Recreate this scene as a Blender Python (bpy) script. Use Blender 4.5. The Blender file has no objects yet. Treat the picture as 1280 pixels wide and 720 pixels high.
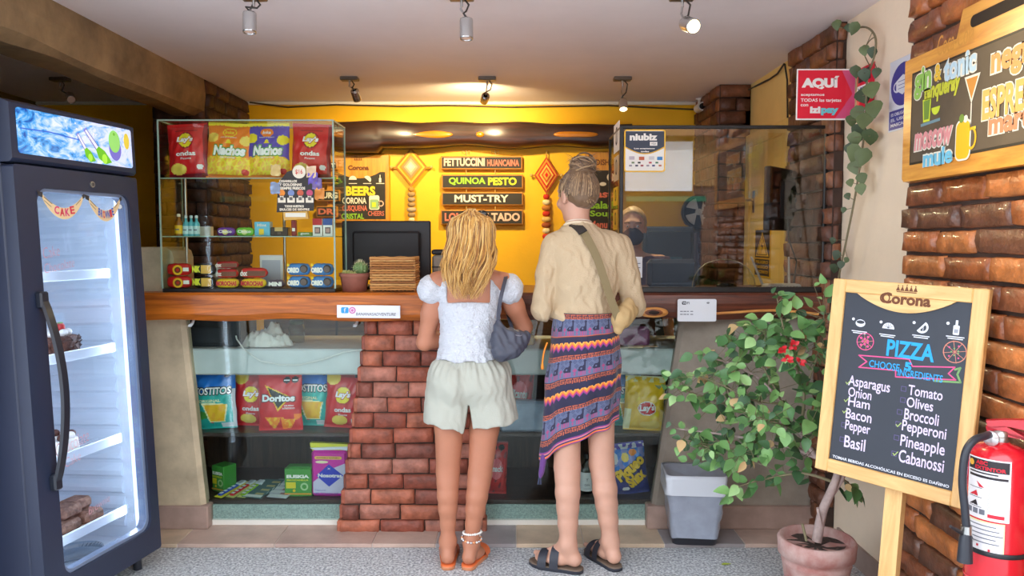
import bpy, bmesh, math, random
import numpy as np
from mathutils import Vector, Matrix

# ---------------------------------------------------------------- camera, world, lights, exposure
SC = bpy.context.scene
COL = SC.collection
SC.view_settings.view_transform = 'Standard'
SC.view_settings.look = 'None'
SC.view_settings.gamma = 1.0
SC.view_settings.use_curve_mapping = False
SC.view_settings.exposure = 0.2
FPX, PITCH, CAMH = 950.0, math.atan(60 / 950.0), 1.45
cam_d = bpy.data.cameras.new('camera')
cam_d.sensor_width = 36.0
cam_d.lens = FPX / 1280 * 36.0
cam_d.clip_start = 0.05
CAM = bpy.data.objects.new('camera', cam_d)
COL.objects.link(CAM)
CAM.location = (0, 0, CAMH)
CAM.rotation_euler = (math.pi / 2 - PITCH, 0, 0)
SC.camera = CAM

WORLD = bpy.data.worlds.new('daylight')
SC.world = WORLD
WORLD.use_nodes = True
_bg = WORLD.node_tree.nodes['Background']
_bg.inputs['Color'].default_value = (0.80, 0.90, 1.0, 1)
_bg.inputs['Strength'].default_value = 4.2
SUN_POWER = 9.0
SPOT_POWER = 1.0          # multiplies every ceiling spot

def sun():
    d = bpy.data.lights.new('sun', 'SUN')
    d.energy = SUN_POWER
    d.angle = math.radians(2)
    d.color = (1, 0.95, 0.86)
    o = bpy.data.objects.new('sun', d)
    COL.objects.link(o)
    o.rotation_euler = (math.radians(-38), 0, math.radians(12))   # from behind the shop onto the houses opposite
sun()

# ---------------------------------------------------------------- helpers
def P(px, py, Y):
    """Point at depth Y seen at pixel (px, py) of the 1280x720 frame."""
    u, v = (px - 640) / FPX, (360 - py) / FPX
    d = Vector((u, math.cos(PITCH) + v * math.sin(PITCH), -math.sin(PITCH) + v * math.cos(PITCH)))
    t = Y / d.y
    return Vector((d.x * t, Y, CAMH + d.z * t))

def PX(px, py, X):
    a = P(px, py, 1.0)
    t = X / a.x
    return Vector((X, t, CAMH + (a.z - CAMH) * t))

def lin(c):
    return tuple(((x / 255) / 12.92 if x / 255 <= 0.04045 else ((x / 255 + 0.055) / 1.055) ** 2.4) for x in c)

MATS = {}
def mat(name, col=(128, 128, 128), rough=0.55, metal=0.0, noise=0.0, nscale=6.0, bump=0.0, bscale=40.0, emit=0.0, coat=0.0, spec=0.5,
        col2=None, stretch=None, sss=0.0, sheen=0.0):
    if name in MATS:
        return MATS[name]
    m = bpy.data.materials.new(name)
    m.use_nodes = True
    nt = m.node_tree
    b = nt.nodes['Principled BSDF']
    c = lin(col)
    b.inputs['Base Color'].default_value = (*c, 1)
    b.inputs['Roughness'].default_value = rough
    b.inputs['Metallic'].default_value = metal
    b.inputs['Specular IOR Level'].default_value = spec
    if coat:
        b.inputs['Coat Weight'].default_value = coat
        b.inputs['Coat Roughness'].default_value = 0.12
    if sss:
        b.inputs['Subsurface Weight'].default_value = sss
        b.inputs['Subsurface Radius'].default_value = (0.012, 0.005, 0.003)
        b.inputs['Subsurface Scale'].default_value = 1.0
    if sheen:
        b.inputs['Sheen Weight'].default_value = sheen
    tc = None
    def coords(sc):
        nonlocal tc
        if tc is None:
            tc = nt.nodes.new('ShaderNodeTexCoord')
        mp = nt.nodes.new('ShaderNodeMapping')
        if stretch:
            mp.inputs['Scale'].default_value = stretch
        nt.links.new(tc.outputs['Object'], mp.inputs['Vector'])
        return mp.outputs['Vector']
    if noise or col2:
        n = nt.nodes.new('ShaderNodeTexNoise')
        n.inputs['Scale'].default_value = nscale
        n.inputs['Detail'].default_value = 5
        n.inputs['Roughness'].default_value = 0.6
        nt.links.new(coords(1), n.inputs['Vector'])
        r = nt.nodes.new('ShaderNodeValToRGB')
        r.color_ramp.elements[0].position = 0.32
        r.color_ramp.elements[1].position = 0.68
        if col2:
            r.color_ramp.elements[0].color = (*lin(col2), 1)
            r.color_ramp.elements[1].color = (*c, 1)
        else:
            r.color_ramp.elements[0].color = (*[x * (1 - noise) for x in c], 1)
            r.color_ramp.elements[1].color = (*[min(1, x * (1 + noise)) for x in c], 1)
        nt.links.new(n.outputs['Fac'], r.inputs['Fac'])
        nt.links.new(r.outputs['Color'], b.inputs['Base Color'])
        if emit:
            nt.links.new(r.outputs['Color'], b.inputs['Emission Color'])
    if emit:
        if not (noise or col2):
            b.inputs['Emission Color'].default_value = (*c, 1)
        b.inputs['Emission Strength'].default_value = emit
    if bump:
        n2 = nt.nodes.new('ShaderNodeTexNoise')
        n2.inputs['Scale'].default_value = bscale
        n2.inputs['Detail'].default_value = 4
        nt.links.new(coords(1), n2.inputs['Vector'])
        bp = nt.nodes.new('ShaderNodeBump')
        bp.inputs['Strength'].default_value = bump
        bp.inputs['Distance'].default_value = 0.02
        nt.links.new(n2.outputs['Fac'], bp.inputs['Height'])
        nt.links.new(bp.outputs['Normal'], b.inputs['Normal'])
    MATS[name] = m
    return m

def glass(name, tint=(255, 255, 255), k=1.6, rough=0.0, base=0.0):
    """A thin clear pane: see-through with a Fresnel reflection."""
    if name in MATS:
        return MATS[name]
    m = bpy.data.materials.new(name)
    m.use_nodes = True
    nt = m.node_tree
    nt.nodes.clear()
    out = nt.nodes.new('ShaderNodeOutputMaterial')
    tr = nt.nodes.new('ShaderNodeBsdfTransparent')
    tr.inputs['Color'].default_value = (*lin(tint), 1)
    gl = nt.nodes.new('ShaderNodeBsdfGlossy')
    gl.inputs['Roughness'].default_value = rough
    fr = nt.nodes.new('ShaderNodeFresnel')
    ge = nt.nodes.new('ShaderNodeNewGeometry')
    ior = nt.nodes.new('ShaderNodeMath')
    ior.operation = 'MULTIPLY_ADD'
    ior.inputs[1].default_value = 1 / 1.45 - 1.45
    ior.inputs[2].default_value = 1.45
    nt.links.new(ge.outputs['Backfacing'], ior.inputs[0])
    nt.links.new(ior.outputs[0], fr.inputs['IOR'])
    mu = nt.nodes.new('ShaderNodeMath')
    mu.operation = 'MULTIPLY_ADD'
    mu.use_clamp = True
    mu.inputs[1].default_value = k
    mu.inputs[2].default_value = base
    mx = nt.nodes.new('ShaderNodeMixShader')
    nt.links.new(fr.outputs['Fac'], mu.inputs[0])
    nt.links.new(mu.outputs[0], mx.inputs['Fac'])
    nt.links.new(tr.outputs[0], mx.inputs[1])
    nt.links.new(gl.outputs[0], mx.inputs[2])
    nt.links.new(mx.outputs[0], out.inputs['Surface'])
    MATS[name] = m
    return m

def wood(name, c1, c2, scale=(1.2, 14, 14), rough=0.4, coat=0.3, bump=0.08, knots=False):
    if name in MATS:
        return MATS[name]
    m = bpy.data.materials.new(name)
    m.use_nodes = True
    nt = m.node_tree
    b = nt.nodes['Principled BSDF']
    b.inputs['Roughness'].default_value = rough
    b.inputs['Coat Weight'].default_value = coat
    b.inputs['Coat Roughness'].default_value = 0.2
    tc = nt.nodes.new('ShaderNodeTexCoord')
    mp = nt.nodes.new('ShaderNodeMapping')
    mp.inputs['Scale'].default_value = scale
    n = nt.nodes.new('ShaderNodeTexNoise')
    n.inputs['Scale'].default_value = 3
    n.inputs['Detail'].default_value = 8
    n.inputs['Roughness'].default_value = 0.62
    n.inputs['Distortion'].default_value = 0.8
    r = nt.nodes.new('ShaderNodeValToRGB')
    r.color_ramp.elements[0].position = 0.3
    r.color_ramp.elements[0].color = (*lin(c2), 1)
    r.color_ramp.elements[1].position = 0.62
    r.color_ramp.elements[1].color = (*lin(c1), 1)
    nt.links.new(tc.outputs['Object'], mp.inputs['Vector'])
    nt.links.new(mp.outputs['Vector'], n.inputs['Vector'])
    nt.links.new(n.outputs['Fac'], r.inputs['Fac'])
    nt.links.new(r.outputs['Color'], b.inputs['Base Color'])
    bp = nt.nodes.new('ShaderNodeBump')
    bp.inputs['Strength'].default_value = bump
    nt.links.new(n.outputs['Fac'], bp.inputs['Height'])
    nt.links.new(bp.outputs['Normal'], b.inputs['Normal'])
    MATS[name] = m
    return m

_TXT = {}
def text_mesh(s, bold=0.0, shear=0.0):
    key = (s, bold, shear)
    if key in _TXT:
        return _TXT[key]
    cu = bpy.data.curves.new('t', 'FONT')
    cu.body = s
    cu.size = 1.0
    cu.offset = bold
    cu.shear = shear
    cu.resolution_u = 3
    o = bpy.data.objects.new('t', cu)
    COL.objects.link(o)
    me = bpy.data.meshes.new_from_object(o)
    vs = [(v.co.x, v.co.y) for v in me.vertices]
    fs = [tuple(p.vertices) for p in me.polygons]
    bpy.data.objects.remove(o)
    bpy.data.curves.remove(cu)
    bpy.data.meshes.remove(me)
    if not vs:
        vs, fs = [(0, 0), (1, 0), (1, 1)], [(0, 1, 2)]
    x0, x1 = min(v[0] for v in vs), max(v[0] for v in vs)
    y0, y1 = min(v[1] for v in vs), max(v[1] for v in vs)
    vs = [((v[0] - x0) / max(1e-6, x1 - x0), (v[1] - y0) / max(1e-6, y1 - y0)) for v in vs]
    _TXT[key] = (vs, fs)
    return _TXT[key]

def dice(vs, fs, step):
    bm = bmesh.new()
    bv = [bm.verts.new((v[0], v[1], 0)) for v in vs]
    for f in fs:
        try:
            bm.faces.new([bv[i] for i in f])
        except ValueError:
            pass
    for ax in (0, 1):
        lo, hi = min(v[ax] for v in vs), max(v[ax] for v in vs)
        n = int((hi - lo) / step)
        for k in range(1, n + 1):
            c = [0, 0, 0]; c[ax] = lo + k * (hi - lo) / (n + 1)
            nn = [0, 0, 0]; nn[ax] = 1
            bmesh.ops.bisect_plane(bm, geom=bm.verts[:] + bm.edges[:] + bm.faces[:], plane_co=c, plane_no=nn)
    bm.verts.index_update()
    out = [(v.co.x, v.co.y) for v in bm.verts], [tuple(v.index for v in f.verts) for f in bm.faces]
    bm.free()
    return out

class MB:
    """Collects geometry with several materials; build() links it as one mesh object."""
    def __init__(s):
        s.v, s.f, s.m, s.s, s.mats = [], [], [], [], []
        s.mx = None
    def mi(s, m):
        if m not in s.mats:
            s.mats.append(m)
        return s.mats.index(m)
    def add(s, vs, fs, m, smooth=False):
        o = len(s.v)
        k = s.mi(m)
        if s.mx is not None:
            vs = [s.mx @ Vector(v) for v in vs]
        s.v.extend([tuple(v) for v in vs])
        for f in fs:
            s.f.append(tuple(i + o for i in f))
            s.m.append(k)
            s.s.append(smooth)
        return s
    def addm(s, vs, fs, ms, smooth=True):
        """faces with one material each"""
        o = len(s.v)
        if s.mx is not None:
            vs = [s.mx @ Vector(v) for v in vs]
        s.v.extend([tuple(v) for v in vs])
        for f, m in zip(fs, ms):
            s.f.append(tuple(i + o for i in f))
            s.m.append(s.mi(m))
            s.s.append(smooth)
        return s
    def box(s, lo, hi, m, bev=0.0):
        a, b = [min(p, q) for p, q in zip(lo, hi)], [max(p, q) for p, q in zip(lo, hi)]
        bev = min(bev, *[(q - p) * 0.45 for p, q in zip(a, b)])
        if bev <= 0:
            vs = [(x, y, z) for x in (a[0], b[0]) for y in (a[1], b[1]) for z in (a[2], b[2])]
            fs = [(0, 1, 3, 2), (4, 6, 7, 5), (0, 4, 5, 1), (2, 3, 7, 6), (0, 2, 6, 4), (1, 5, 7, 3)]
            return s.add(vs, fs, m)
        vs, idx = [], {}
        for i in (0, 1):
            for j in (0, 1):
                for k in (0, 1):
                    c = [(a, b)[i][0], (a, b)[j][1], (a, b)[k][2]]
                    sg = [1 if t == 0 else -1 for t in (i, j, k)]
                    for ax in range(3):
                        p = [c[t] + (sg[t] * bev if t != ax else 0) for t in range(3)]
                        idx[(i, j, k, ax)] = len(vs)
                        vs.append(p)
        fs = []
        for ax in range(3):
            o1, o2 = [(1, 2), (0, 2), (0, 1)][ax]
            for side in (0, 1):
                q = []
                for (p1, p2) in ((0, 0), (1, 0), (1, 1), (0, 1)):
                    t = [0, 0, 0]; t[ax] = side; t[o1] = p1; t[o2] = p2
                    q.append(idx[(*t, ax)])
                fs.append(q)
            for p1 in (0, 1):
                for p2 in (0, 1):
                    t0 = [0, 0, 0]; t0[o1] = p1; t0[o2] = p2; t0[ax] = 0
                    t1 = list(t0); t1[ax] = 1
                    fs.append([idx[(*t0, o1)], idx[(*t1, o1)], idx[(*t1, o2)], idx[(*t0, o2)]])
        for i in (0, 1):
            for j in (0, 1):
                for k in (0, 1):
                    fs.append([idx[(i, j, k, 0)], idx[(i, j, k, 1)], idx[(i, j, k, 2)]])
        return s.add(vs, fs, m)
    def lathe(s, prof, m, c=(0, 0, 0), n=32, sx=1.0, sy=1.0, smooth=True, cap=True):
        vs, fs = [], []
        for (r, z) in prof:
            for i in range(n):
                t = 2 * math.pi * i / n
                vs.append((c[0] + r * sx * math.cos(t), c[1] + r * sy * math.sin(t), c[2] + z))
        for k in range(len(prof) - 1):
            for i in range(n):
                j = (i + 1) % n
                fs.append((k * n + i, k * n + j, (k + 1) * n + j, (k + 1) * n + i))
        s.add(vs, fs, m, smooth)
        if cap:
            for k in (0, len(prof) - 1):
                if prof[k][0] > 1e-4:
                    s.add(vs[k * n:(k + 1) * n], [tuple(range(n))], m)
        return s
    def tube(s, pts, r, m, n=8, cap=True, smooth=True):
        pts = [Vector(p) for p in pts]
        rs = r if isinstance(r, (list, tuple)) else [r] * len(pts)
        vs, fs = [], []
        up = None
        for i, p in enumerate(pts):
            t = (pts[min(i + 1, len(pts) - 1)] - pts[max(i - 1, 0)])
            if t.length < 1e-9:
                t = Vector((0, 0, 1))
            t.normalize()
            if up is None:
                up = t.orthogonal().normalized()
            else:
                up = (up - t * up.dot(t))
                up = up.normalized() if up.length > 1e-6 else t.orthogonal().normalized()
            w = t.cross(up)
            for k in range(n):
                a = 2 * math.pi * k / n
                vs.append(p + (up * math.cos(a) + w * math.sin(a)) * rs[i])
        for i in range(len(pts) - 1):
            for k in range(n):
                j = (k + 1) % n
                fs.append((i * n + k, i * n + j, (i + 1) * n + j, (i + 1) * n + k))
        s.add(vs, fs, m, smooth)
        if cap:
            s.add(vs[:n], [tuple(range(n))], m)
            s.add(vs[-n:], [tuple(range(n))], m)
        return s
    def cyl(s, a, b, r, m, n=20, smooth=True, r2=None):
        return s.tube([a, b], [r, r if r2 is None else r2], m, n, True, smooth)
    def ball(s, c, r, m, nu=16, nv=10):
        r = (r, r, r) if not isinstance(r, (tuple, list)) else r
        vs, fs = [], []
        for j in range(nv + 1):
            th = math.pi * j / nv
            for i in range(nu):
                ph = 2 * math.pi * i / nu
                vs.append((c[0] + r[0] * math.sin(th) * math.cos(ph), c[1] + r[1] * math.sin(th) * math.sin(ph), c[2] + r[2] * math.cos(th)))
        for j in range(nv):
            for i in range(nu):
                k = (i + 1) % nu
                fs.append((j * nu + i, j * nu + k, (j + 1) * nu + k, (j + 1) * nu + i))
        return s.add(vs, fs, m, True)
    def prism(s, poly, y0, y1, m, ax='y'):
        """polygon in (x, z) extruded along y"""
        n = len(poly)
        def q(p, t):
            return (p[0], t, p[1]) if ax == 'y' else ((t, p[0], p[1]) if ax == 'x' else (p[0], p[1], t))
        vs = [q(p, y0) for p in poly] + [q(p, y1) for p in poly]
        fs = [tuple(range(n)), tuple(range(2 * n - 1, n - 1, -1))] + [(i, (i + 1) % n, n + (i + 1) % n, n + i) for i in range(n)]
        return s.add(vs, fs, m)
    def flat(s, poly, m, y=-0.001):
        return s.add([(p[0], y, p[1]) for p in poly], [tuple(range(len(poly)))], m)
    def rect(s, x0, z0, x1, z1, m, y=-0.001):
        return s.flat([(x0, z0), (x1, z0), (x1, z1), (x0, z1)], m, y)
    def disc(s, cx, cz, r, m, y=-0.001, n=24, rz=None, a0=0, a1=360):
        rz = r if rz is None else rz
        full = abs(a1 - a0) >= 360
        pts = [(cx + r * math.cos(math.radians(a0 + (a1 - a0) * i / n)), cz + rz * math.sin(math.radians(a0 + (a1 - a0) * i / n))) for i in range(n + (0 if full else 1))]
        return s.flat(pts, m, y)
    def ring(s, cx, cz, r, w, m, y=-0.001, n=28, rz=None, a0=0, a1=360):
        rz = r if rz is None else rz
        vs, fs = [], []
        for i in range(n + 1):
            a = math.radians(a0 + (a1 - a0) * i / n)
            vs += [(cx + r * math.cos(a), y, cz + rz * math.sin(a)), (cx + (r - w) * math.cos(a), y, cz + (rz - w) * math.sin(a))]
        for i in range(n):
            fs.append((2 * i, 2 * i + 2, 2 * i + 3, 2 * i + 1))
        return s.add(vs, fs, m)
    def line(s, pts, w, m, y=-0.001):
        """flat stroke along (x, z) points"""
        for (a, b) in zip(pts[:-1], pts[1:]):
            d = Vector((b[0] - a[0], b[1] - a[1]))
            if d.length < 1e-9:
                continue
            d.normalize()
            n = Vector((-d.y, d.x)) * w / 2
            e = d * w * 0.35
            s.flat([(a[0] - e.x + n.x, a[1] - e.y + n.y), (b[0] + e.x + n.x, b[1] + e.y + n.y), (b[0] + e.x - n.x, b[1] + e.y - n.y), (a[0] - e.x - n.x, a[1] - e.y - n.y)], m, y)
        return s
    def text(s, t, x0, z0, x1, z1, m, y=-0.001, bold=0.0, shear=0.0, rot=0.0, fn=None, step=0.0, skew=0.0):
        vs, fs = text_mesh(t, bold, shear)
        w, h = x1 - x0, z1 - z0
        vs = [(x0 + a * w, z0 + b * h + skew * a * w) for a, b in vs]
        if rot:
            cx, cz = (x0 + x1) / 2, (z0 + z1) / 2
            c, d = math.cos(math.radians(rot)), math.sin(math.radians(rot))
            vs = [(cx + (p - cx) * c - (q - cz) * d, cz + (p - cx) * d + (q - cz) * c) for p, q in vs]
        if step:
            vs, fs = dice(vs, fs, step)
        if fn:
            return s.add([fn(p, q) for p, q in vs], fs, m)
        return s.add([(p, y, q) for p, q in vs], fs, m)
    def build(s, name, parent=None, mods=None):
        me = bpy.data.meshes.new(name)
        me.from_pydata(s.v, [], s.f)
        for m in s.mats:
            me.materials.append(m)
        me.polygons.foreach_set('material_index', s.m)
        me.polygons.foreach_set('use_smooth', s.s)
        me.update()
        o = bpy.data.objects.new(name, me)
        COL.objects.link(o)
        if parent is not None:
            o.parent = parent
        return o

def tag(o, label=None, cat=None, group=None, kind=None):
    if label: o['label'] = label
    if cat: o['category'] = cat
    if group: o['group'] = group
    if kind: o['kind'] = kind
    return o

def thing(name, label, cat, loc=(0, 0, 0), rot=(0, 0, 0), group=None, mx=None):
    o = bpy.data.objects.new(name, None)
    o.empty_display_size = 0.05
    COL.objects.link(o)
    if mx is not None:
        o.matrix_world = mx
    else:
        o.location = loc
        o.rotation_euler = rot
    return tag(o, label, cat, group)

def place(o, loc=(0, 0, 0), rot=(0, 0, 0)):
    o.location = loc
    o.rotation_euler = rot
    return o

def struct(name, mb, label=None):
    o = mb.build(name)
    o['kind'] = 'structure'
    if label: o['label'] = label
    return o

def frame_mx(o, u, w=None, z=(0, 0, 1)):
    """matrix with local x along u, local z near z, local -y the front"""
    u = Vector(u).normalized()
    z = Vector(z)
    z = (z - u * z.dot(u)).normalized()
    y = z.cross(u)
    m = Matrix((u, y, z)).transposed().to_4x4()
    m.translation = Vector(o)
    return m

def nz(*a):
    """smooth deterministic pseudo-noise in -1..1"""
    x, y, z = (list(a) + [0, 0, 0])[:3]
    return (math.sin(x * 1.7 + y * 2.3 + z * 1.1) + math.sin(x * 3.1 - y * 1.3 + z * 2.7 + 1.3) + math.sin(-x * 2.2 + y * 4.1 - z * 1.9 + 2.1)) / 3

RND = random.Random(7)

def copy_tree(o, parent=None):
    c = o.copy()
    COL.objects.link(c)
    if parent is not None:
        c.parent = parent
    for ch in list(o.children):
        copy_tree(ch, c)
    return c
# ---------------------------------------------------------------- structure
WALLX, BACKY, CEILZ = 1.54, 5.6, 2.45
M_CEIL = mat('ceiling_paint', (232, 221, 221), 0.6, noise=0.04, nscale=2)
M_YEL = mat('yellow_wall', (248, 190, 18), 0.5, noise=0.06, nscale=3, bump=0.05, bscale=60)
M_CREAM = mat('cream_plaster', (238, 216, 190), 0.6, noise=0.05, nscale=3, bump=0.05, bscale=30)
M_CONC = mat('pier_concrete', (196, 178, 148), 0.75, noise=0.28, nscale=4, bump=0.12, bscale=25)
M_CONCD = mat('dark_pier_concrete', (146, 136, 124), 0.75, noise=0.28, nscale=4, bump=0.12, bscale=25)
M_TEAL = mat('display_concrete', (206, 212, 212), 0.6, noise=0.1, nscale=5, bump=0.06, bscale=30)
M_CORN = mat('white_cornice', (235, 230, 220), 0.5)
M_BEAM = mat('beam_render', (140, 112, 78), 0.8, noise=0.35, nscale=5, bump=0.25, bscale=14)
M_MORT = mat('mortar', (62, 44, 36), 0.85, noise=0.3, nscale=12)
M_DWOOD = wood('dark_panel_wood', (88, 68, 56), (52, 40, 34), (14, 1, 1.2), 0.5, 0.1)
M_SHELF = wood('dark_shelf_wood', (74, 58, 52), (46, 36, 34), (1.2, 10, 10), 0.4, 0.2)

def gravel():
    m = bpy.data.materials.new('washed_gravel')
    m.use_nodes = True
    nt = m.node_tree
    b = nt.nodes['Principled BSDF']
    b.inputs['Roughness'].default_value = 0.7
    tc = nt.nodes.new('ShaderNodeTexCoord')
    v = nt.nodes.new('ShaderNodeTexVoronoi')
    v.inputs['Scale'].default_value = 130
    n = nt.nodes.new('ShaderNodeTexNoise')
    n.inputs['Scale'].default_value = 90
    n.inputs['Detail'].default_value = 6
    r = nt.nodes.new('ShaderNodeValToRGB')
    r.color_ramp.elements[0].position = 0.36
    r.color_ramp.elements[0].color = (*lin((150, 154, 160)), 1)
    r.color_ramp.elements[1].position = 0.62
    r.color_ramp.elements[1].color = (*lin((236, 238, 240)), 1)
    mx = nt.nodes.new('ShaderNodeMixRGB')
    mx.blend_type = 'MULTIPLY'
    mx.inputs['Fac'].default_value = 0.35
    bw = nt.nodes.new('ShaderNodeRGBToBW')
    nt.links.new(tc.outputs['Object'], v.inputs['Vector'])
    nt.links.new(tc.outputs['Object'], n.inputs['Vector'])
    nt.links.new(n.outputs['Fac'], r.inputs['Fac'])
    nt.links.new(v.outputs['Color'], bw.inputs['Color'])
    nt.links.new(r.outputs['Color'], mx.inputs['Color1'])
    nt.links.new(bw.outputs['Val'], mx.inputs['Color2'])
    nt.links.new(mx.outputs['Color'], b.inputs['Base Color'])
    bp = nt.nodes.new('ShaderNodeBump')
    bp.inputs['Strength'].default_value = 0.5
    bp.inputs['Distance'].default_value = 0.008
    nt.links.new(v.outputs['Distance'], bp.inputs['Height'])
    nt.links.new(bp.outputs['Normal'], b.inputs['Normal'])
    return m
M_GRAVEL = gravel()

b = MB(); b.box((-6, -12, -0.1), (6, 3.6, 0.0), M_GRAVEL); struct('ground', b, 'pale grey washed gravel pavement in front of the counter')
b = MB(); b.box((-3.6, 3.6, -0.1), (2.2, 5.75, 0.0), mat('shop_floor', (120, 96, 80), 0.5)); struct('floor', b)

# tiled step in front of the counter
TILES = [mat('tile_%s' % k, c, 0.45, noise=0.16, nscale=7, bump=0.05) for k, c in
         (('taupe', (190, 164, 150)), ('slate', (150, 142, 142)), ('sand', (202, 178, 152)), ('rose', (184, 156, 144)))]
b = MB()
b.box((-2.5, 3.505, 0.0), (1.5, 3.74, 0.016), mat('tile_grout', (205, 196, 188), 0.7))
xs = [-2.5, -2.04, -1.58, -1.12, -0.66, -0.36, 0.02, 0.34, 0.72, 1.1, 1.5]
for i in range(len(xs) - 1):
    b.box((xs[i] + 0.002, 3.5, 0.001), (xs[i + 1] - 0.002, 3.74, 0.02), TILES[[0, 2, 0, 3, 0, 1, 2, 2, 1, 0][i]], 0.002)
struct('trim_1', b, 'low tiled step along the foot of the counter')

# ceiling, roof, walls
b = MB(); b.box((-3.6, 1.2, CEILZ), (2.2, 5.75, CEILZ + 0.25), M_CEIL); struct('ceiling', b)
b = MB(); b.box((-3.6, BACKY, 0), (1.75, BACKY + 0.15, CEILZ), M_YEL); struct('wall_back', b)
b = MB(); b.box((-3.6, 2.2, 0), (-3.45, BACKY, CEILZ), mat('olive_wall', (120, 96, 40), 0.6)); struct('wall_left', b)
b = MB(); b.box((-3.6, 2.5, 0), (-1.98, 2.6, CEILZ), mat('olive_wall')); struct('wall_side_unseen', b)  # unseen wall left of the fridge, added to keep daylight out of the left part
b = MB()
b.box((WALLX, 2.0, 0), (WALLX + 0.2, 4.13, CEILZ), M_CREAM)
b.box((WALLX, 4.13, 0), (WALLX + 0.2, BACKY, CEILZ), mat('warm_cream', (240, 206, 130), 0.55, noise=0.04))
struct('wall_right', b)
b = MB(); b.box((-3.45, BACKY - 0.03, CEILZ - 0.022), (WALLX, BACKY, CEILZ), M_CORN, 0.006); struct('trim_2', b, 'thin white cornice between yellow wall and ceiling')
b = MB()
b.box((WALLX - 0.012, 2.0, 0), (WALLX, 3.5, 0.10), mat('skirting_tile', (150, 128, 118), 0.5, noise=0.15, nscale=8))
struct('baseboard_right', b)

# the yellow side door behind the counter
b = MB()
b.box((WALLX - 0.03, 4.22, 0.0), (WALLX, 4.3, 2.12), mat('door_cream', (244, 206, 120), 0.45), 0.004)
b.box((WALLX - 0.03, 4.88, 0.0), (WALLX, 4.96, 2.12), mat('door_cream'), 0.004)
b.box((WALLX - 0.03, 4.3, 2.04), (WALLX, 4.88, 2.12), mat('door_cream'), 0.004)
b.box((WALLX - 0.018, 4.3, 0.0), (WALLX, 4.88, 2.04), mat('door_leaf', (246, 212, 128), 0.4))
door = struct('door_1', b, 'pale yellow side door behind the counter glass')
b = MB(); M_STEEL = mat('steel', (190, 188, 184), 0.28, 1.0)
b.box((WALLX - 0.022, 4.79, 1.62), (WALLX - 0.016, 4.83, 1.76), M_STEEL, 0.002)
b.tube([(WALLX - 0.022, 4.81, 1.7), (WALLX - 0.06, 4.81, 1.7), (WALLX - 0.062, 4.72, 1.7)], 0.007, M_STEEL)
b.build('door_handle', door)

# ---- bricks
def brick_mats(tag_, cols, rough=0.5, coat=0.15):
    return [mat('%s_brick_%d' % (tag_, i), c, rough, noise=0.38, nscale=16, bump=0.35, bscale=45, coat=coat) for i, c in enumerate(cols)]
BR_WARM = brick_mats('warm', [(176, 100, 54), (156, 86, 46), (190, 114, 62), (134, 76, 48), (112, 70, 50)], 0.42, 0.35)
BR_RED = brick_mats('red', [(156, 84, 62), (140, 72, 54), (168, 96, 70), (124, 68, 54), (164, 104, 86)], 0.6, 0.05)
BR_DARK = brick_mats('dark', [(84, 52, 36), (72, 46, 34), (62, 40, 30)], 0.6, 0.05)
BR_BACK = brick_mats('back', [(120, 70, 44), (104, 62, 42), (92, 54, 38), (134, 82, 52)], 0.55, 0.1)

def bricks(mb, O, U, N, lo, hi, z0, z1, bw, bh, mats, gap=0.008, depth=0.018, seed=1, rough=0.004):
    """courses of single uneven bricks on the plane O + u*U + z*Z, clipped to lo(z)..hi(z)"""
    rnd = random.Random(seed)
    O, U, N = Vector(O), Vector(U), Vector(N)
    rows = max(1, round((z1 - z0) / bh))
    bh = (z1 - z0) / rows
    for r in range(rows):
        za, zb = z0 + r * bh + gap / 2, z0 + (r + 1) * bh - gap / 2
        zm = (za + zb) / 2
        a, e = lo(zm), hi(zm)
        x = a - (0.5 * bw if r % 2 else 0) - rnd.uniform(0, 0.15) * bw
        while x < e:
            w = bw * rnd.uniform(0.8, 1.2)
            p, q = max(x, a) + gap / 2, min(x + w, e) - gap / 2
            x += w
            if q - p < 0.02:
                continue
            m = rnd.choice(mats)
            nx, nzz = max(4, int((q - p) / 0.03) + 2), 5
            us = [p, p + 0.005] + [p + 0.005 + (q - p - 0.01) * i / (nx - 3) for i in range(1, nx - 3)] + [q - 0.005, q]
            zs = [za, za + 0.005, zm, zb - 0.005, zb]
            d = depth * rnd.uniform(0.6, 1.25)
            tilt = rnd.uniform(-0.12, 0.12) * d
            sk = rnd.uniform(-0.004, 0.004)
            vs, fs = [], []
            for i, u in enumerate(us):
                for j, z in enumerate(zs):
                    edge = i in (0, len(us) - 1) or j in (0, 4)
                    n = 0.0 if edge else d + tilt * (u - p) / (q - p) + rnd.uniform(-rough, rough)
                    du = 0 if not edge else rnd.uniform(-0.002, 0.002)
                    vs.append(O + U * (u + du) + Vector((0, 0, z + sk * (u - p) / (q - p) + rnd.uniform(-0.0012, 0.0012))) + N * n)
            for i in range(len(us) - 1):
                for j in range(4):
                    fs.append((i * 5 + j, (i + 1) * 5 + j, (i + 1) * 5 + j + 1, i * 5 + j + 1))
            mb.add(vs, fs, m, True)

K = lambda c: (lambda z: c)
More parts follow.
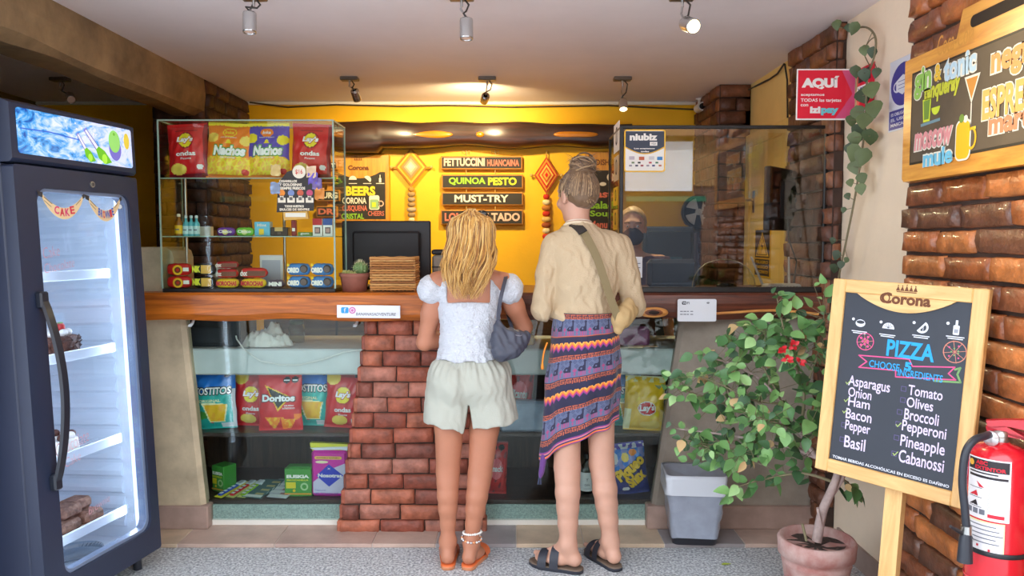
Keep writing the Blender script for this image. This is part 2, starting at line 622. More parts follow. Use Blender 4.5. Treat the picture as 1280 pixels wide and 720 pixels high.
# right wall: front brick pier, middle brick pier, back brick pier (all proud of the plaster)
b = MB()
b.box((WALLX - 0.02, 1.6, 0), (WALLX, 2.93, CEILZ), M_MORT)
bricks(b, (WALLX - 0.02, 0, 0), (0, 1, 0), (-1, 0, 0), K(1.6), K(2.93), 0, CEILZ, 0.27, 0.088, BR_WARM, 0.01, 0.022, 3, 0.006)
bricks(b, (WALLX, 2.93, 0), (-1, 0, 0), (0, 1, 0), K(0.0), K(0.02), 0, CEILZ, 0.03, 0.088, BR_WARM, 0.006, 0.008, 4, 0.003)
struct('wall_right_front', b, 'rough glazed brick wall by the cocktail board')
b = MB()
b.box((WALLX - 0.045, 3.56, 0), (WALLX, 4.13, CEILZ), M_MORT)
bricks(b, (WALLX - 0.045, 0, 0), (0, 1, 0), (-1, 0, 0), K(3.56), K(4.13), 0, CEILZ, 0.22, 0.085, BR_BACK, 0.008, 0.02, 5, 0.005)
bricks(b, (WALLX - 0.045, 3.56, 0), (1, 0, 0), (0, -1, 0), K(0), K(0.045), 0, CEILZ, 0.06, 0.085, BR_BACK, 0.008, 0.012, 6, 0.003)
struct('pillar_1', b, 'brick pier on the right wall behind the counter glass')
b = MB()
b.box((WALLX - 0.045, 4.97, 0), (WALLX, BACKY, CEILZ), M_MORT)
bricks(b, (WALLX - 0.045, 0, 0), (0, 1, 0), (-1, 0, 0), K(4.97), K(BACKY), 0, CEILZ, 0.22, 0.085, BR_BACK, 0.008, 0.02, 8, 0.005)
bricks(b, (WALLX - 0.2, 4.97, 0), (1, 0, 0), (0, -1, 0), K(0), K(0.2), 0, CEILZ, 0.2, 0.085, BR_BACK, 0.008, 0.015, 9, 0.004)
b.box((WALLX - 0.2, 4.97, 0), (WALLX, BACKY, CEILZ), M_MORT)
bricks(b, (WALLX - 0.2, 0, 0), (0, 1, 0), (-1, 0, 0), K(4.97), K(BACKY), 0, CEILZ, 0.22, 0.085, BR_BACK, 0.008, 0.015, 10, 0.004)
struct('pillar_2', b, 'brick pier in the back right corner')
b = MB()
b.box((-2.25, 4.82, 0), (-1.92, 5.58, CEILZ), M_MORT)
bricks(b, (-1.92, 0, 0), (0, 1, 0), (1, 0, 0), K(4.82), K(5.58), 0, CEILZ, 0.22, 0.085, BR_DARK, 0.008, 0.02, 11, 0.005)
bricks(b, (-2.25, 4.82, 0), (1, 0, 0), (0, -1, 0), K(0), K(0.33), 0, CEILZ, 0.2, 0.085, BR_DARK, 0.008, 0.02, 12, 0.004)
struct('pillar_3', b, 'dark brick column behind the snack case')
# rough beam under the ceiling
b = MB()
vs, fs = [], []
prof = [(-2.17, 2.45), (-1.92, 2.45), (-1.915, 2.36), (-1.93, 2.25), (-1.97, 2.225), (-2.12, 2.225), (-2.17, 2.26)]
ny = 40
for i in range(ny + 1):
    y = 1.25 + (4.81 - 1.25) * i / ny
    for k, (x, z) in enumerate(prof):
        w = 0.012 if 1 < k else 0
        vs.append((x + w * nz(y * 3, k * 2.1), y, z + w * nz(y * 2.4 + 5, k * 1.7)))
n = len(prof)
for i in range(ny):
    for k in range(n):
        fs.append((i * n + k, (i + 1) * n + k, (i + 1) * n + (k + 1) % n, i * n + (k + 1) % n))
fs += [tuple(range(n)), tuple(range(ny * n, ny * n + n))]
b.add(vs, fs, M_BEAM)
struct('beam', b, 'rough rendered beam running under the ceiling above the fridge')

# ---- counter base: concrete piers, brick pillar, display niches
FY = 3.70
def pier(name, tl, tr, bl, br, m, label, back, y0=FY, y1=3.765, z0=0.016, z1=1.066):
    mb = MB()
    vs = []
    N = 12
    for i in range(N + 1):
        t = i / N
        z = z0 + (z1 - z0) * t
        xl, xr = bl + (tl - bl) * t, br + (tr - br) * t
        c = 0.02
        for (x, y) in ((xl, y1), (xl, y0 + c), (xl + c, y0), (xr - c, y0), (xr, y0 + c), (xr, y1)):
            vs.append((x, y + 0.004 * nz(x * 9, z * 8), z))
    fs = [(i * 6 + k, i * 6 + (k + 1) % 6, (i + 1) * 6 + (k + 1) % 6, (i + 1) * 6 + k) for i in range(N) for k in range(6)]
    fs += [tuple(range(6)), tuple(range(N * 6, N * 6 + 6))]
    mb.add(vs, fs, m)
    mb.box((back[0], y1 - 0.01, z0), (back[1], 4.22, z1), m)
    return struct(name, mb, label)
xl = lambda px, py: P(px, py, FY).x
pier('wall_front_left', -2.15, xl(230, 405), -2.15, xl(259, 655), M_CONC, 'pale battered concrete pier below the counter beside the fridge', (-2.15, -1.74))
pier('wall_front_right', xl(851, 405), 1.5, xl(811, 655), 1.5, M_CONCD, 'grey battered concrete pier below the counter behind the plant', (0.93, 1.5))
M_SK = mat('pier_skirting', (166, 140, 128), 0.5, noise=0.16, nscale=9)
b = MB(); b.box((-2.15, FY - 0.02, 0.018), (xl(259, 655) + 0.012, FY + 0.06, 0.135), M_SK, 0.006); struct('baseboard_left', b)
b = MB()
x0, x1 = xl(811, 655) - 0.012, 1.5
for a, e in ((x0, 0.98), (0.983, 1.5)):
    b.box((a, FY - 0.02, 0.018), (e, FY + 0.06, 0.135), M_SK, 0.006)
struct('baseboard_front', b)
# brick pillar
zt = 1.066
def lerp(px0, px1):
    a, c = P(px0, 405, 3.66).x, P(px1, 662, 3.66).x
    return lambda z: c + (a - c) * z / zt
lo, hi = lerp(459, 584), lerp(423, 606)
lo_, hi_ = lerp(459, 423), lerp(584, 606)
b = MB()
b.prism([(lo_(0.0) + 0.01, 0.0), (hi_(0.0) - 0.01, 0.0), (hi_(zt) - 0.01, zt), (lo_(zt) + 0.01, zt)], 3.665, 4.2, M_MORT)
bricks(b, (0, 3.665, 0), (1, 0, 0), (0, -1, 0), lo_, hi_, 0.0, zt, 0.19, 0.076, BR_RED, 0.005, 0.016, 21, 0.004)
for fn, sg in ((lo_, -1), (hi_, 1)):
    Oz = Vector((0, 0, 0))
    rnd = random.Random(5)
    for r in range(14):
        z = (r + 0.5) * zt / 14
        y = 3.665 - (0.0 if r % 2 else 0.05)
        while y < 4.2:
            w = rnd.uniform(0.16, 0.22)
            y0_, y1_ = max(3.655, y) , min(4.2, y + w) - 0.006
            y += w
            if y1_ - y0_ > 0.03:
                xx = fn(z)
                b.box((xx - 0.012, y0_, z - 0.034), (xx + 0.012, y1_, z + 0.034), rnd.choice(BR_RED), 0.005)
struct('pillar_4', b, 'flared red brick pillar under the counter')

NICHES = ((-1.75, lo_(0.6) + 0.02, 'left'), (hi_(0.6) - 0.03, 0.94, 'right'))
def M_GLIT():
    return mat('pebble_dash', (176, 194, 190), 0.55, noise=0.3, nscale=120, bump=0.5, bscale=160)
for i, (xa, xb, side) in enumerate(NICHES):
    b = MB(); b.box((xa, 3.76, 0.777), (xb, 4.3, 0.908), M_TEAL, 0.008); struct('trim_%d' % (3 + i), b, 'pale concrete ledge inside the %s display window' % side)
    b = MB(); b.box((xa, 4.3, 0.02), (xb, 4.33, 0.777), M_DWOOD); struct('wall_display_%s' % side, b)
    b = MB(); b.box((xa + 0.03, 3.745, 0.02), (xb, 3.8, 0.122), M_GLIT()); b.box((xa + 0.06, 3.735, 0.018), (xb, 3.75, 0.05), M_CORN, 0.004)
    struct('trim_%d' % (5 + i), b, 'pebble-dashed kerb under the %s display window' % side)
    b = MB(); b.box((xa, 3.752, 0.122), (xb, 4.3, 0.145), M_SHELF, 0.003)
    tag(b.build('display_shelf'), 'dark wooden bottom shelf in the %s display window' % side, 'shelf', 'dark display shelves under the counter')
    b = MB(); b.box((xa, 3.765, 0.462), (xb, 4.3, 0.482), M_SHELF, 0.003)
    tag(b.build('display_shelf'), 'dark wooden upper shelf in the %s display window, holding chip bags' % side, 'shelf', 'dark display shelves under the counter')
G_WIN = glass('shop_window_glass', (240, 246, 244), 0.7)
b = MB(); b.prism([(xl(258, 655), 0.052), (lo_(0.05) + 0.01, 0.052), (lo_(1.06) + 0.01, 1.062), (xl(232, 405), 1.062)], 3.722, 3.728, G_WIN)
struct('window_1', b, 'clear glass of the left display window under the counter')
b = MB(); b.prism([(hi_(0.05) - 0.01, 0.052), (xl(811, 655), 0.052), (xl(850, 405), 1.062), (hi_(1.06) - 0.01, 1.062)], 3.722, 3.728, G_WIN)
struct('window_2', b, 'clear glass of the right display window under the counter')

# ---- the street opposite, seen only as reflections in the counter glass
M_WHITE = mat('street_white', (236, 236, 240), 0.8, noise=0.06, nscale=3, bump=0.3, bscale=8)
b = MB()
b.box((2.2, -8.2, 2.4), (3.5, -7.6, 3.35), M_WHITE)
b.box((-9, -8.2, 2.5), (2.2, -7.65, 3.45), mat('street_ochre', (150, 112, 70), 0.8, noise=0.2))
b.box((3.5, -8.2, 2.5), (9, -7.65, 3.45), mat('street_ochre'))
b.box((-9, -8.2, 0), (9, -7.7, 2.5), mat('street_brown', (110, 78, 60), 0.7, noise=0.2))
for x in (-6.2, -3.4, -0.6, 2.3, 4.6):
    b.box((x, -7.72, 0.1), (x + 1.4, -7.66, 2.2), mat('street_dark', (40, 44, 54), 0.3))
    b.box((x - 0.08, -7.74, 2.2), (x + 1.48, -7.62, 2.3), mat('street_green', (50, 110, 80), 0.6))
b.box((-9, -8.4, 3.45), (9, -7.4, 3.6), mat('street_roof', (150, 110, 84), 0.8))
struct('street_front', b, 'row of white-topped shopfronts across the street')
# ---------------------------------------------------------------- drinks fridge
FA = P(9.5, 122, 2.695); FB = P(166, 156, 3.33)
FU = Vector((FB.x - FA.x, FB.y - FA.y, 0)); FW = FU.length; FU.normalize()
FN = Vector((FU.y, -FU.x, 0))                       # front normal
TL = math.radians(2.4)
FZ = Vector((0, 0, 1)) * math.cos(TL) - FN * math.sin(TL)
FH = 1.955 / math.cos(TL) - 0.028
FO = Vector((FA.x, FA.y, 1.955)) - FZ * FH
FMX = frame_mx(FO, FU, z=FZ)
M_FR = mat('fridge_black', (40, 47, 68), 0.38, noise=0.05, nscale=5)
M_FR2 = mat('fridge_trim_black', (34, 38, 48), 0.32)
M_LIN = mat('fridge_liner', (226, 232, 240), 0.35)
M_LED = mat('fridge_led', (225, 238, 255), 0.4, emit=1.6)
M_RAIL = mat('shelf_strip', (232, 238, 246), 0.3)
M_WIRE = mat('shelf_wire', (210, 216, 224), 0.3, 0.3)
G_FR = glass('fridge_glass', (232, 238, 246), 1.2)
fr = thing('drinks_fridge', 'tall black glass-door drinks fridge with a lit blue header, at far left', 'fridge', mx=FMX)
W, D = FW, 0.60
b = MB()
b.box((0, 0.055, 0.05), (0.03, D, 1.70), M_FR, 0.006)
b.box((W - 0.03, 0.055, 0.05), (W, D, 1.70), M_FR, 0.006)
b.box((0.0, D - 0.03, 0.05), (W, D, 1.70), M_FR, 0.004)
b.box((0.0, 0.055, 0.05), (W, D, 0.10), M_FR, 0.004)
b.box((0.0, 0.055, 1.665), (W, D, 1.70), M_FR, 0.004)
b.box((-0.001, 0.30, 0.10), (0.0, 0.312, 1.66), mat('fridge_seam', (200, 206, 216), 0.3))
b.build('cabinet', fr)
b = MB()                                            # white inner lining with moulded ribs
b.box((0.03, 0.06, 0.10), (0.045, D - 0.03, 1.665), M_LIN)
b.box((W - 0.045, 0.06, 0.10), (W - 0.03, D - 0.03, 1.665), M_LIN)
b.box((0.045, D - 0.05, 0.10), (W - 0.045, D - 0.03, 1.665), M_LIN)
b.box((0.045, 0.06, 0.10), (W - 0.045, D - 0.05, 0.115), M_LIN)
b.box((0.045, 0.06, 1.645), (W - 0.045, D - 0.05, 1.665), M_LIN)
z = 0.16
while z < 1.60:
    for sx, x in ((-1, W - 0.045), (1, 0.045)):
        vs = [(x, 0.13, z), (x, D - 0.05, z), (x + sx * 0.016, D - 0.05, z + 0.012), (x + sx * 0.016, 0.13, z + 0.012), (x + sx * 0.016, 0.13, z + 0.03), (x + sx * 0.016, D - 0.05, z + 0.03), (x, D - 0.05, z + 0.062), (x, 0.13, z + 0.062)]
        b.add(vs, [(0, 1, 2, 3), (3, 2, 5, 4), (4, 5, 6, 7), (0, 3, 4, 7)], M_LIN)
    z += 0.075
b.build('inner_lining', fr)
for x in (W - 0.062, 0.062):
    b = MB(); b.box((x - 0.012, 0.052, 0.16), (x + 0.012, 0.066, 1.60), M_LED, 0.005); b.build('light_strip', fr)
SHZ = []
for py_, px_ in ((341, 140), (433, 146), (545, 152), (634, 155)):
    q = P(px_, py_, 3.27)
    SHZ.append((Vector(q) - FO).dot(FZ))
for z in SHZ:
    b = MB()
    for k in range(16):
        y = 0.10 + k * 0.029
        b.tube([(0.065, y, z - 0.012), (W - 0.08, y, z - 0.012)], 0.0022, M_WIRE, 5)
    for x in (0.12, W / 2, W - 0.13):
        b.tube([(x, 0.09, z - 0.016), (x, D - 0.06, z - 0.016)], 0.003, M_WIRE, 5)
    sh = b.build('wire_shelf', fr)
    b = MB(); b.box((0.05, 0.085, z - 0.02), (W - 0.085, 0.097, z + 0.02), M_RAIL, 0.003); b.build('price_strip', sh)
# header light box
b = MB()
hz0 = 1.702
b.prism([(0.012, hz0), (D, hz0), (D, FH), (0.05, FH), (0.0, FH - 0.02), (0.0, hz0 + 0.012)], 0, W, M_FR, 'x')
hd = b.build('header_box', fr)

def lightbox():
    m = bpy.data.materials.new('lit_water_picture')
    m.use_nodes = True
    nt = m.node_tree
    bs = nt.nodes['Principled BSDF']
    bs.inputs['Roughness'].default_value = 0.25
    tc = nt.nodes.new('ShaderNodeTexCoord')
    mp = nt.nodes.new('ShaderNodeMapping')
    mp.inputs['Scale'].default_value = (4.5, 1, 9)
    mp.inputs['Rotation'].default_value = (0, 0.5, 0)
    n = nt.nodes.new('ShaderNodeTexNoise')
    n.inputs['Scale'].default_value = 2.1
    n.inputs['Detail'].default_value = 7
    n.inputs['Roughness'].default_value = 0.62
    n.inputs['Distortion'].default_value = 1.6
    r = nt.nodes.new('ShaderNodeValToRGB')
    e = r.color_ramp.elements
    e[0].position = 0.30; e[0].color = (*lin((20, 74, 160)), 1)
    e[1].position = 0.62; e[1].color = (*lin((214, 222, 250)), 1)
    k = e.new(0.42); k.color = (*lin((60, 150, 216)), 1)
    k = e.new(0.50); k.color = (*lin((150, 190, 244)), 1)
    sx = nt.nodes.new('ShaderNodeSeparateXYZ')
    nt.links.new(tc.outputs['Object'], sx.inputs[0])
    ad = nt.nodes.new('ShaderNodeMath'); ad.operation = 'MULTIPLY_ADD'
    ad.inputs[1].default_value = 0.42; ad.inputs[2].default_value = -0.11
    nt.links.new(sx.outputs['X'], ad.inputs[0])
    su = nt.nodes.new('ShaderNodeMath'); su.operation = 'ADD'
    nt.links.new(tc.outputs['Object'], mp.inputs['Vector'])
    nt.links.new(mp.outputs['Vector'], n.inputs['Vector'])
    nt.links.new(n.outputs['Fac'], su.inputs[0]); nt.links.new(ad.outputs[0], su.inputs[1])
    nt.links.new(su.outputs[0], r.inputs['Fac'])
    nt.links.new(r.outputs['Color'], bs.inputs['Base Color'])
    nt.links.new(r.outputs['Color'], bs.inputs['Emission Color'])
    bs.inputs['Emission Strength'].default_value = 0.42
    return m
def rrect(x0, z0, x1, z1, r, n=6):
    pts = []
    for cx, cz, a in ((x1 - r, z0 + r, -90), (x1 - r, z1 - r, 0), (x0 + r, z1 - r, 90), (x0 + r, z0 + r, 180)):
        for i in range(n + 1):
            t = math.radians(a + 90 * i / n)
            pts.append((cx + r * math.cos(t), cz + r * math.sin(t)))
    return pts
b = MB()
px0, px1, pz0, pz1 = 0.028, W - 0.022, hz0 + 0.030, FH - 0.034
b.prism(rrect(px0, pz0, px1, pz1, 0.012), -0.003, 0.004, lightbox())
E = lambda n, c: mat(n, c, 0.4, emit=0.4)
Eg, Eg2, Ew, El, Ey, Ev, Ed = (E('lit_bottle_green', (110, 186, 40)), E('lit_lime', (170, 226, 70)), E('lit_silver', (226, 226, 238)), E('lit_lime_fruit', (150, 214, 110)),
                           E('lit_lemon', (226, 200, 70)), E('lit_violet', (120, 110, 196)), E('lit_blue', (44, 92, 190)))
pw, ph = px1 - px0, pz1 - pz0
Ed2 = E('lit_plum', (104, 84, 140))
def hp(a, c): return (px0 + a * pw, pz0 + c * ph)
def quad(p, q, w0, w1, m, y):
    d = Vector((q[0] - p[0], q[1] - p[1])).normalized(); nn = Vector((-d.y, d.x))
    b.flat([(x, max(pz0 + 0.001, z)) for x, z in ((p[0] + nn.x * w0, p[1] + nn.y * w0), (q[0] + nn.x * w1, q[1] + nn.y * w1), (q[0] - nn.x * w1, q[1] - nn.y * w1), (p[0] - nn.x * w0, p[1] - nn.y * w0))], m, y)
b.line([hp(0.02, 0.55), hp(0.25, 0.57), hp(0.52, 0.5)], 0.004, Ed, -0.0042)
for (bx, bz, tx, tz, s) in ((0.605, -0.02, 0.475, 0.66, 0.019), (0.755, -0.04, 0.545, 0.80, 0.025)):
    p0, p1 = hp(bx, bz + 0.01), hp(tx, tz)
    d = (p1[0] - p0[0], p1[1] - p0[1])
    c1 = (p0[0] + d[0] * 0.32, p0[1] + d[1] * 0.32); c2 = (p0[0] + d[0] * 0.5, p0[1] + d[1] * 0.5)
    quad(p0, c1, s, s, Eg, -0.0045); quad(c1, c2, s, s * 0.45, Eg, -0.0045)
    quad(c2, p1, s * 0.46, s * 0.34, Ed2, -0.0044); quad(c2, p1, s * 0.3, s * 0.2, Ew, -0.0046); quad((p1[0] - d[0] * 0.03, p1[1] - d[1] * 0.03), p1, s * 0.42, s * 0.42, Ev, -0.005)
    b.disc(p0[0] + d[0] * 0.2, p0[1] + d[1] * 0.2, s * 0.6, Eg2, -0.005, rz=s * 0.8)
c = hp(0.825, 0.44); b.disc(c[0], c[1], 0.036, Ev, -0.0042, rz=0.05)
c = hp(0.82, 0.62); b.disc(c[0], c[1], 0.034, El, -0.0046, rz=0.046); b.disc(c[0], c[1] + 0.03, 0.006, Eg, -0.0049)
c = hp(0.945, 0.68); b.disc(c[0], c[1], 0.017, Ey, -0.0046, rz=0.034)
for k in range(14):
    a_, c_ = 0.45 + 0.3 * RND.random(), 0.55 + 0.4 * RND.random()
    c = hp(a_, c_); b.disc(c[0], c[1], RND.uniform(0.002, 0.006), Ew, -0.0044, 10)
b.build('light_panel', hd)
# door: rounded frame, glass, bowed handle, lock
b = MB()
ox0, ox1, oz0, oz1 = 0.095, W - 0.055, 0.16, 1.615
def frame_ring(mb, outer, inner, y0, y1, m):
    n = len(outer)
    vs = [(p[0], y0, p[1]) for p in outer] + [(p[0], y0, p[1]) for p in inner] + [(p[0], y1, p[1]) for p in outer] + [(p[0], y1, p[1]) for p in inner]
    fs = []
    for i in range(n):
        j = (i + 1) % n
        fs += [(i, j, n + j, n + i), (2 * n + i, 2 * n + j, 3 * n + j, 3 * n + i), (i, j, 2 * n + j, 2 * n + i), (n + i, n + j, 3 * n + j, 3 * n + i)]
    mb.add(vs, fs, m)
frame_ring(b, rrect(0.0, 0.055, W, 1.692, 0.012), rrect(ox0, oz0, ox1, oz1, 0.05), 0.0, 0.05, M_FR)
frame_ring(b, rrect(ox0, oz0, ox1, oz1, 0.05), rrect(ox0 + 0.012, oz0 + 0.012, ox1 - 0.012, oz1 - 0.012, 0.045), 0.012, 0.05, mat('gasket_grey', (120, 132, 156), 0.4))
dr = b.build('door', fr)
b = MB(); b.prism(rrect(ox0 + 0.005, oz0 + 0.005, ox1 - 0.005, oz1 - 0.005, 0.048), 0.016, 0.020, G_FR); b.build('door_glass', dr)
b = MB()
zc0, zc1 = (P(40, 375, 2.78) - FO).dot(FZ), (P(64, 600, 2.78) - FO).dot(FZ)
pts = []
for i in range(21):
    t = i / 20
    pts.append((0.072 + 0.012 * math.sin(math.pi * t), -0.012 - 0.05 * math.sin(math.pi * t) ** 0.8, zc1 + (zc0 - zc1) * t))
vs, fs = [], []
for p in pts:
    vs += [(p[0] - 0.017, p[1], p[2]), (p[0] + 0.017, p[1], p[2]), (p[0] + 0.014, p[1] - 0.012, p[2]), (p[0] - 0.014, p[1] - 0.012, p[2])]
for i in range(20):
    for k in range(4):
        fs.append((i * 4 + k, i * 4 + (k + 1) % 4, i * 4 + 4 + (k + 1) % 4, i * 4 + 4 + k))
fs += [(0, 1, 2, 3), (80, 81, 82, 83)]
b.add(vs, fs, M_FR2)
for z in (zc0, zc1):
    b.box((0.052, -0.026, z - 0.03), (0.092, 0.002, z + 0.03), M_FR2, 0.006)
b.build('handle', dr)
b = MB(); lx, lz = 0.375, 1.645
b.cyl((lx, 0.002, lz), (lx, -0.006, lz), 0.012, M_STEEL); b.cyl((lx, -0.005, lz), (lx, -0.008, lz), 0.008, mat('lock_grey', (120, 120, 120), 0.35, 0.8)); b.box((lx - 0.001, -0.009, lz - 0.005), (lx + 0.001, -0.008, lz + 0.005), M_FR2)
b.build('lock', dr)
b = MB(); b.disc(ox1 - 0.045, 1.565, 0.016, mat('sticker_white', (236, 240, 242), 0.4), 0.0145, rz=0.012); b.ring(ox1 - 0.045, 1.565, 0.016, 0.002, M_FR2, 0.0142, rz=0.012); b.build('sticker', dr)
M_RPEN = mat('red_glass_pen', (214, 150, 158), 0.6)
b = MB()
for t, x0, z0, w, h in (('Chocolate', 0.11, 0.60, 0.17, 0.05), ('Cake', 0.15, 0.545, 0.08, 0.035), ('Brownie', 0.25, 0.33, 0.12, 0.03), ('Cake', 0.12, 1.34, 0.08, 0.04), ('Chocolate', 0.12, 1.29, 0.15, 0.035)):
    b.text(t, x0, z0 + 0.02, x0 + w, z0 + 0.02 + h, M_RPEN, 0.0152, -0.018, 0.2, 8)
b.build('lettering', dr)
for x in (0.06, W - 0.06):
    for y, l in ((0.08, 0.082), (D - 0.06, 0.058)):
        b = MB(); b.cyl((x, y, 0.052), (x, y, 0.052 - l + (0.0045 if y > 0.3 else 0)), 0.018, M_FR2, 12); b.build('foot', fr)
# inside lamp of the fridge
for x in (W - 0.075, 0.085):
    d = bpy.data.lights.new('fridge_light', 'AREA'); d.shape = 'RECTANGLE'; d.size = 0.03; d.size_y = 1.4; d.energy = 3.3; d.color = (0.86, 0.94, 1)
    o = bpy.data.objects.new('fridge_light', d); COL.objects.link(o); o.parent = fr
    sg = 1 if x > 0.3 else -1
    o.matrix_local = Matrix(((0, 0, sg, x - sg * 0.02), (sg, 0, 0, 0.059), (0, 1, 0, 0.87), (0, 0, 0, 1)))

def fr_loc(x, y, z):
    return FMX @ Vector((x, y, z))
FROT = FMX.to_euler()
def fthing(name, label, cat, x, y, z, group=None):
    o = thing(name, label, cat, mx=FMX @ Matrix.Translation((x, y, z)), group=group)
    return o
M_CHOC, M_CHOC2 = mat('chocolate_cake', (92, 54, 40), 0.6, noise=0.4, nscale=60, bump=0.5, bscale=90), mat('chocolate_curl', (72, 40, 30), 0.5)
M_CRM = mat('whipped_cream', (240, 232, 222), 0.5)
def fr_ray(px, py, ly):
    o = Vector((0, 0, CAMH)); d = P(px, py, 1.0) - o
    iv = FMX.inverted(); a = iv @ o; c = iv @ (o + d)
    k = (ly - a.y) / (c.y - a.y)
    return a.x + (c.x - a.x) * k
t_ = fthing('chocolate_cake', 'dark chocolate cake topped with a strawberry, on the second fridge shelf', 'cake', fr_ray(64, 430, 0.2), 0.2, SHZ[1] - 0.009)
b = MB(); b.lathe([(0.0, 0.0), (0.095, 0.0), (0.097, 0.02), (0.095, 0.075), (0.088, 0.085), (0, 0.087)], M_CHOC, n=32); b.build('sponge', t_)
b = MB()
rnd = random.Random(4)
for k in range(120):
    a, h = rnd.uniform(0, 6.28), rnd.uniform(0.01, 0.085)
    p = Vector((0.097 * math.cos(a), 0.097 * math.sin(a), h)); d = Vector((rnd.uniform(-1, 1), rnd.uniform(-1, 1), rnd.uniform(-1, 1))) * 0.014
    b.tube([p - d, p + Vector((math.cos(a), math.sin(a), 0)) * 0.006, p + d], 0.0025, M_CHOC2, 5)
b.build('chocolate_curls', t_)
b = MB()
for k in range(8):
    a = k * 0.785; b.ball((0.06 * math.cos(a), 0.06 * math.sin(a), 0.098), (0.018, 0.018, 0.016), M_CRM, 10, 6)
b.build('cream_topping', t_)
b = MB(); b.ball((0.02, -0.03, 0.118), (0.018, 0.018, 0.022), mat('strawberry', (190, 40, 40), 0.4), 12, 8); b.ball((0.02, -0.03, 0.137), (0.012, 0.012, 0.004), mat('strawberry_leaf', (90, 150, 60), 0.6), 8, 4); b.build('strawberry', t_)
t_ = fthing('cream_cake', 'white cream cake with chocolate shavings, on the third fridge shelf', 'cake', fr_ray(68, 572, 0.2), 0.2, SHZ[2] - 0.009)
b = MB(); b.lathe([(0.0, 0.0), (0.09, 0.0), (0.092, 0.02), (0.088, 0.06), (0.08, 0.066), (0, 0.068)], M_CRM, n=32); b.build('sponge', t_)
b = MB()
for k in range(10):
    a = k * 0.628; b.ball((0.065 * math.cos(a), 0.065 * math.sin(a), 0.075), (0.02, 0.02, 0.018), M_CHOC2 if k % 2 else M_CRM, 10, 6)
b.build('cream_topping', t_)
t_ = fthing('brownie_tray', 'stack of sugar-dusted brownies on a board, on the bottom fridge shelf', 'pastries', fr_ray(84, 655, 0.2), 0.2, SHZ[3] - 0.009)
b = MB(); b.box((-0.12, -0.1, 0), (0.12, 0.1, 0.012), mat('tan_board', (206, 168, 112), 0.6, noise=0.1), 0.004); b.build('board', t_)
M_BRN = mat('sugared_brownie', (150, 112, 92), 0.7, noise=0.55, nscale=40, bump=0.4, bscale=60, col2=(86, 52, 40))
for k, (x, y, z) in enumerate(((-0.06, -0.04, 0.012), (0.06, -0.045, 0.012), (-0.05, 0.055, 0.012), (0.06, 0.05, 0.012), (-0.03, -0.02, 0.060), (0.06, 0.01, 0.060))):
    b = MB(); b.box((x - 0.052, y - 0.045, z), (x + 0.052, y + 0.045, z + 0.046), M_BRN, 0.012); b.build('brownie', t_)
t_ = fthing('glass_plate', 'empty clear glass plate on the floor of the fridge', 'plate', fr_ray(92, 705, 0.22), 0.22, 0.116)
b = MB(); b.lathe([(0.0, 0.0), (0.07, 0.0), (0.115, 0.014), (0.117, 0.017), (0.07, 0.004), (0, 0.004)], glass('plate_glass', (214, 226, 236), 2.5), n=40, cap=False); b.build('plate_body', t_)

# banana-shaped paper signs taped to the fridge door
M_BAN = mat('banana_paper', (238, 206, 156), 0.7)
M_BTIP = mat('banana_tip', (60, 54, 50), 0.6)
def banana(x0, x1, zt, h, word, cols, label):
    t = fthing('banana_sign', label, 'sign', x0, -0.003, zt, 'banana paper signs on the fridge door')
    w = x1 - x0
    N = 16
    up, dn = [], []
    for i in range(N + 1):
        a = i / N
        up.append((a * w, -0.62 * h * math.sin(math.pi * a) ** 0.9 + (-0.02 * h)))
        dn.append((a * w, -0.16 * h - 1.0 * h * math.sin(math.pi * min(1, max(0, a))) ** 0.75))
    b = MB(); b.prism(up + dn[::-1], -0.0015, 0.0, M_BAN); b.build('paper', t)
    b = MB()
    b.prism([(-0.018, 0.004), (0.006, 0.0), (0.003, -0.22 * h), (-0.012, -0.16 * h)], -0.0025, 0.0, M_BTIP)
    b.build('tip', t); b = MB()
    b.prism([(w - 0.004, 0.0), (w + 0.006, 0.006), (w + 0.008, -0.1 * h), (w - 0.002, -0.16 * h)], -0.0025, 0.0, M_BTIP); b.build('tip', t)
    b = MB()
    b.line([(0.05 * w, -0.2 * h), (0.22 * w, -0.48 * h)], 0.0025, M_BTIP, -0.0024); b.line([(0.05 * w, -0.36 * h), (0.2 * w, -0.62 * h)], 0.002, M_BTIP, -0.0024)
    b.line([(0.93 * w, -0.22 * h), (0.8 * w, -0.48 * h)], 0.0016, M_BTIP, -0.0024)
    n = len(word)
    for i, ch in enumerate(word):
        a0 = 0.27 + 0.5 * i / n; a1 = a0 + 0.5 / n * 0.88
        am = (a0 + a1) / 2
        zc = -0.84 * h * math.sin(math.pi * am) ** 0.8 + (-0.02 * h)
        b.text(ch, a0 * w, zc - 0.17 * h, a1 * w, zc + 0.19 * h, mat('marker_%s' % cols[i % len(cols)], {'pink': (224, 70, 120), 'red': (220, 60, 80), 'blue': (60, 96, 190)}[cols[i % len(cols)]], 0.6), -0.0026, 0.03, rot=(am - 0.5) * 40)
    b.build('lettering', t)
banana(0.112, 0.318, 1.598, 0.083, 'CAKE', ['pink', 'red'], 'banana-shaped paper sign reading CAKE on the fridge door')
banana(0.345, 0.528, 1.598, 0.085, 'BROWNIE', ['blue', 'blue', 'red'], 'banana-shaped paper sign reading BROWNIE on the fridge door')
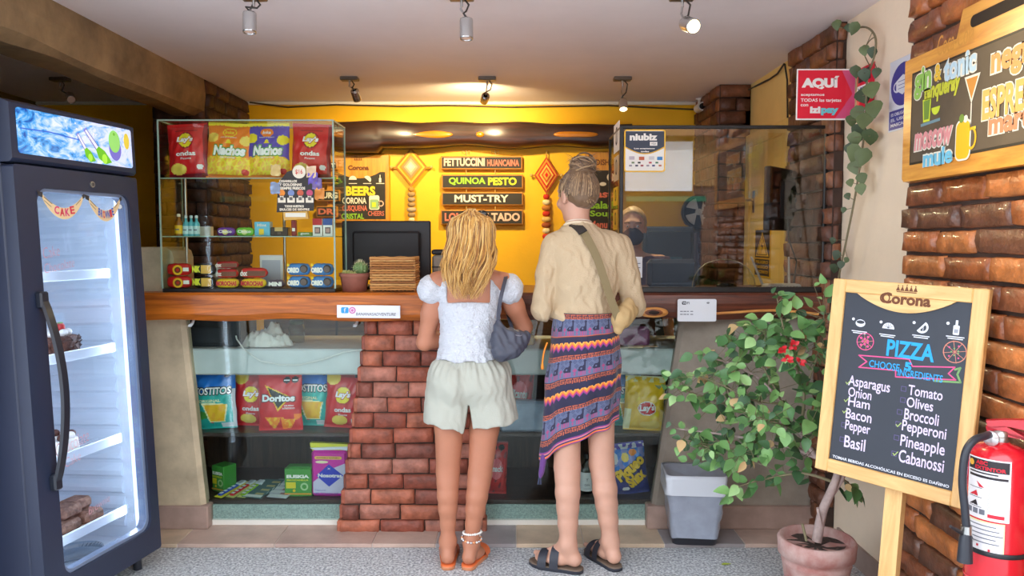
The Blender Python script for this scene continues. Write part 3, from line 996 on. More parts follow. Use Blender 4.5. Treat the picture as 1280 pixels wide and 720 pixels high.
# ---------------------------------------------------------------- countertop
M_HONEY = wood('honey_slab', (206, 112, 32), (130, 62, 16), (0.9, 9, 12), 0.4, 0.22, 0.1)
M_MAHOG = wood('mahogany_slab', (112, 56, 34), (60, 30, 22), (0.9, 9, 12), 0.4, 0.22, 0.1)
M_BARK = mat('bark_dark', (44, 30, 24), 0.8, noise=0.3, nscale=40)
ZT, ZB = 1.2, 1.068
def slab(name, x0, x1, zb, m, label, ph, edge=None, wav=0.01):
    mb = MB(); N = 60
    vs, fs = [], []
    for i in range(N + 1):
        x = x0 + (x1 - x0) * i / N
        f = 3.585 + 0.012 * nz(x * 3, ph)
        zb_ = zb + wav * nz(x * 4, ph + 3)
        ring = [(4.22, ZT), (f + 0.02, ZT), (f + 0.004, ZT - 0.012), (f, ZT - 0.05), (f + 0.006, zb_ + 0.03), (f + 0.03, zb_), (4.22, zb)]
        vs += [(x, y, z) for y, z in ring]
    for i in range(N):
        for k in range(7):
            fs.append((i * 7 + k, (i + 1) * 7 + k, (i + 1) * 7 + (k + 1) % 7, i * 7 + (k + 1) % 7))
    fs += [tuple(range(7)), tuple(range(N * 7, N * 7 + 7))]
    mb.add(vs, fs, m)
    if edge:
        for (a, c, s) in edge:
            pts = [(a + (c - a) * k / 20, 3.583 + 0.012 * nz((a + (c - a) * k / 20) * 3, ph), zb + wav * nz((a + (c - a) * k / 20) * 4, ph + 3) + 0.026 + s * math.sin(math.pi * k / 20)) for k in range(21)]
            mb.tube(pts, 0.007, M_SAP, 6)
    return mb
M_SAP = wood('sapwood', (226, 160, 84), (176, 108, 50), (1, 9, 9), 0.4, 0.3)
b = slab('countertop', xl(181, 380), 0.02, ZB, M_HONEY, '', 1.0)
tag(b.build('countertop'), 'thick honey-coloured live-edge wooden counter slab under the snack case', 'countertop')
b = slab('countertop', 0.024, 1.492, ZB + 0.008, M_MAHOG, '', 4.0, [(0.85, 1.45, 0.012)])
kx, ky, kz = P(818, 391, 3.575)
for rr, m_, dy in ((0.062, M_SAP, 0.0), (0.046, wood('knot_rim', (150, 84, 44), (96, 50, 30), (9, 9, 9), 0.4), -0.003), (0.03, M_BARK, -0.006)):
    b.ball((kx + 0.004 * dy, ky + 0.022 + dy, kz), (rr * 1.15, 0.014, rr * 0.42), m_, 20, 10)
tag(b.build('countertop'), 'dark mahogany live-edge counter slab with a bark knot, under the glass screen', 'countertop')
# rounded concrete end block on the slab, left of the case
b = MB()
x0, x1 = -1.83, -1.655
pts = [(x0, ZT), (x1, ZT), (x1, ZT + 0.16), (x1 - 0.01, ZT + 0.195), (x1 - 0.035, ZT + 0.215), (x0, ZT + 0.215)]
b.prism(pts, 3.72, 3.95, M_CONC); struct('wall_end_block', b, 'low grey concrete upstand at the left end of the counter')

# signs stuck on the slab edge
M_PAPER = mat('sign_paper', (226, 228, 234), 0.5)
M_INK, M_INKG = mat('sign_ink', (40, 42, 52), 0.6), mat('sign_ink_grey', (110, 112, 124), 0.6)
def panel_at(px, py, Y):
    return P(px, py, Y)
a, c = P(421, 397, 3.564), P(500, 381, 3.564)
t = thing('transfer_sign', 'white strip sign with blue and pink payment emblem on the honey slab edge', 'sign', (a.x, 3.566, a.z - 0.001), (0, math.radians(0.6), 0))
w, h = c.x - a.x, c.z - a.z
b = MB(); b.box((0, 0, 0), (w, 0.004, h), M_PAPER, 0.001); b.build('card', t)
b = MB()
b.prism(rrect(0.02, 0.022, 0.055, 0.05, 0.006), -0.0012, 0.0, mat('emblem_blue', (40, 150, 214), 0.5)); b.text('f', 0.033, 0.026, 0.044, 0.047, M_PAPER, -0.002)
b.disc(0.073, 0.036, 0.016, mat('emblem_pink', (206, 110, 170), 0.5)); b.ring(0.073, 0.036, 0.010, 0.003, M_PAPER, -0.002)
b.text('BANANASADVENTURE', 0.09, 0.012, w - 0.02, 0.026, M_INKG, -0.0015, 0.01, 0.15)
b.build('lettering', t)
a, c = P(847, 402, 3.562), P(896, 374, 3.562)
w, h = c.x - a.x, c.z - a.z
t = thing('wifi_sign', 'white square wireless internet sign on the dark counter slab edge', 'sign', (a.x, 3.566, a.z))
b = MB(); b.prism(rrect(0, 0, w, h, 0.008), 0, 0.004, M_PAPER); b.build('card', t)
b = MB()
b.prism(rrect(0.02, h - 0.026, 0.042, h - 0.01, 0.006), -0.001, 0, M_INK); b.text('Wi', 0.023, h - 0.023, 0.04, h - 0.013, M_PAPER, -0.002, 0.03); b.text('Fi', 0.044, h - 0.024, 0.056, h - 0.012, M_INKG, -0.001, 0.02)
for r_ in (0.004, 0.008):
    b.ring(w - 0.04, h - 0.024, r_ + 0.002, 0.0025, M_INK, -0.001, 10, a0=40, a1=140)
for z in (0.046, 0.032):
    for k in range(4):
        b.rect(0.012 + k * 0.016, z, 0.012 + k * 0.016 + (0.013 if k != 2 else 0.009), z + 0.004, M_INKG)
b.build('lettering', t)

# ---------------------------------------------------------------- chip bags
PAL = {'red': (219, 37, 41), 'dred': (142, 26, 37), 'white': (252, 252, 252), 'yellow': (252, 230, 48), 'gold': (252, 197, 48), 'chip': (252, 219, 96), 'chip2': (248, 180, 59),
       'blue': (43, 125, 219), 'teal': (48, 186, 177), 'cream': (252, 248, 197), 'orange': (252, 136, 30), 'navy': (52, 61, 136), 'violet': (96, 81, 191), 'black': (30, 30, 34),
       'green': (85, 169, 70), 'lyel': (250, 204, 48), 'foil': (213, 219, 230), 'silver': (230, 232, 239), 'lav': (136, 147, 213), 'brick': (191, 52, 48), 'dchip': (252, 147, 37), 'pinkr': (252, 125, 136)}
def C(k, r=0.28):
    return mat('bag_' + k, PAL[k], r, coat=0.25)
def in_ell(u, v, cx, cy, rx, ry):
    return ((u - cx) / rx) ** 2 + ((v - cy) / ry) ** 2 < 1
def bag(name, label, cat, w, h, t, design, deco, loc, rot=(0, 0, 0), group='chip bags', seed=1, cols=46, rows=58):
    """a sealed pillow bag standing on its bottom seam: one crumpled foil mesh with its printed design"""
    rnd = random.Random(seed)
    s1, s2, s3 = rnd.uniform(0, 9), rnd.uniform(0, 9), rnd.uniform(0, 9)
    def half(u, v):                                   # u -1..1, v 0..1 -> puff depth
        e = max(0.0, 1 - abs(u) ** 2.6) ** 0.6
        vv = max(0.0, min(1.0, (v - 0.05) / 0.90))
        q = max(0.0, math.sin(math.pi * min(1, max(0, vv)))) ** 0.55
        wr = 0.10 * nz(u * 5 + s1, v * 7 + s2) * (0.4 + abs(u)) + 0.22 * max(0, abs(v - 0.5) - 0.28) * nz(u * 9 + s3, v * 4)
        return t / 2 * max(0.02, (e * q) * (1 + wr * 1.4) + 0.03)
    def xz(u, v):
        pinch = 1 - 0.035 * math.sin(math.pi * v) + 0.012 * nz(v * 8 + s1, s2) * abs(u)
        return u * w / 2 * pinch + 0.01 * w * nz(v * 5, s3), v * h + 0.012 * h * nz(u * 2 + s2, 4) * (1 if v > 0.9 else 0)
    vs, fs, ms = [], [], []
    for j in range(rows + 1):
        for i in range(cols + 1):
            u, v = -1 + 2 * i / cols, j / rows
            x, z = xz(u, v)
            vs.append((x, -half(u, v), z))
    n = cols + 1
    for j in range(rows):
        for i in range(cols):
            u, v = -1 + 2 * (i + 0.5) / cols, (j + 0.5) / rows
            fs.append((j * n + i, j * n + i + 1, (j + 1) * n + i + 1, (j + 1) * n + i))
            ms.append(C(design(u, v)))
    mb = MB()
    mb.addm(vs, fs, ms, True)
    c2, r2 = 14, 20
    vs, fs = [], []
    for j in range(r2 + 1):
        for i in range(c2 + 1):
            u, v = -1 + 2 * i / c2, j / r2
            x, z = xz(u, v)
            vs.append((x, half(u, v) * 0.9, z))
    for j in range(r2):
        for i in range(c2):
            fs.append((j * (c2 + 1) + i, (j + 1) * (c2 + 1) + i, (j + 1) * (c2 + 1) + i + 1, j * (c2 + 1) + i + 1))
    mb.add(vs, fs, C(design(0, 0.93)), True)
    for z in (0.0, h * 0.985):                        # crimped seams
        mb.box((-w / 2 * 0.98, -0.002, z), (w / 2 * 0.98, 0.002, z + h * 0.022), C(design(0, 0.99 if z else 0.01)))
    lay = [0.0016]
    def fn(a, c):                                     # a in -1..1, c in 0..1 -> point just in front of the foil
        x, z = xz(a, c)
        return (x, -half(a, c) - lay[0], z)
    for (s, u0, v0, u1, v1, col, bold, shear, rot_) in deco:
        lay[0] += 0.0008
        hh, ww = (v1 - v0) * h, (u1 - u0) * w / 2
        if rot_:
            tv, tf = text_mesh(s, bold, shear)
            uc, vc = (u0 + u1) / 2, (v0 + v1) / 2
            cs, sn = math.cos(math.radians(rot_)), math.sin(math.radians(rot_))
            pv = [((p - 0.5) * ww, (q - 0.5) * hh) for p, q in tv]
            pv, tf = dice(pv, tf, 0.012)
            mb.add([fn(uc + (p * cs - q * sn) / (w / 2), vc + (p * sn + q * cs) / h) for p, q in pv], tf, C(col))
        else:
            tv, tf = text_mesh(s, bold, shear)
            pv, tf = dice([(u0 + p * (u1 - u0), v0 + q * (v1 - v0)) for p, q in tv], tf, 0.07)
            mb.add([fn(p, q) for p, q in pv], tf, C(col))
    o = mb.build(name)
    place(o, loc, rot)
    return tag(o, label, cat, group)

def d_lays_red(u, v):
    if in_ell(u, v, -0.45, 0.17, 0.42, 0.10): return 'chip'
    if in_ell(u, v, 0.0, 0.69, 0.40, 0.155):
        if in_ell(u, v, 0.0, 0.69, 0.34, 0.13): return 'yellow'
        return 'dred'
    if in_ell(u, v, 0.62, 0.2, 0.15, 0.05): return 'white'
    if abs(u) < 0.55 and 0.855 < v < 0.872: return 'dred'
    return 'dred' if v < 0.08 or u > 0.82 else 'red'
T_ONDAS = [("Lay's", -0.42, 0.63, 0.40, 0.755, 'white', 0.05, 0.15, 0), ('ondas', -0.48, 0.40, 0.5, 0.485, 'white', 0.03, 0, 0), ('Picante', -0.25, 0.335, 0.28, 0.37, 'white', 0.01, 0, 0)]
T_ONDAS0 = [("Lay's", -0.46, 0.615, 0.44, 0.765, 'red', 0.10, 0.15, 0)] + T_ONDAS
def d_lays_red2(u, v):
    if in_ell(u, v, -0.62, 0.87, 0.42, 0.11): return 'chip'
    if in_ell(u, v, -0.15, 0.14, 0.42, 0.09): return 'chip'
    if in_ell(u, v, 0.66, 0.93, 0.16, 0.04): return 'black'
    if in_ell(u, v, 0.0, 0.585, 0.46, 0.17):
        if in_ell(u, v, 0.0, 0.585, 0.40, 0.145): return 'yellow'
        return 'brick'
    if in_ell(u, v, 0.62, 0.14, 0.16, 0.05): return 'white'
    return 'brick' if v > 0.9 or abs(u) > 0.88 else 'red'
T_LAYS2 = [("Lay's", -0.46, 0.51, 0.46, 0.665, 'red', 0.10, 0.15, 0), ("Lay's", -0.42, 0.525, 0.42, 0.655, 'white', 0.05, 0.15, 0), ('ondas', -0.42, 0.29, 0.48, 0.375, 'white', 0.03, 0, 0), ('Picante', -0.2, 0.225, 0.28, 0.26, 'white', 0.01, 0, 0)]
def d_nachos(bgc):
    def d(u, v):
        zig = 0.94 + 0.02 * abs(((u * 6) % 1) - 0.5) * 2
        if v > zig: return 'yellow'
        if in_ell(u, v, 0.0, 0.82, 0.30, 0.085): return 'orange' if bgc != 'orange' or in_ell(u, v, 0, 0.82, 0.26, 0.068) else 'yellow'
        if in_ell(u, v, -0.72, 0.72, 0.26, 0.09) or in_ell(u, v, 0.74, 0.68, 0.26, 0.09): return 'chip' if bgc == 'orange' else 'yellow'
        if abs(u) < 0.14 * (0.70 - v) / 0.07 and 0.62 < v < 0.70: return 'yellow'
        if in_ell(u, v, 0.72, 0.12, 0.16, 0.055): return 'red'
        top = 0.50 - 0.16 * abs(u) + 0.05 * nz(u * 6, 2)
        if v < top:
            k = nz(u * 7, v * 12)
            return 'orange' if v < 0.07 else ('chip2' if k > 0.35 else ('gold' if k < -0.2 else 'yellow'))
        return bgc
    return d
def T_NACHOS(c): return [('Nachos', -0.68, 0.38, 0.80, 0.60, 'green', 0.13, 0.2, 0), ('Nachos', -0.64, 0.40, 0.76, 0.58, 'white', 0.06, 0.2, 0), ('Inka', -0.2, 0.79, 0.2, 0.85, 'white' if c != 'orange' else 'yellow', 0.03, 0.2, 0), ('SABOR A QUESO', -0.36, 0.715, 0.36, 0.735, 'white', 0.02, 0, 0), ('CROCANTES', -0.3, 0.35, 0.34, 0.375, 'white', 0.02, 0, 0)]
def d_tostitos(u, v):
    if in_ell(u, v, 0.66, 0.93, 0.15, 0.045): return 'black'
    if v > 0.68 + 0.04 * math.sin(u * 3): return 'blue'
    a = -0.52 + (0.46 - v) * 0.9
    if 0.12 < v < 0.46 and a < u < 0.72 - (0.46 - v) * 0.6 and v < 0.46 - 0.05 * (u - 0.1):
        edge = v < 0.145 or u < a + 0.07 or u > 0.66 - (0.46 - v) * 0.6 or v > 0.43
        return 'cream' if edge else ('gold' if nz(u * 6, v * 9) > -0.3 else 'chip2')
    if in_ell(u, v, -0.55, 0.25, 0.28, 0.07): return 'green'
    if in_ell(u, v, -0.12, 0.14, 0.1, 0.035): return 'red'
    if u > 0.86 or (v < 0.1 and u > 0.3): return 'silver'
    return 'teal'
T_TOST = [('TOSTITOS', -0.92, 0.59, 0.90, 0.745, 'black', 0.11, 0, 0), ('TOSTITOS', -0.89, 0.605, 0.87, 0.73, 'white', 0.03, 0, 0), ('ORIGINAL', -0.62, 0.475, 0.42, 0.525, 'cream', 0.02, 0, 0)]
def d_doritos(u, v):
    if in_ell(u, v, 0.34, 0.89, 0.17, 0.055) or in_ell(u, v, 0.72, 0.89, 0.17, 0.055): return 'black' if not (in_ell(u, v, 0.34, 0.89, 0.12, 0.012) or in_ell(u, v, 0.72, 0.89, 0.12, 0.012)) else 'white'
    # black triangle with a golden rim
    def tri(s):
        ax, ay, bx, by, cx, cy = -0.62, 0.80, 0.52, 0.60, -0.02, 0.36
        gx, gy = -0.04, 0.587
        P_ = [(gx + (x - gx) * s, gy + (y - gy) * s) for x, y in ((ax, ay), (bx, by), (cx, cy))]
        sg = [(P_[(i + 1) % 3][0] - P_[i][0]) * (v - P_[i][1]) - (P_[(i + 1) % 3][1] - P_[i][1]) * (u - P_[i][0]) for i in range(3)]
        return all(k < 0 for k in sg) or all(k > 0 for k in sg)
    if tri(0.86): return 'black'
    if tri(1.06): return 'lyel'
    if 0.04 < v < 0.25 and (abs(u + 0.28) < 0.40 * (v - 0.0) / 0.25 or abs(u - 0.42) < 0.36 * v / 0.22) and v < 0.25 - 0.05 * (u > 0.2): return 'dchip' if nz(u * 9, v * 14) > -0.2 else 'gold'
    return 'orange' if v < 0.3 and u > 0.1 and nz(u * 3, v * 4) > 0.2 else 'red'
T_DOR = [('Doritos', -0.82, 0.505, 0.78, 0.655, 'black', 0.10, 0, 0), ('Doritos', -0.78, 0.52, 0.74, 0.64, 'white', 0.05, 0, 0), ('QUESO', 0.28, 0.43, 0.72, 0.46, 'white', 0.02, 0, 0), ('ATREVIDO', 0.2, 0.385, 0.76, 0.415, 'white', 0.02, 0, 0)]
def d_lays_yel(u, v):
    if in_ell(u, v, 0.08, 0.42, 0.46, 0.13): return 'red' if in_ell(u, v, 0.08, 0.42, 0.42, 0.112) else 'white'
    if in_ell(u, v, 0.1, 0.44, 0.62, 0.27): return 'lyel' if nz(u * 3, v * 5) > -0.3 else 'yellow'
    if in_ell(u, v, 0.3, 0.12, 0.5, 0.10): return 'chip'
    if v > 0.9: return 'cream' if nz(u * 5, v * 9) > 0.15 else 'lyel'
    if u < -0.7 and v < 0.4: return 'cream'
    return 'lyel'
T_YEL = [("Lay's", -0.32, 0.345, 0.46, 0.50, 'white', 0.05, 0.15, 6), ('CLASICAS', -0.2, 0.2, 0.42, 0.235, 'gold', 0.02, 0, 0)]
def d_piqueo(u, v):
    if v > 0.9: return 'violet' if nz(u * 6, v * 9) > 0 else 'silver'
    if in_ell(u, v, -0.75, 0.74, 0.2, 0.12): return 'silver'
    if in_ell(u, v, -0.15, 0.74, 0.2, 0.09): return 'chip'
    if in_ell(u, v, 0.3, 0.82, 0.22, 0.06): return 'dchip'
    if v > 0.58 + 0.14 * u and v < 0.9: return 'blue' if nz(u * 4, v * 6) > 0 else 'lav'
    if in_ell(u, v, -0.3, 0.12, 0.2, 0.04): return 'white'
    return 'navy'
T_PIQ = [('Piqueo', -0.82, 0.36, 0.98, 0.66, 'black', 0.12, 0, 33), ('Piqueo', -0.82, 0.36, 0.98, 0.66, 'lyel', 0.06, 0, 33), ('Snax', -0.25, 0.20, 0.85, 0.46, 'lyel', 0.06, 0, 33)]
def d_redsn(u, v):
    if in_ell(u, v, -0.3, 0.9, 0.3, 0.05) or in_ell(u, v, 0.4, 0.9, 0.3, 0.05): return 'black'
    if in_ell(u, v, 0, 0.5, 0.6, 0.2): return 'pinkr'
    return 'red' if nz(u * 4, v * 7) > -0.4 else 'dred'

def stand(px0, px1, py0, py1, Y):
    """size and foot of a bag from its edges in the picture at depth Y"""
    a, c = P(px0, py1, Y), P(px1, py0, Y)
    return c.x - a.x, c.z - a.z, (a.x + c.x) / 2, a.z

# ---------------------------------------------------------------- glass snack case on the counter
CY0, CY1 = 3.635, 3.885
a, c = P(203, 365, CY0), P(416, 151, CY0)
CX0, CX1, CZ0, CZ1 = a.x, c.x, ZT, c.z
SH1, SH2 = P(300, 222, CY0).z, P(300, 295, CY0).z
cs = thing('snack_case', 'clear glass display case with two shelves, standing on the honey counter slab', 'display case', (0, 0, 0))
G_CASE = glass('case_glass', (244, 248, 244), 0.45)
G_SHELF = glass('shelf_glass', (214, 232, 220), 1.6)
M_EDGE = mat('glass_edge', (150, 176, 160), 0.25)
M_BLK = mat('black_base', (30, 28, 28), 0.4)
b = MB(); b.box((CX0, CY0, CZ0), (CX1, CY1, CZ0 + 0.018), M_BLK, 0.002); b.build('base', cs)
for nm, lo_c, hi_c in (('front_pane', (CX0, CY0, CZ0 + 0.018), (CX1, CY0 + 0.004, CZ1)), ('side_pane', (CX0, CY0 + 0.004, CZ0 + 0.018), (CX0 + 0.004, CY1, CZ1)), ('side_pane', (CX1 - 0.004, CY0 + 0.004, CZ0 + 0.018), (CX1, CY1, CZ1)), ('top_pane', (CX0, CY0, CZ1), (CX1, CY1, CZ1 + 0.005))):
    b = MB(); b.box(lo_c, hi_c, G_CASE); b.build(nm, cs)
for z in (SH1, SH2):
    b = MB(); b.box((CX0 + 0.004, CY0 + 0.006, z - 0.005), (CX1 - 0.004, CY1 - 0.005, z), G_SHELF); b.box((CX0 + 0.004, CY0 + 0.0045, z - 0.005), (CX1 - 0.004, CY0 + 0.006, z), M_EDGE); b.build('glass_shelf', cs)
b = MB()
e = 0.0035
for x in (CX0, CX1):
    b.box((x - e, CY0 - 0.001, CZ0 + 0.018), (x + e, CY0 + 0.004, CZ1), M_EDGE); b.box((x - e, CY1 - 0.004, CZ0 + 0.018), (x + e, CY1, CZ1), M_EDGE)
    b.box((x - e, CY0, CZ1), (x + e, CY1, CZ1 + 0.006), M_EDGE)
b.box((CX0, CY0 - 0.001, CZ1), (CX1, CY0 + 0.003, CZ1 + 0.006), M_EDGE); b.box((CX0, CY1 - 0.003, CZ1), (CX1, CY1, CZ1 + 0.006), M_EDGE)
b.build('edge_strip', cs)
for px_ in (232, 355):
    x = P(px_, 260, CY1 - 0.02).x
    b = MB(); b.cyl((x, CY1 - 0.02, CZ0 + 0.018), (x, CY1 - 0.02, SH1 - 0.005), 0.007, M_STEEL, 12); b.build('support_rod', cs)
g_case = 'chip bags on the top shelf of the glass case'
YB = CY0 + 0.075
for (x0, x1, y0, y1, dsg, deco, nm, lab, sd, ry) in (
        (211, 260, 154, 223, d_lays_red, T_ONDAS0, 'chip_bag', 'red wavy potato chip bag, leftmost on the top shelf of the glass case', 1, -3),
        (256, 313, 153, 223, d_nachos('orange'), T_NACHOS('orange'), 'chip_bag', 'orange nacho chip bag on the top shelf of the glass case', 2, 3),
        (309, 361, 153, 223, d_nachos('violet'), T_NACHOS('violet'), 'chip_bag', 'purple-blue nacho chip bag on the top shelf of the glass case', 3, -1),
        (363, 412, 154, 223, d_lays_red, T_ONDAS0, 'chip_bag', 'red wavy potato chip bag at the right end of the case top shelf', 4, 2)):
    w, h, x, z = stand(x0, x1, y0, y1, YB)
    bag(nm, lab, 'chip bag', w, h, 0.075, dsg, deco, (x, YB + 0.01, SH1 + 0.001), (math.radians(-4), math.radians(ry), 0), g_case, sd)

# small goods on the middle shelf
def bottle_small(px_, py0, py1, Y, z, glassc, labc, capc, label, group, w=0.5, lab=True):
    x = P(px_, py1, Y).x
    h = P(px_, py0, Y).z - P(px_, py1, Y).z
    r = h * 0.16 * (w / 0.5)
    t = thing('small_bottle', label, 'bottle', (x, Y, z), group=group)
    b = MB(); b.lathe([(0, 0), (r * 0.95, 0), (r, h * 0.04), (r, h * 0.55), (r * 0.8, h * 0.64), (r * 0.38, h * 0.72), (r * 0.36, h * 0.88), (0, h * 0.88)], mat('bottle_' + label.split()[0], glassc, 0.12, coat=0.6), n=18); b.build('bottle_body', t)
    b = MB(); b.lathe([(r * 0.42, h * 0.86), (r * 0.44, h * 0.88), (r * 0.44, h * 0.98), (0, h)], mat('cap_' + label.split()[0], capc, 0.4), n=14); b.build('cap', t)
    if lab:
        b = MB(); b.lathe([(r * 1.02, h * 0.1), (r * 1.02, h * 0.48)], mat('label_' + label.split()[0], labc, 0.5), n=18, cap=False)
        b.rect(-r * 0.5, h * 0.26, r * 0.5, h * 0.32, M_INKG, -r * 1.05); b.build('bottle_label', t)
    return t
ym = CY0 + 0.05
bottle_small(224, 267, 295, ym, SH2, (150, 92, 24), (240, 190, 30), (232, 222, 190), 'amber mini bottle with a yellow label on the case middle shelf', 'mini bottles in the glass case', 0.55)
for px_, wd in ((233, 'turquoise mini bottle beside the amber one in the glass case'), (239.5, 'turquoise mini bottle between two others in the glass case'), (246, 'turquoise mini bottle furthest from the amber one in the glass case')):
    bottle_small(px_, 269, 295, ym, SH2, (90, 180, 190), (190, 224, 226), (210, 226, 230), wd, 'mini bottles in the glass case', 0.5)
def pack(name, label, cat, px0, px1, py0, py1, Y, z, depth, col, decos=(), group=None, rz=0, bev=0.003, rough=0.35, crim=False):
    a, c = P(px0, py1, Y), P(px1, py0, Y)
    w, h = c.x - a.x, c.z - a.z
    o = thing(name, label, cat, ((a.x + c.x) / 2, Y, z), (0, 0, math.radians(rz)), group)
    m = mat('pack_%d_%d_%d' % col, col, rough, coat=0.2)
    b = MB()
    if crim:                                          # pillow pack with crimped ends
        N = 14
        vs, fs = [], []
        for i in range(N + 1):
            u = -1 + 2 * i / N
            s = max(0.12, (1 - abs(u) ** 5) ** 0.5) * (1 + 0.06 * nz(u * 6, px0))
            for k in range(12):
                th = 2 * math.pi * k / 12
                sgn = lambda q: (1 if q >= 0 else -1) * abs(q) ** 0.6
                vs.append((u * w / 2, depth / 2 + sgn(math.cos(th)) * depth / 2 * s, h / 2 + sgn(math.sin(th)) * h / 2 * s))
        for i in range(N):
            for k in range(12):
                fs.append((i * 12 + k, (i + 1) * 12 + k, (i + 1) * 12 + (k + 1) % 12, i * 12 + (k + 1) % 12))
        b.add(vs, fs, m, True)
    else:
        b.box((-w / 2, 0, 0), (w / 2, depth, h), m, bev)
    b.build('wrapper' if crim else 'box', o)
    if decos:
        b = MB()
        yy = -0.0015
        for i, d in enumerate(decos):
            k = d[0]
            yk = yy - 0.0005 * i
            if k == 'r': b.rect(-w / 2 + d[1] * w, d[2] * h, -w / 2 + d[3] * w, d[4] * h, mat('ink_%d_%d_%d' % d[5], d[5], 0.45), yk)
            elif k == 'c': b.disc(-w / 2 + d[1] * w, d[2] * h, d[3] * h, mat('ink_%d_%d_%d' % d[4], d[4], 0.45), yk, 16)
            elif k == 't': b.text(d[1], -w / 2 + d[2] * w, d[3] * h, -w / 2 + d[4] * w, d[5] * h, mat('ink_%d_%d_%d' % d[6], d[6], 0.45), yk, d[7] if len(d) > 7 else 0.03)
        b.build('print', o)
    return o
WHT, BLKC, REDC, YELC = (246, 244, 238), (28, 26, 28), (200, 34, 36), (246, 208, 40)
pack('cookie_pack', 'purple cookie pack on the middle shelf of the glass case', 'snack', 270, 293, 284, 295, ym, SH2, 0.03, (110, 50, 150), [('c', 0.5, 0.45, 0.32, (236, 214, 130)), ('t', 'Choco', 0.15, 0.35, 0.85, 0.7, WHT)], 'packs on the case middle shelf', crim=True)
pack('cookie_pack', 'lime green cookie pack on the middle shelf of the glass case', 'snack', 294, 317, 284, 295, ym, SH2, 0.03, (120, 200, 50), [('c', 0.5, 0.45, 0.32, (226, 236, 150)), ('t', 'Choco', 0.15, 0.35, 0.85, 0.7, WHT)], 'packs on the case middle shelf', crim=True)
pack('tea_box', 'light blue carton with a yellow mug picture on the case middle shelf', 'box', 318, 337, 277, 295, ym, SH2, 0.05, (110, 196, 226), [('r', 0.3, 0.08, 0.62, 0.5, YELC), ('t', 'Mint', 0.2, 0.66, 0.8, 0.86, WHT)])
pack('sweet_tray', 'black open counter tray on the case middle shelf', 'box', 338, 360, 284, 295, ym, SH2, 0.05, (34, 30, 30), [('r', 0.25, 0.55, 0.7, 1.0, (216, 180, 110)), ('r', 0.4, 0.2, 0.6, 0.45, (90, 84, 80))])
pack('lighter_pack', 'small red stick pack on the case middle shelf', 'box', 364, 370, 275, 295, ym, SH2, 0.02, (150, 36, 44), [('r', 0.2, 0.3, 0.8, 0.5, WHT)])
pack('gum_pack', 'flat green gum pack lying on the case middle shelf', 'snack', 372, 390, 290, 295, ym, SH2, 0.03, (120, 160, 60), [('t', 'gum', 0.2, 0.2, 0.8, 0.8, WHT)])
for px0, px1, col, lab in ((391, 403, (196, 34, 48), 'red and white cigarette pack on the case middle shelf'), (404, 416, (40, 84, 160), 'blue and white cigarette pack at the right end of the case middle shelf')):
    pack('cigarette_pack', lab, 'cigarette pack', px0, px1 - 0.6, 273, 295, ym - 0.01, SH2, 0.022, WHT, [('r', 0.0, 0.62, 1, 1.0, col), ('r', 0.22, 0.14, 0.8, 0.5, (90, 80, 84)), ('r', 0.3, 0.2, 0.7, 0.44, (190, 150, 140))], 'cigarette packs in the glass case', bev=0.001)
pack('white_carton', 'small plain white carton behind the mini bottles in the case', 'box', 249, 263, 281, 293, CY1 - 0.08, SH2, 0.04, (226, 222, 206))

# biscuits on the case floor
zf = CZ0 + 0.018
yf_ = CY0 + 0.02
BZ = [('c', 0.5, 0.45, 0.42, (246, 196, 40)), ('c', 0.5, 0.45, 0.26, (120, 60, 30)), ('c', 0.5, 0.45, 0.12, REDC), ('r', 0.72, 0.35, 0.95, 0.65, WHT)]
NK = [('r', 0.42, 0.15, 0.85, 0.85, (226, 176, 70)), ('t', 'NIK', 0.04, 0.25, 0.4, 0.8, (226, 226, 60), 0.08)]
WF = [('t', 'MOROCHAS', 0.06, 0.25, 0.94, 0.75, REDC, 0.06)]
OR = [('t', 'OREO', 0.04, 0.22, 0.56, 0.66, WHT, 0.08), ('c', 0.76, 0.55, 0.34, BLKC), ('c', 0.74, 0.5, 0.26, (96, 84, 84)), ('c', 0.1, 0.86, 0.12, YELC)]
RB = [('r', 0.3, 0.2, 0.98, 0.7, (120, 66, 40)), ('t', 'choc', 0.05, 0.2, 0.3, 0.75, WHT)]
gb = 'biscuit packs on the floor of the glass case'
hrow = P(300, 347, yf_).z - P(300, 363, yf_).z
def bis(px0, px1, row, col, dec, lab, hscale=1.0, dy=0.0):
    t0 = 362.5
    hpx = 15.0 * hscale
    return pack('biscuit_pack', lab, 'biscuits', px0, px1, t0 - hpx, t0, yf_ + dy, zf + row * hrow * 1.0, 0.05, col, dec, gb, rz=RND.uniform(-4, 4), crim=True)
for row, wh in ((0, 'bottom'), (1, 'top')):
    bis(207, 238, row, (206, 36, 34), BZ, 'red ring-biscuit pack, %s one of the stack at the left end of the case floor' % wh)
    bis(240, 268, row, (30, 28, 30), NK, 'black wafer pack, %s one of its stack on the case floor' % wh)
    bis(358, 387, row, (60, 130, 200), OR, 'blue sandwich-cookie pack, %s one of the left blue stack in the case' % wh)
    bis(388, 416, row, (60, 130, 200), OR, 'blue sandwich-cookie pack, %s one of the stack at the right end of the case floor' % wh)
bis(269, 297, 0, (240, 206, 40), WF, 'yellow biscuit pack under red ones, next to the black wafers', 0.8)
bis(299, 331, 0, (240, 206, 40), WF, 'yellow biscuit pack under a single red one on the case floor', 0.8)
bis(269, 296, 0.8, (196, 40, 36), RB, 'red biscuit pack lying between a yellow pack and another red one', 0.75)
bis(269, 297, 1.55, (176, 36, 34), RB, 'red biscuit pack topmost of the three-high stack in the case', 0.6)
bis(299, 333, 0.8, (210, 50, 40), RB, 'red biscuit pack on top of the two-high yellow and red stack', 0.85)
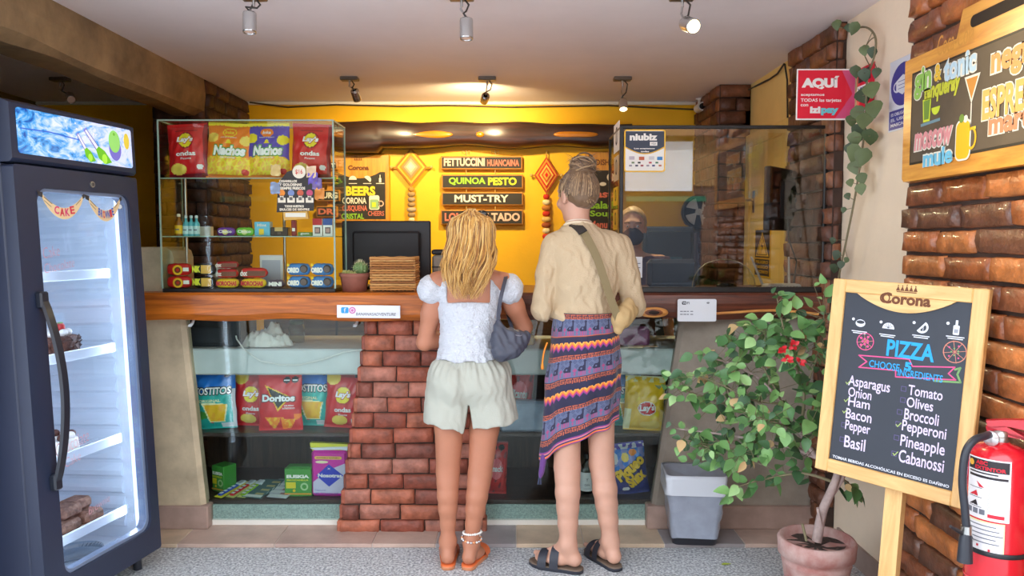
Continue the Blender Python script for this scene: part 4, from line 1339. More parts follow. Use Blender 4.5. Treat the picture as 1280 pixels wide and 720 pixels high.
bis(334, 354, 0, (96, 84, 100), [('t', 'MINI', 0.1, 0.25, 0.9, 0.75, WHT, 0.05)], 'small grey-violet biscuit bag before the white frame in the case', 0.7)
for k in range(3):
    a = 256 + k * 11
    pack('white_card', ('plain white upright card nearest the black wafers in the case', 'plain white upright card, middle one of three in the case', 'plain white upright card nearest the white frame in the case')[k], 'card', a, a + 10, 321, 346, CY1 - 0.06, zf, 0.006, (236, 232, 222), group='upright white cards in the case')
pack('card_holder', 'white upright acrylic holder at the back of the case floor', 'holder', 325, 353, 308, 347, CY1 - 0.07, zf, 0.012, (236, 234, 232), [('r', 0.1, 0.06, 0.9, 0.84, (190, 192, 208))])

# promotional card hanging on the case front
q = P(369, 235, CY0 - 0.02)
t = thing('promo_card', 'black house-shaped sweets card with a round price tag, hung on the glass case front', 'sign', (q.x, CY0 - 0.012, q.z))
s = 3.62 / FPX
b = MB()
pts = [(-24, -30), (22, -28), (24, 2), (18, 12), (2, 24), (-10, 20), (-22, 6)]
b.prism([(x * s, z * s) for x, z in pts], -0.003, 0.0, mat('promo_black', (44, 40, 38), 0.5)); b.build('card', t)
b = MB(); M_CR = mat('promo_cream', (236, 226, 204), 0.5)
for i, (x0, z0, x1, z1, tx) in enumerate(((-20, 7, 2, 10, 'CIGARRILLOS'), (-20, 2.5, 8, 6, 'Y GOLOSINAS'), (-19, -2, 12, 1.5, 'SIEMPRE FRESCOS'), (-14, -24, 10, -21, 'TODOS NUESTROS'), (-20, -28, 17, -25, 'DULCES DE SIEMPRE'))):
    b.text(tx, x0 * s, z0 * s, x1 * s, z1 * s, M_CR, -0.004, 0.05)
for k, c_ in enumerate(((236, 140, 40), (120, 140, 190), (200, 90, 60), (190, 70, 110))):
    x = (-22 + k * 11.5) * s
    b.rect(x, -18 * s, x + 9.5 * s, -12 * s, M_CR, -0.004); b.rect(x + 2.5 * s, -15 * s, x + 7 * s, -9 * s, M_CR, -0.004); b.rect(x + 3.2 * s, -15 * s, x + 6.2 * s, -11 * s, mat('promo_grey', (110, 104, 100), 0.5), -0.005)
    b.disc(x + 5 * s, -6 * s, 4 * s, mat('promo_%d' % k, c_, 0.4), -0.004)
b.build('lettering', t)
b = MB(); b.cyl((5 * s, -0.004, 20 * s), (5 * s, -0.007, 20 * s), 8.2 * s, M_CR, 24); b.text('$16', 0.5 * s, 16.5 * s, 9.5 * s, 23 * s, mat('price_red', (206, 60, 40), 0.5), -0.0075, 0.02); b.build('price_tag', t)
b = MB()
b.prism([(-14 * s, -30 * s), (16 * s, -29 * s), (17 * s, -38 * s), (-13 * s, -40 * s)], -0.03, -0.004, mat('promo_tan', (204, 160, 80), 0.6)); b.rect(-11 * s, -36 * s, 14 * s, -31 * s, mat('promo_white', (220, 216, 200), 0.5), -0.031); b.build('pocket', t)
for k, (x, z, c_) in enumerate(((-24, 22, (200, 180, 120)), (-25, 0, (130, 150, 180)), (22, 12, (96, 80, 170)), (27, 5, (110, 96, 150)), (30, -7, (200, 130, 60)), (20, 20, (214, 190, 160)))):
    b = MB()
    vs, fs = [], []
    for i in range(5):
        for j in range(5):
            vs.append(((x - 6 + 3 * i) * s, -0.006 + 0.006 * nz(i * 1.7 + k, j * 2.1), (z - 7 + 3.5 * j + 1.5 * nz(i, j + k)) * s))
    for i in range(4):
        for j in range(4):
            fs.append((i * 5 + j, i * 5 + 5 + j, i * 5 + 6 + j, i * 5 + 1 + j))
    b.add(vs, fs, mat('sweet_wrap_%d' % k, c_, 0.2, 0.3), True); b.build('sweet_wrapper', t)

# ---------------------------------------------------------------- right glass screen
gx0, gx1, gz1 = P(777, 165, 3.625).x, 1.488, P(900, 160, 3.625).z
sc_ = thing('counter_screen', 'black-framed glass screen box on the dark counter slab, by the brick pier', 'glass screen', (0, 0, 0))
G_SCR = glass('screen_glass', (232, 236, 238), 1.7, base=0.015)
b = MB(); b.box((gx0, 3.622, ZT + 0.012), (gx1, 3.628, gz1), G_SCR); b.build('front_pane', sc_)
b = MB(); b.box((gx0 - 0.003, 3.63, ZT + 0.012), (gx0 + 0.003, 4.03, gz1), G_CASE); b.build('side_pane', sc_)
M_FRB = mat('screen_frame_black', (30, 28, 28), 0.4)
b = MB()
b.box((gx0 - 0.009, 3.615, ZT + 0.001), (gx0 + 0.009, 3.635, gz1 + 0.01), M_FRB, 0.003)
b.box((gx1 - 0.012, 3.615, ZT + 0.001), (gx1 + 0.004, 3.635, gz1 + 0.01), M_FRB, 0.003)
b.box((gx0, 3.615, gz1 - 0.004), (gx1, 3.635, gz1 + 0.012), M_FRB, 0.003)
b.box((gx0, 3.612, ZT), (gx1, 3.64, ZT + 0.026), M_FRB, 0.003)
b.box((gx0 - 0.007, 3.63, gz1 - 0.003), (gx0 + 0.007, 4.04, gz1 + 0.01), M_FRB, 0.003)
b.box((gx0 - 0.008, 4.025, ZT), (gx0 + 0.008, 4.04, gz1 + 0.01), M_FRB, 0.003)
b.build('frame', sc_)
# stickers
a, c = P(780, 215, 3.62), P(832, 162, 3.62)
w, h = c.x - a.x, c.z - a.z
t = thing('payment_sticker', 'yellow-edged white and navy card payment sticker on the screen corner', 'sticker', (a.x, 3.6205, a.z))
M_SY, M_SN, M_SW = mat('sticker_yellow', (246, 190, 40), 0.4), mat('sticker_navy', (46, 54, 72), 0.4), mat('sticker_paper', (236, 230, 222), 0.4)
b = MB(); b.prism(rrect(0, 0, w, h, 0.012), -0.001, 0, M_SY); b.prism(rrect(0.006, 0.006, w - 0.006, h - 0.006, 0.008), -0.0016, -0.001, M_SW)
arc = [(0.006 + (w - 0.012) * i / 14, h * 0.60 - h * 0.155 * math.sin(math.pi * i / 14)) for i in range(15)]
b.prism(arc + [(w - 0.006, h - 0.008), (0.006, h - 0.008)], -0.0021, -0.001, M_SN)
b.line([(p[0], p[1] - 0.003) for p in arc], 0.005, M_SY, -0.0024); b.build('card', t)
b = MB()
b.text('niubiz', 0.13 * w, 0.74 * h, 0.80 * w, 0.91 * h, M_SW, -0.003, 0.05); b.rect(0.62 * w, 0.62 * h, 0.8 * w, 0.71 * h, M_SW, -0.003); b.text('VISA', 0.65 * w, 0.64 * h, 0.77 * w, 0.69 * h, M_SN, -0.0035)
b.text('Los aceptamos', 0.24 * w, 0.53 * h, 0.74 * w, 0.57 * h, M_SW, -0.003, 0.04); b.text('todas', 0.4 * w, 0.465 * h, 0.6 * w, 0.505 * h, M_SW, -0.003, 0.04)
for i, (x, z, c_) in enumerate(((0.12, 0.29, (190, 176, 186)), (0.36, 0.28, (190, 90, 50)), (0.6, 0.29, (206, 200, 200)), (0.8, 0.28, (60, 130, 190)), (0.18, 0.2, (110, 130, 90)), (0.33, 0.2, (40, 40, 44)), (0.6, 0.2, (190, 70, 80)), (0.76, 0.2, (70, 120, 90)), (0.12, 0.13, (150, 140, 150)), (0.27, 0.13, (70, 70, 90)), (0.4, 0.13, (160, 60, 70)), (0.54, 0.13, (150, 140, 150)), (0.68, 0.13, (70, 70, 120)), (0.84, 0.13, (190, 110, 80)))):
    b.rect(x * w, z * h, (x + (0.13 if z > 0.25 else 0.07)) * w, (z + (0.08 if z > 0.25 else 0.04)) * h, mat('logo_%d' % i, c_, 0.5), -0.003)
b.build('lettering', t)
# stickers on the side pane (facing the till, edge-on from the front)
for i, (y0, y1, z0, z1, col, nm) in enumerate(((3.66, 3.86, 1.88, 2.02, (236, 232, 224), 'white arrow sticker at the top of the screen side pane'), (3.68, 3.84, 1.74, 1.86, (196, 180, 150), 'beige notice sticker on the screen side pane below the arrow'), (3.70, 3.86, 1.62, 1.71, (230, 190, 40), 'yellow notice sticker on the screen side pane'), (3.70, 3.86, 1.50, 1.60, (226, 186, 60), 'lowest yellow notice sticker on the screen side pane'))):
    t = thing('notice_sticker', nm, 'sticker', (gx0 - 0.0045, y0, z0), group='stickers on the screen side pane')
    b = MB(); b.box((-0.001, 0, 0), (0, y1 - y0, z1 - z0), mat('notice_%d' % i, col, 0.5)); b.build('card', t)
    b = MB(); b.mx = Matrix(((0, 1, 0, -0.0012), (1, 0, 0, 0), (0, 0, 1, 0), (0, 0, 0, 1)))
    hh, ww = z1 - z0, y1 - y0
    b.disc(ww / 2, hh * 0.55, hh * 0.32, M_INK, 0); b.disc(ww / 2, hh * 0.55, hh * 0.24, mat('notice_%d' % i), -0.0003); b.rect(ww * 0.46, hh * 0.3, ww * 0.54, hh * 0.8, M_INK, -0.0006); b.build('print', t)
a, c = P(790, 347, 3.62), P(803, 321, 3.62)
t = thing('notice_sticker', 'small white printed notice low on the counter screen beside the beige shirt', 'sticker', (a.x, 3.6205, a.z))
w, h = c.x - a.x, c.z - a.z
b = MB(); b.prism([(0, 0), (w, 0), (w, h), (0, h)], -0.001, 0, M_PAPER); b.build('card', t)
b = MB()
for k in range(4): b.rect(0.2 * w, (0.76 - 0.1 * k) * h, (0.5 + 0.3 * (k % 2)) * w, (0.8 - 0.1 * k) * h, M_INKG, -0.0016)
b.build('print', t)

# things on the counter: monitor, cactus pot, basket, receipt printer, card reader
M_PLB = mat('black_plastic', (34, 34, 38), 0.45)
M_PLB2 = mat('black_plastic_gloss', (24, 24, 28), 0.25)
a, c = P(428, 350, 3.98), P(538, 276, 3.98)
mw, mh = c.x - a.x, c.z - a.z
t = thing('computer_monitor', 'black computer monitor seen from behind on the counter, behind the wicker basket', 'monitor', ((a.x + c.x) / 2, 3.98, ZT))
b = MB(); b.box((-mw / 2, 0, a.z - ZT), (mw / 2, 0.03, c.z - ZT), M_PLB, 0.006); b.build('screen_panel', t)
b = MB(); b.box((-mw * 0.37, -0.03, a.z - ZT + 0.02), (mw * 0.39, 0.0, c.z - ZT - 0.055), mat('black_plastic_back', (26, 26, 30), 0.55), 0.01); b.build('rear_housing', t)
b = MB(); b.box((-0.03, -0.028, 0.012), (0.03, -0.005, 0.2), M_PLB, 0.004); b.build('stand_neck', t)
b = MB(); b.box((-0.12, -0.10, 0), (0.12, 0.10, 0.014), M_PLB, 0.006); b.build('stand_base', t)
# cactus pot
q = P(443, 370, 3.69)
t = thing('cactus_pot', 'terracotta pot of small cacti on the counter beside the wicker basket', 'potted plant', (q.x, 3.70, ZT))
M_TER = mat('terracotta', (150, 92, 76), 0.7, noise=0.18, nscale=14)
b = MB(); b.lathe([(0.0, 0), (0.058, 0), (0.068, 0.07), (0.074, 0.074), (0.075, 0.09), (0.068, 0.09), (0.064, 0.078), (0, 0.078)], M_TER, n=28); b.build('pot', t)
b = MB(); b.lathe([(0.065, 0.079), (0, 0.082)], mat('soil', (66, 50, 42), 0.9, noise=0.3, nscale=50), n=20, cap=False); b.build('soil', t)
def cactus(mb, c, r, h, m, ribs=9, spikes=40, sp=None):
    vs, fs = [], []
    nv, nu = 10, ribs * 4
    for j in range(nv + 1):
        th = math.pi * j / nv
        for i in range(nu):
            a = 2 * math.pi * i / nu
            rr = r * (1 + 0.12 * math.cos(ribs * a)) * math.sin(th)
            vs.append((c[0] + rr * math.cos(a), c[1] + rr * math.sin(a), c[2] + h * (1 + math.cos(th)) / 2))
    for j in range(nv):
        for i in range(nu):
            k = (i + 1) % nu
            fs.append((j * nu + i, j * nu + k, (j + 1) * nu + k, (j + 1) * nu + i))
    mb.add(vs, fs, m, True)
    rnd = random.Random(3)
    for k in range(spikes):
        a, th = rnd.uniform(0, 6.28), rnd.uniform(0.1, 1.9)
        d = Vector((math.cos(a) * math.sin(th), math.sin(a) * math.sin(th), math.cos(th)))
        p = Vector((c[0] + d.x * r, c[1] + d.y * r, c[2] + h / 2 + d.z * h / 2))
        mb.tube([p, p + d * 0.012], [0.0009, 0.0003], sp, 4)
M_CAC, M_SPK = mat('cactus_green', (112, 140, 84), 0.6), mat('cactus_spine', (226, 214, 170), 0.6)
b = MB(); cactus(b, (0.028, 0.01, 0.076), 0.034, 0.07, M_CAC, 11, 90, M_SPK); b.build('round_cactus', t)
M_SUC = mat('succulent_pale', (176, 178, 110), 0.55)
for (cx, cy, rr) in ((-0.035, -0.015, 0.028), (-0.03, 0.03, 0.022), (0.0, -0.04, 0.02)):
    b = MB()
    for ring in range(3):
        for k in range(7 - ring):
            a = 2 * math.pi * k / (7 - ring) + ring * 0.4
            d = Vector((math.cos(a), math.sin(a), 0.5 + 0.5 * ring)).normalized()
            c0 = Vector((cx, cy, 0.082)); b.tube([c0, c0 + d * rr * 0.6, c0 + d * rr], [0.004, 0.007, 0.0015], M_SUC, 6)
    b.build('succulent', t)
# wicker basket
a, c = P(463, 368, 3.66), P(519, 326, 3.66)
bw_, bh_ = c.x - a.x, c.z - a.z
t = thing('wicker_basket', 'woven brown wicker basket on the counter in front of the monitor', 'basket', ((a.x + c.x) / 2, 3.66, ZT))
M_WK = [mat('wicker_%d' % i, c_, 0.6) for i, c_ in enumerate(((176, 116, 58), (196, 140, 76), (146, 92, 46), (208, 158, 96)))]
b = MB(); b.box((-bw_ / 2 + 0.008, 0.008, 0.002), (bw_ / 2 - 0.008, 0.142, bh_ - 0.01), mat('wicker_dark', (58, 36, 20), 0.8)); 
rows_ = 13
for r in range(rows_):
    z = 0.006 + (bh_ - 0.012) * (r + 0.5) / rows_
    for side in range(4):
        L = bw_ if side % 2 == 0 else 0.15
        N = 22 if side % 2 == 0 else 14
        pts = []
        for i in range(N + 1):
            u = -L / 2 + L * i / N
            off = 0.0035 * math.sin(i * math.pi / 2 + (math.pi if r % 2 else 0)) + 0.001 * RND.uniform(-1, 1)
            zz = z + RND.uniform(-0.0008, 0.0008)
            pts.append({0: (u, 0.003 + off, zz), 1: (bw_ / 2 - 0.003 - off, 0.075 + u, zz), 2: (u, 0.147 - off, zz), 3: (-bw_ / 2 + 0.003 + off, 0.075 + u, zz)}[side])
        b.tube(pts, 0.0056, RND.choice(M_WK), 6)
for x in [-bw_ / 2 + bw_ * k / 11 for k in range(12)]:
    b.tube([(x * 0.97, 0.004, 0), (x * 0.97, 0.004, bh_)], 0.003, M_WK[2], 5)
b.build('woven_body', t)
b = MB()
for dz, ph in ((0, 0), (0.004, 1.5)):
    loop = []
    for (p, q_) in (((-1, 0), (1, 0)), ((1, 0), (1, 1)), ((1, 1), (-1, 1)), ((-1, 1), (-1, 0))):
        for i in range(12):
            s_ = i / 12
            loop.append(((p[0] + (q_[0] - p[0]) * s_) * (bw_ / 2 - 0.002), (p[1] + (q_[1] - p[1]) * s_) * 0.15, bh_ - 0.004 + dz + 0.002 * math.sin(len(loop) * 1.3 + ph)))
    loop.append(loop[0])
    b.tube(loop, 0.006, M_WK[1 if ph else 0], 6)
b.build('rim', t)
# receipt printer behind
a, c = P(540, 350, 4.0), P(566, 308, 4.0)
t = thing('receipt_printer', 'grey receipt printer with a dark top on the counter beside the monitor', 'printer', (a.x, 4.0, ZT))
w = c.x - a.x
b = MB(); b.box((0, 0, 0), (w + 0.05, 0.16, 0.17), mat('printer_grey', (150, 142, 128), 0.5), 0.01); b.build('body', t)
b = MB(); b.box((-0.002, -0.003, 0.172), (w + 0.052, 0.163, 0.20), M_PLB, 0.008); b.build('lid', t)
b = MB(); b.box((0.006, -0.002, 0.03), (w + 0.04, 0.0, 0.09), mat('printer_dark', (110, 100, 86), 0.5)); b.box((0.0, -0.003, 0.105), (w + 0.05, 0.0, 0.112), M_PLB); b.build('paper_slot', t)
# behind the glass screen: computer mouse, router with aerials, round convex screen rim
q = P(908, 364, 3.85)
t = thing('computer_mouse', 'black computer mouse on the counter behind the glass screen', 'mouse', (q.x, 3.85, ZT))
b = MB(); b.ball((0, 0, 0.018), (0.052, 0.03, 0.0175), M_PLB2, 20, 12); b.build('mouse_body', t)
b = MB(); b.tube([(0.05, 0, 0.012), (0.09, 0.02, 0.008), (0.15, 0.01, 0.01), (0.2, 0.05, 0.02)], 0.0025, M_PLB, 6); b.build('cable', t)
q = P(977, 367, 3.82)
t = thing('wifi_router', 'white router with two raised aerials on the counter behind the screen', 'router', (q.x, 3.82, ZT))
b = MB(); b.box((-0.085, -0.04, 0), (0.085, 0.06, 0.03), mat('router_white', (214, 206, 190), 0.4), 0.006); b.build('case', t)
b = MB()
for k in range(9): b.box((-0.07 + k * 0.016, -0.0415, 0.008), (-0.062 + k * 0.016, -0.039, 0.02), mat('router_slot', (150, 140, 124), 0.5))
b.build('vent', t)
for x0, x1 in ((-0.08, -0.14), (0.055, 0.052)):
    b = MB(); b.tube([(x0, 0.05, 0.02), (x1, 0.055, 0.165)], [0.007, 0.005], mat('router_white'), 8); b.build('aerial', t)
# curved clear counter shield behind the glass
b = MB()
q0, q1 = P(865, 369, 3.75), P(944, 369, 3.75)
t = thing('round_shield', 'clear round-topped acrylic shield on the counter behind the screen', 'shield', ((q0.x + q1.x) / 2, 3.75, ZT))
R = (q1.x - q0.x) / 2
hS = P(905, 324, 3.75).z - ZT
arcp = [(R * math.cos(math.pi * i / 24), hS * math.sin(math.pi * i / 24) ** 0.8) for i in range(25)]
b.prism(arcp, 0, 0.003, G_CASE); b.build('acrylic_sheet', t)
b = MB(); b.tube([(p[0], 0.0015, p[1]) for p in arcp], 0.0022, mat('acrylic_edge', (176, 160, 120), 0.3), 6); b.build('edge', t)
q0 = P(812, 365, 3.95)
t = thing('card_terminal', 'dark grey point-of-sale terminal on the counter behind the glass screen', 'terminal', (P(840, 366, 3.95).x, 3.95, ZT))
b = MB(); b.box((-0.13, -0.02, 0.0), (0.13, 0.06, 0.15), mat('terminal_grey', (86, 90, 100), 0.4), 0.02); b.build('housing', t)
b = MB(); b.box((-0.11, -0.024, 0.03), (0.11, -0.02, 0.13), mat('terminal_back', (60, 62, 70), 0.5), 0.004); b.build('rear_panel', t)
# ---------------------------------------------------------------- ceiling spots
M_LB, M_LH = mat('lamp_base', (120, 112, 104), 0.35, 0.7), mat('lamp_steel', (200, 198, 196), 0.25, 0.9)
M_CABLE = mat('lamp_cable', (60, 54, 50), 0.5)
M_LENS_OFF = mat('lens_dim', (236, 196, 176), 0.3)
M_LENS_ON = mat('lens_lit', (255, 226, 150), 0.3, emit=14.0)
def spot(base, head, aim, lit, power, label, r=0.029, L=0.085, ang=80, col=(1.0, 0.78, 0.42), bw=0.055):
    bx, by = base
    t = thing('spot_lamp', label, 'ceiling lamp', (bx, by, CEILZ), group='ceiling spot lamps')
    b = MB(); b.box((-bw, -0.03, -0.022), (bw, 0.03, 0.0), M_LB, 0.004); b.build('base', t)
    h = Vector(head) - Vector((bx, by, CEILZ))
    d = (Vector(aim) - Vector(head)).normalized()
    a0 = h - d * L * 0.55
    b = MB()
    b.cyl((0, 0, -0.02), (0, 0, -0.05), 0.006, M_LH)
    b.tube([(0.012, 0, -0.02), (0.03, -0.01, -0.045), (0.02, -0.02, (a0.z - 0.05) / 2), a0 + Vector((-0.01, -0.02, 0.01)), a0], 0.004, M_CABLE, 6)
    b.tube([(0, 0, -0.045), (-0.004, 0, a0.z * 0.6), a0], 0.0045, M_LH, 6)
    b.build('arm', t)
    b = MB()
    n = 24
    up = d.orthogonal().normalized(); w = d.cross(up)
    vs, fs = [], []
    prof = [(0.5, -0.5), (0.95, -0.47), (1, -0.4), (1, 0.42), (0.98, 0.5), (0.86, 0.5), (0.84, 0.44)]
    for (rr, s_) in prof:
        for k in range(n):
            an = 2 * math.pi * k / n
            vs.append(h + d * L * s_ + (up * math.cos(an) + w * math.sin(an)) * r * rr)
    for i in range(len(prof) - 1):
        for k in range(n):
            j = (k + 1) % n
            fs.append((i * n + k, i * n + j, (i + 1) * n + j, (i + 1) * n + k))
    fs.append(tuple(range(n)))
    b.add(vs, fs, M_LH, True)
    hd = b.build('lamp_head', t)
    b = MB(); c = h + d * L * 0.43
    b.add([c + (up * math.cos(2 * math.pi * k / n) + w * math.sin(2 * math.pi * k / n)) * r * 0.85 for k in range(n)] + [c + d * 0.006], [(k, (k + 1) % n, n) for k in range(n)], M_LENS_ON if lit else M_LENS_OFF, True)
    b.build('lens', hd)
    if power:
        l = bpy.data.lights.new('spot_light', 'SPOT'); l.energy = power * SPOT_POWER; l.spot_size = math.radians(ang); l.spot_blend = 0.9; l.color = col; l.shadow_soft_size = 0.03
        o = bpy.data.objects.new('spot_light', l); COL.objects.link(o); o.parent = t
        o.location = h + d * (L * 0.55 + 0.01)
        o.rotation_euler = d.to_track_quat('-Z', 'Y').to_euler()
def cxy(px, py):
    y = (CEILZ - CAMH) / (P(px, py, 1).z - CAMH)
    return (P(px, py, y).x, y)
yb, yf = 4.75, 3.17
B1, B2, B3 = [(P(x, y, yb).x, yb) for x, y in ((437, 98), (609, 102), (778, 105))]
F1, F2, F3 = [(P(x, y, yf).x, yf) for x, y in ((317, 0), (577, 0), (853, 4))]
spot(B1, P(445, 119, yb - 0.05), P(500, 300, 5.5), False, 40, 'back row ceiling spot over the glass snack case, tilted right', 0.026, 0.07, 150)
spot(B2, P(606, 123, yb + 0.03), P(580, 200, 5.6), False, 50, 'back row ceiling spot above the hanging plank menu', 0.026, 0.07, 160)
spot(B3, P(779, 131, yb - 0.06), P(790, 330, 4.2), True, 44, 'lit ceiling spot in the back row above the counter glass', 0.026, 0.07, 150)
spot(F1, P(312, 28, yf - 0.02), P(311, 300, yf - 0.1), False, 6, 'front row ceiling spot nearest the beam, pointing down', 0.027, 0.085, bw=0.05)
spot(F2, P(583, 36, yf - 0.02), P(586, 300, yf - 0.1), False, 6, 'unlit ceiling spot at front, above the blonde woman', 0.027, 0.085, bw=0.05)
spot(F3, P(862, 31, yf - 0.10), P(1090, 120, 2.0), True, 75, 'glowing ceiling spot at front, turned to the cocktail board', 0.03, 0.085, 90, bw=0.05)
FL = cxy(75, 97)
spot(FL, P(88, 122, FL[1] - 0.1), P(140, 260, FL[1] - 0.9), False, 0, 'dark ceiling spot behind the fridge, left of the beam', 0.026, 0.06)
# ---------------------------------------------------------------- camera dome and cable under the cornice
q = P(883, 131, 5.3)
t = thing('security_camera', 'small white security camera under the ceiling at the back right brick pier', 'security camera', (q.x - 0.02, 5.36, q.z))
M_CAMW = mat('camera_white', (226, 222, 214), 0.35)
b = MB(); b.cyl((0.0, 0.1, 0.0), (0, -0.03, -0.004), 0.03, M_CAMW, 20); b.build('body', t)
b = MB(); b.cyl((0, -0.028, -0.004), (0, -0.034, -0.0042), 0.021, M_PLB2, 20); b.build('lens', t)
b = MB(); b.cyl((0, 0.07, 0.0), (0.01, 0.1, CEILZ - q.z), 0.01, M_CAMW, 12); b.cyl((0.01, 0.1, CEILZ - q.z - 0.012), (0.01, 0.1, CEILZ - q.z), 0.026, M_CAMW, 16); b.build('mount', t)
b = MB()
pts = [P(x, y, 5.57) for x, y in ((312, 128), (360, 134), (420, 131), (500, 133), (560, 132), (640, 134), (760, 132), (870, 137))]
b.tube(pts, 0.006, mat('cable_dark', (70, 56, 30), 0.6), 6)
tag(b.build('ceiling_cable'), 'thin dark cable sagging along the yellow wall just under the cornice', 'cable')
b = MB()
b.tube([PX(980, 80, 1.515), PX(972, 92, 1.52), PX(962, 99, 1.52), PX(946, 107, 1.51), PX(936, 112, 1.45)], 0.006, M_PLB, 6)
b.tube([PX(981, 80, 1.515), PX(984, 100, 1.52), PX(985, 180, 1.52), PX(984, 260, 1.52)], 0.005, M_PLB, 6)
tag(b.build('wall_cable'), 'black cable looping down the cream wall beside the brick pier', 'cable')

# ---------------------------------------------------------------- live-edge beam on the yellow wall
M_DARKSLAB = wood('dark_slab_shelf', (66, 36, 22), (32, 19, 14), (1.0, 8, 10), 0.3, 0.4, 0.1)
b = MB()
N = 70
xa, xb_ = P(418, 165, 5.45).x, P(790, 168, 5.45).x
vs, fs = [], []
for i in range(N + 1):
    u = i / N
    x = xa + (xb_ - xa) * u
    zt_ = P(640, 152 + 2.5 * nz(u * 9, 1) + 4 * u * u, 5.45).z
    zb_ = P(640, 183 + 4 * nz(u * 7, 5) + (6 if u < 0.15 else 0) - 2 * u, 5.45).z
    f = 5.42 + 0.02 * nz(u * 8, 3)
    ring = [(5.595, zt_), (f + 0.02, zt_), (f, zt_ - 0.03), (f + 0.012, (zt_ + zb_) / 2), (f + 0.002, zb_ + 0.03), (f + 0.03, zb_), (5.595, zb_)]
    vs += [(x, y, z) for y, z in ring]
for i in range(N):
    for k in range(7):
        fs.append((i * 7 + k, (i + 1) * 7 + k, (i + 1) * 7 + (k + 1) % 7, i * 7 + (k + 1) % 7))
fs += [tuple(range(7)), tuple(range(N * 7, N * 7 + 7))]
b.add(vs, fs, M_DARKSLAB, True)
for px_ in (538, 600, 720):
    q = P(px_, 168, 5.425); b.ball((q.x, 5.43, q.z), (0.16 if px_ != 600 else 0.03, 0.018, 0.028 if px_ != 600 else 0.02), mat('amber_burl', (196, 124, 24), 0.3, coat=0.3, noise=0.2), 24, 10)
tag(b.build('live_edge_beam'), 'dark glossy live-edge wooden beam fixed across the yellow back wall', 'beam', kind='thing')

# ---------------------------------------------------------------- hanging plank menu
BW = 5.585
rowsP = ((551, 653, 195, 212, 'FETTUCCINI HUANCAINA'), (552, 654, 218, 236, 'QUINOA PESTO'), (552, 654, 240, 257, 'MUST-TRY'), (551, 654, 262, 281, 'LOMO SALTADO'))
t = thing('hanging_menu', 'four dark wooden planks with chalk dish names, hung in a column on the yellow wall', 'menu sign', (P(602, 238, BW).x, BW, P(602, 238, BW).z))
t0 = Vector(t.location)
M_FRM = mat('plank_edge', (196, 132, 50), 0.55, noise=0.15, nscale=10)
M_BOARD = mat('chalkboard', (50, 46, 42), 0.7, noise=0.12, nscale=6)
CH = {'pink': (236, 190, 170), 'green': (150, 206, 60), 'white': (240, 232, 214), 'coral': (222, 120, 100), 'yellow': (240, 214, 60), 'lime': (214, 226, 60), 'blue': (150, 206, 226)}
def chalk(k): return mat('chalk_' + k, CH[k], 0.8)
for i, (x0, x1, y0, y1, s_) in enumerate(rowsP):
    a, c = P(x0, y1, BW - 0.02) - t0, P(x1, y0, BW - 0.02) - t0
    b = MB(); b.box((a.x, -0.03, a.z), (c.x, -0.002, c.z), M_FRM, 0.004); b.box((a.x + 0.01, -0.034, a.z + 0.01), (c.x - 0.01, -0.03, c.z - 0.01), M_BOARD); pl = b.build('plank', t)
    w, h = c.x - a.x, c.z - a.z
    b = MB()
    zz0, zz1 = a.z + 0.24 * h, a.z + 0.78 * h
    if i == 0:
        b.text('FETTUCCINI', a.x + 0.04 * w, zz0 - 0.0 * h, a.x + 0.54 * w, zz1 + 0.06 * h, chalk('pink'), -0.0355, 0.04); b.text('HUANCAINA', a.x + 0.57 * w, zz0, a.x + 0.96 * w, zz1 - 0.06 * h, chalk('coral'), -0.0355, 0.03)
    elif i == 1:
        b.text('QUINOA', a.x + 0.09 * w, zz0, a.x + 0.54 * w, zz1, chalk('green'), -0.0355, 0.04); b.text('PESTO', a.x + 0.57 * w, zz0, a.x + 0.92 * w, zz1, chalk('lime'), -0.0355, 0.04)
    elif i == 2:
        b.text('MUST-TRY', a.x + 0.16 * w, zz0, a.x + 0.82 * w, zz1, chalk('white'), -0.0355, 0.03)
    else:
        b.text('LOMO', a.x + 0.05 * w, zz0, a.x + 0.36 * w, zz1, chalk('coral'), -0.0355, 0.04); b.text('SALTADO', a.x + 0.42 * w, zz0, a.x + 0.96 * w, zz1, chalk('pink'), -0.0355, 0.04)
    b.build('lettering', pl)
M_ROPE = mat('jute', (206, 170, 90), 0.85)
for fx in (0.31, 0.66):
    b = MB()
    x = P(551 + 103 * fx, 200, BW).x - t0.x
    ztop = P(600, 188, BW).z - t0.z
    b.tube([(x, -0.012, ztop), (x + 0.004, -0.014, P(600, 195, BW).z - t0.z)], 0.004, M_ROPE, 6)
    for (ya, yb_) in ((212, 218), (236, 240), (257, 262)):
        b.tube([(x, -0.014, P(600, ya - 1, BW).z - t0.z), (x, -0.014, P(600, yb_ + 1, BW).z - t0.z)], 0.004, M_ROPE, 6)
    for sg in (-1, 1):
        b.tube([(x, -0.014, ztop - 0.02), (x + sg * 0.025, -0.016, ztop - 0.005), (x + sg * 0.03, -0.016, ztop - 0.03), (x, -0.016, ztop - 0.035)], 0.003, M_ROPE, 5)
    b.build('cord', t)

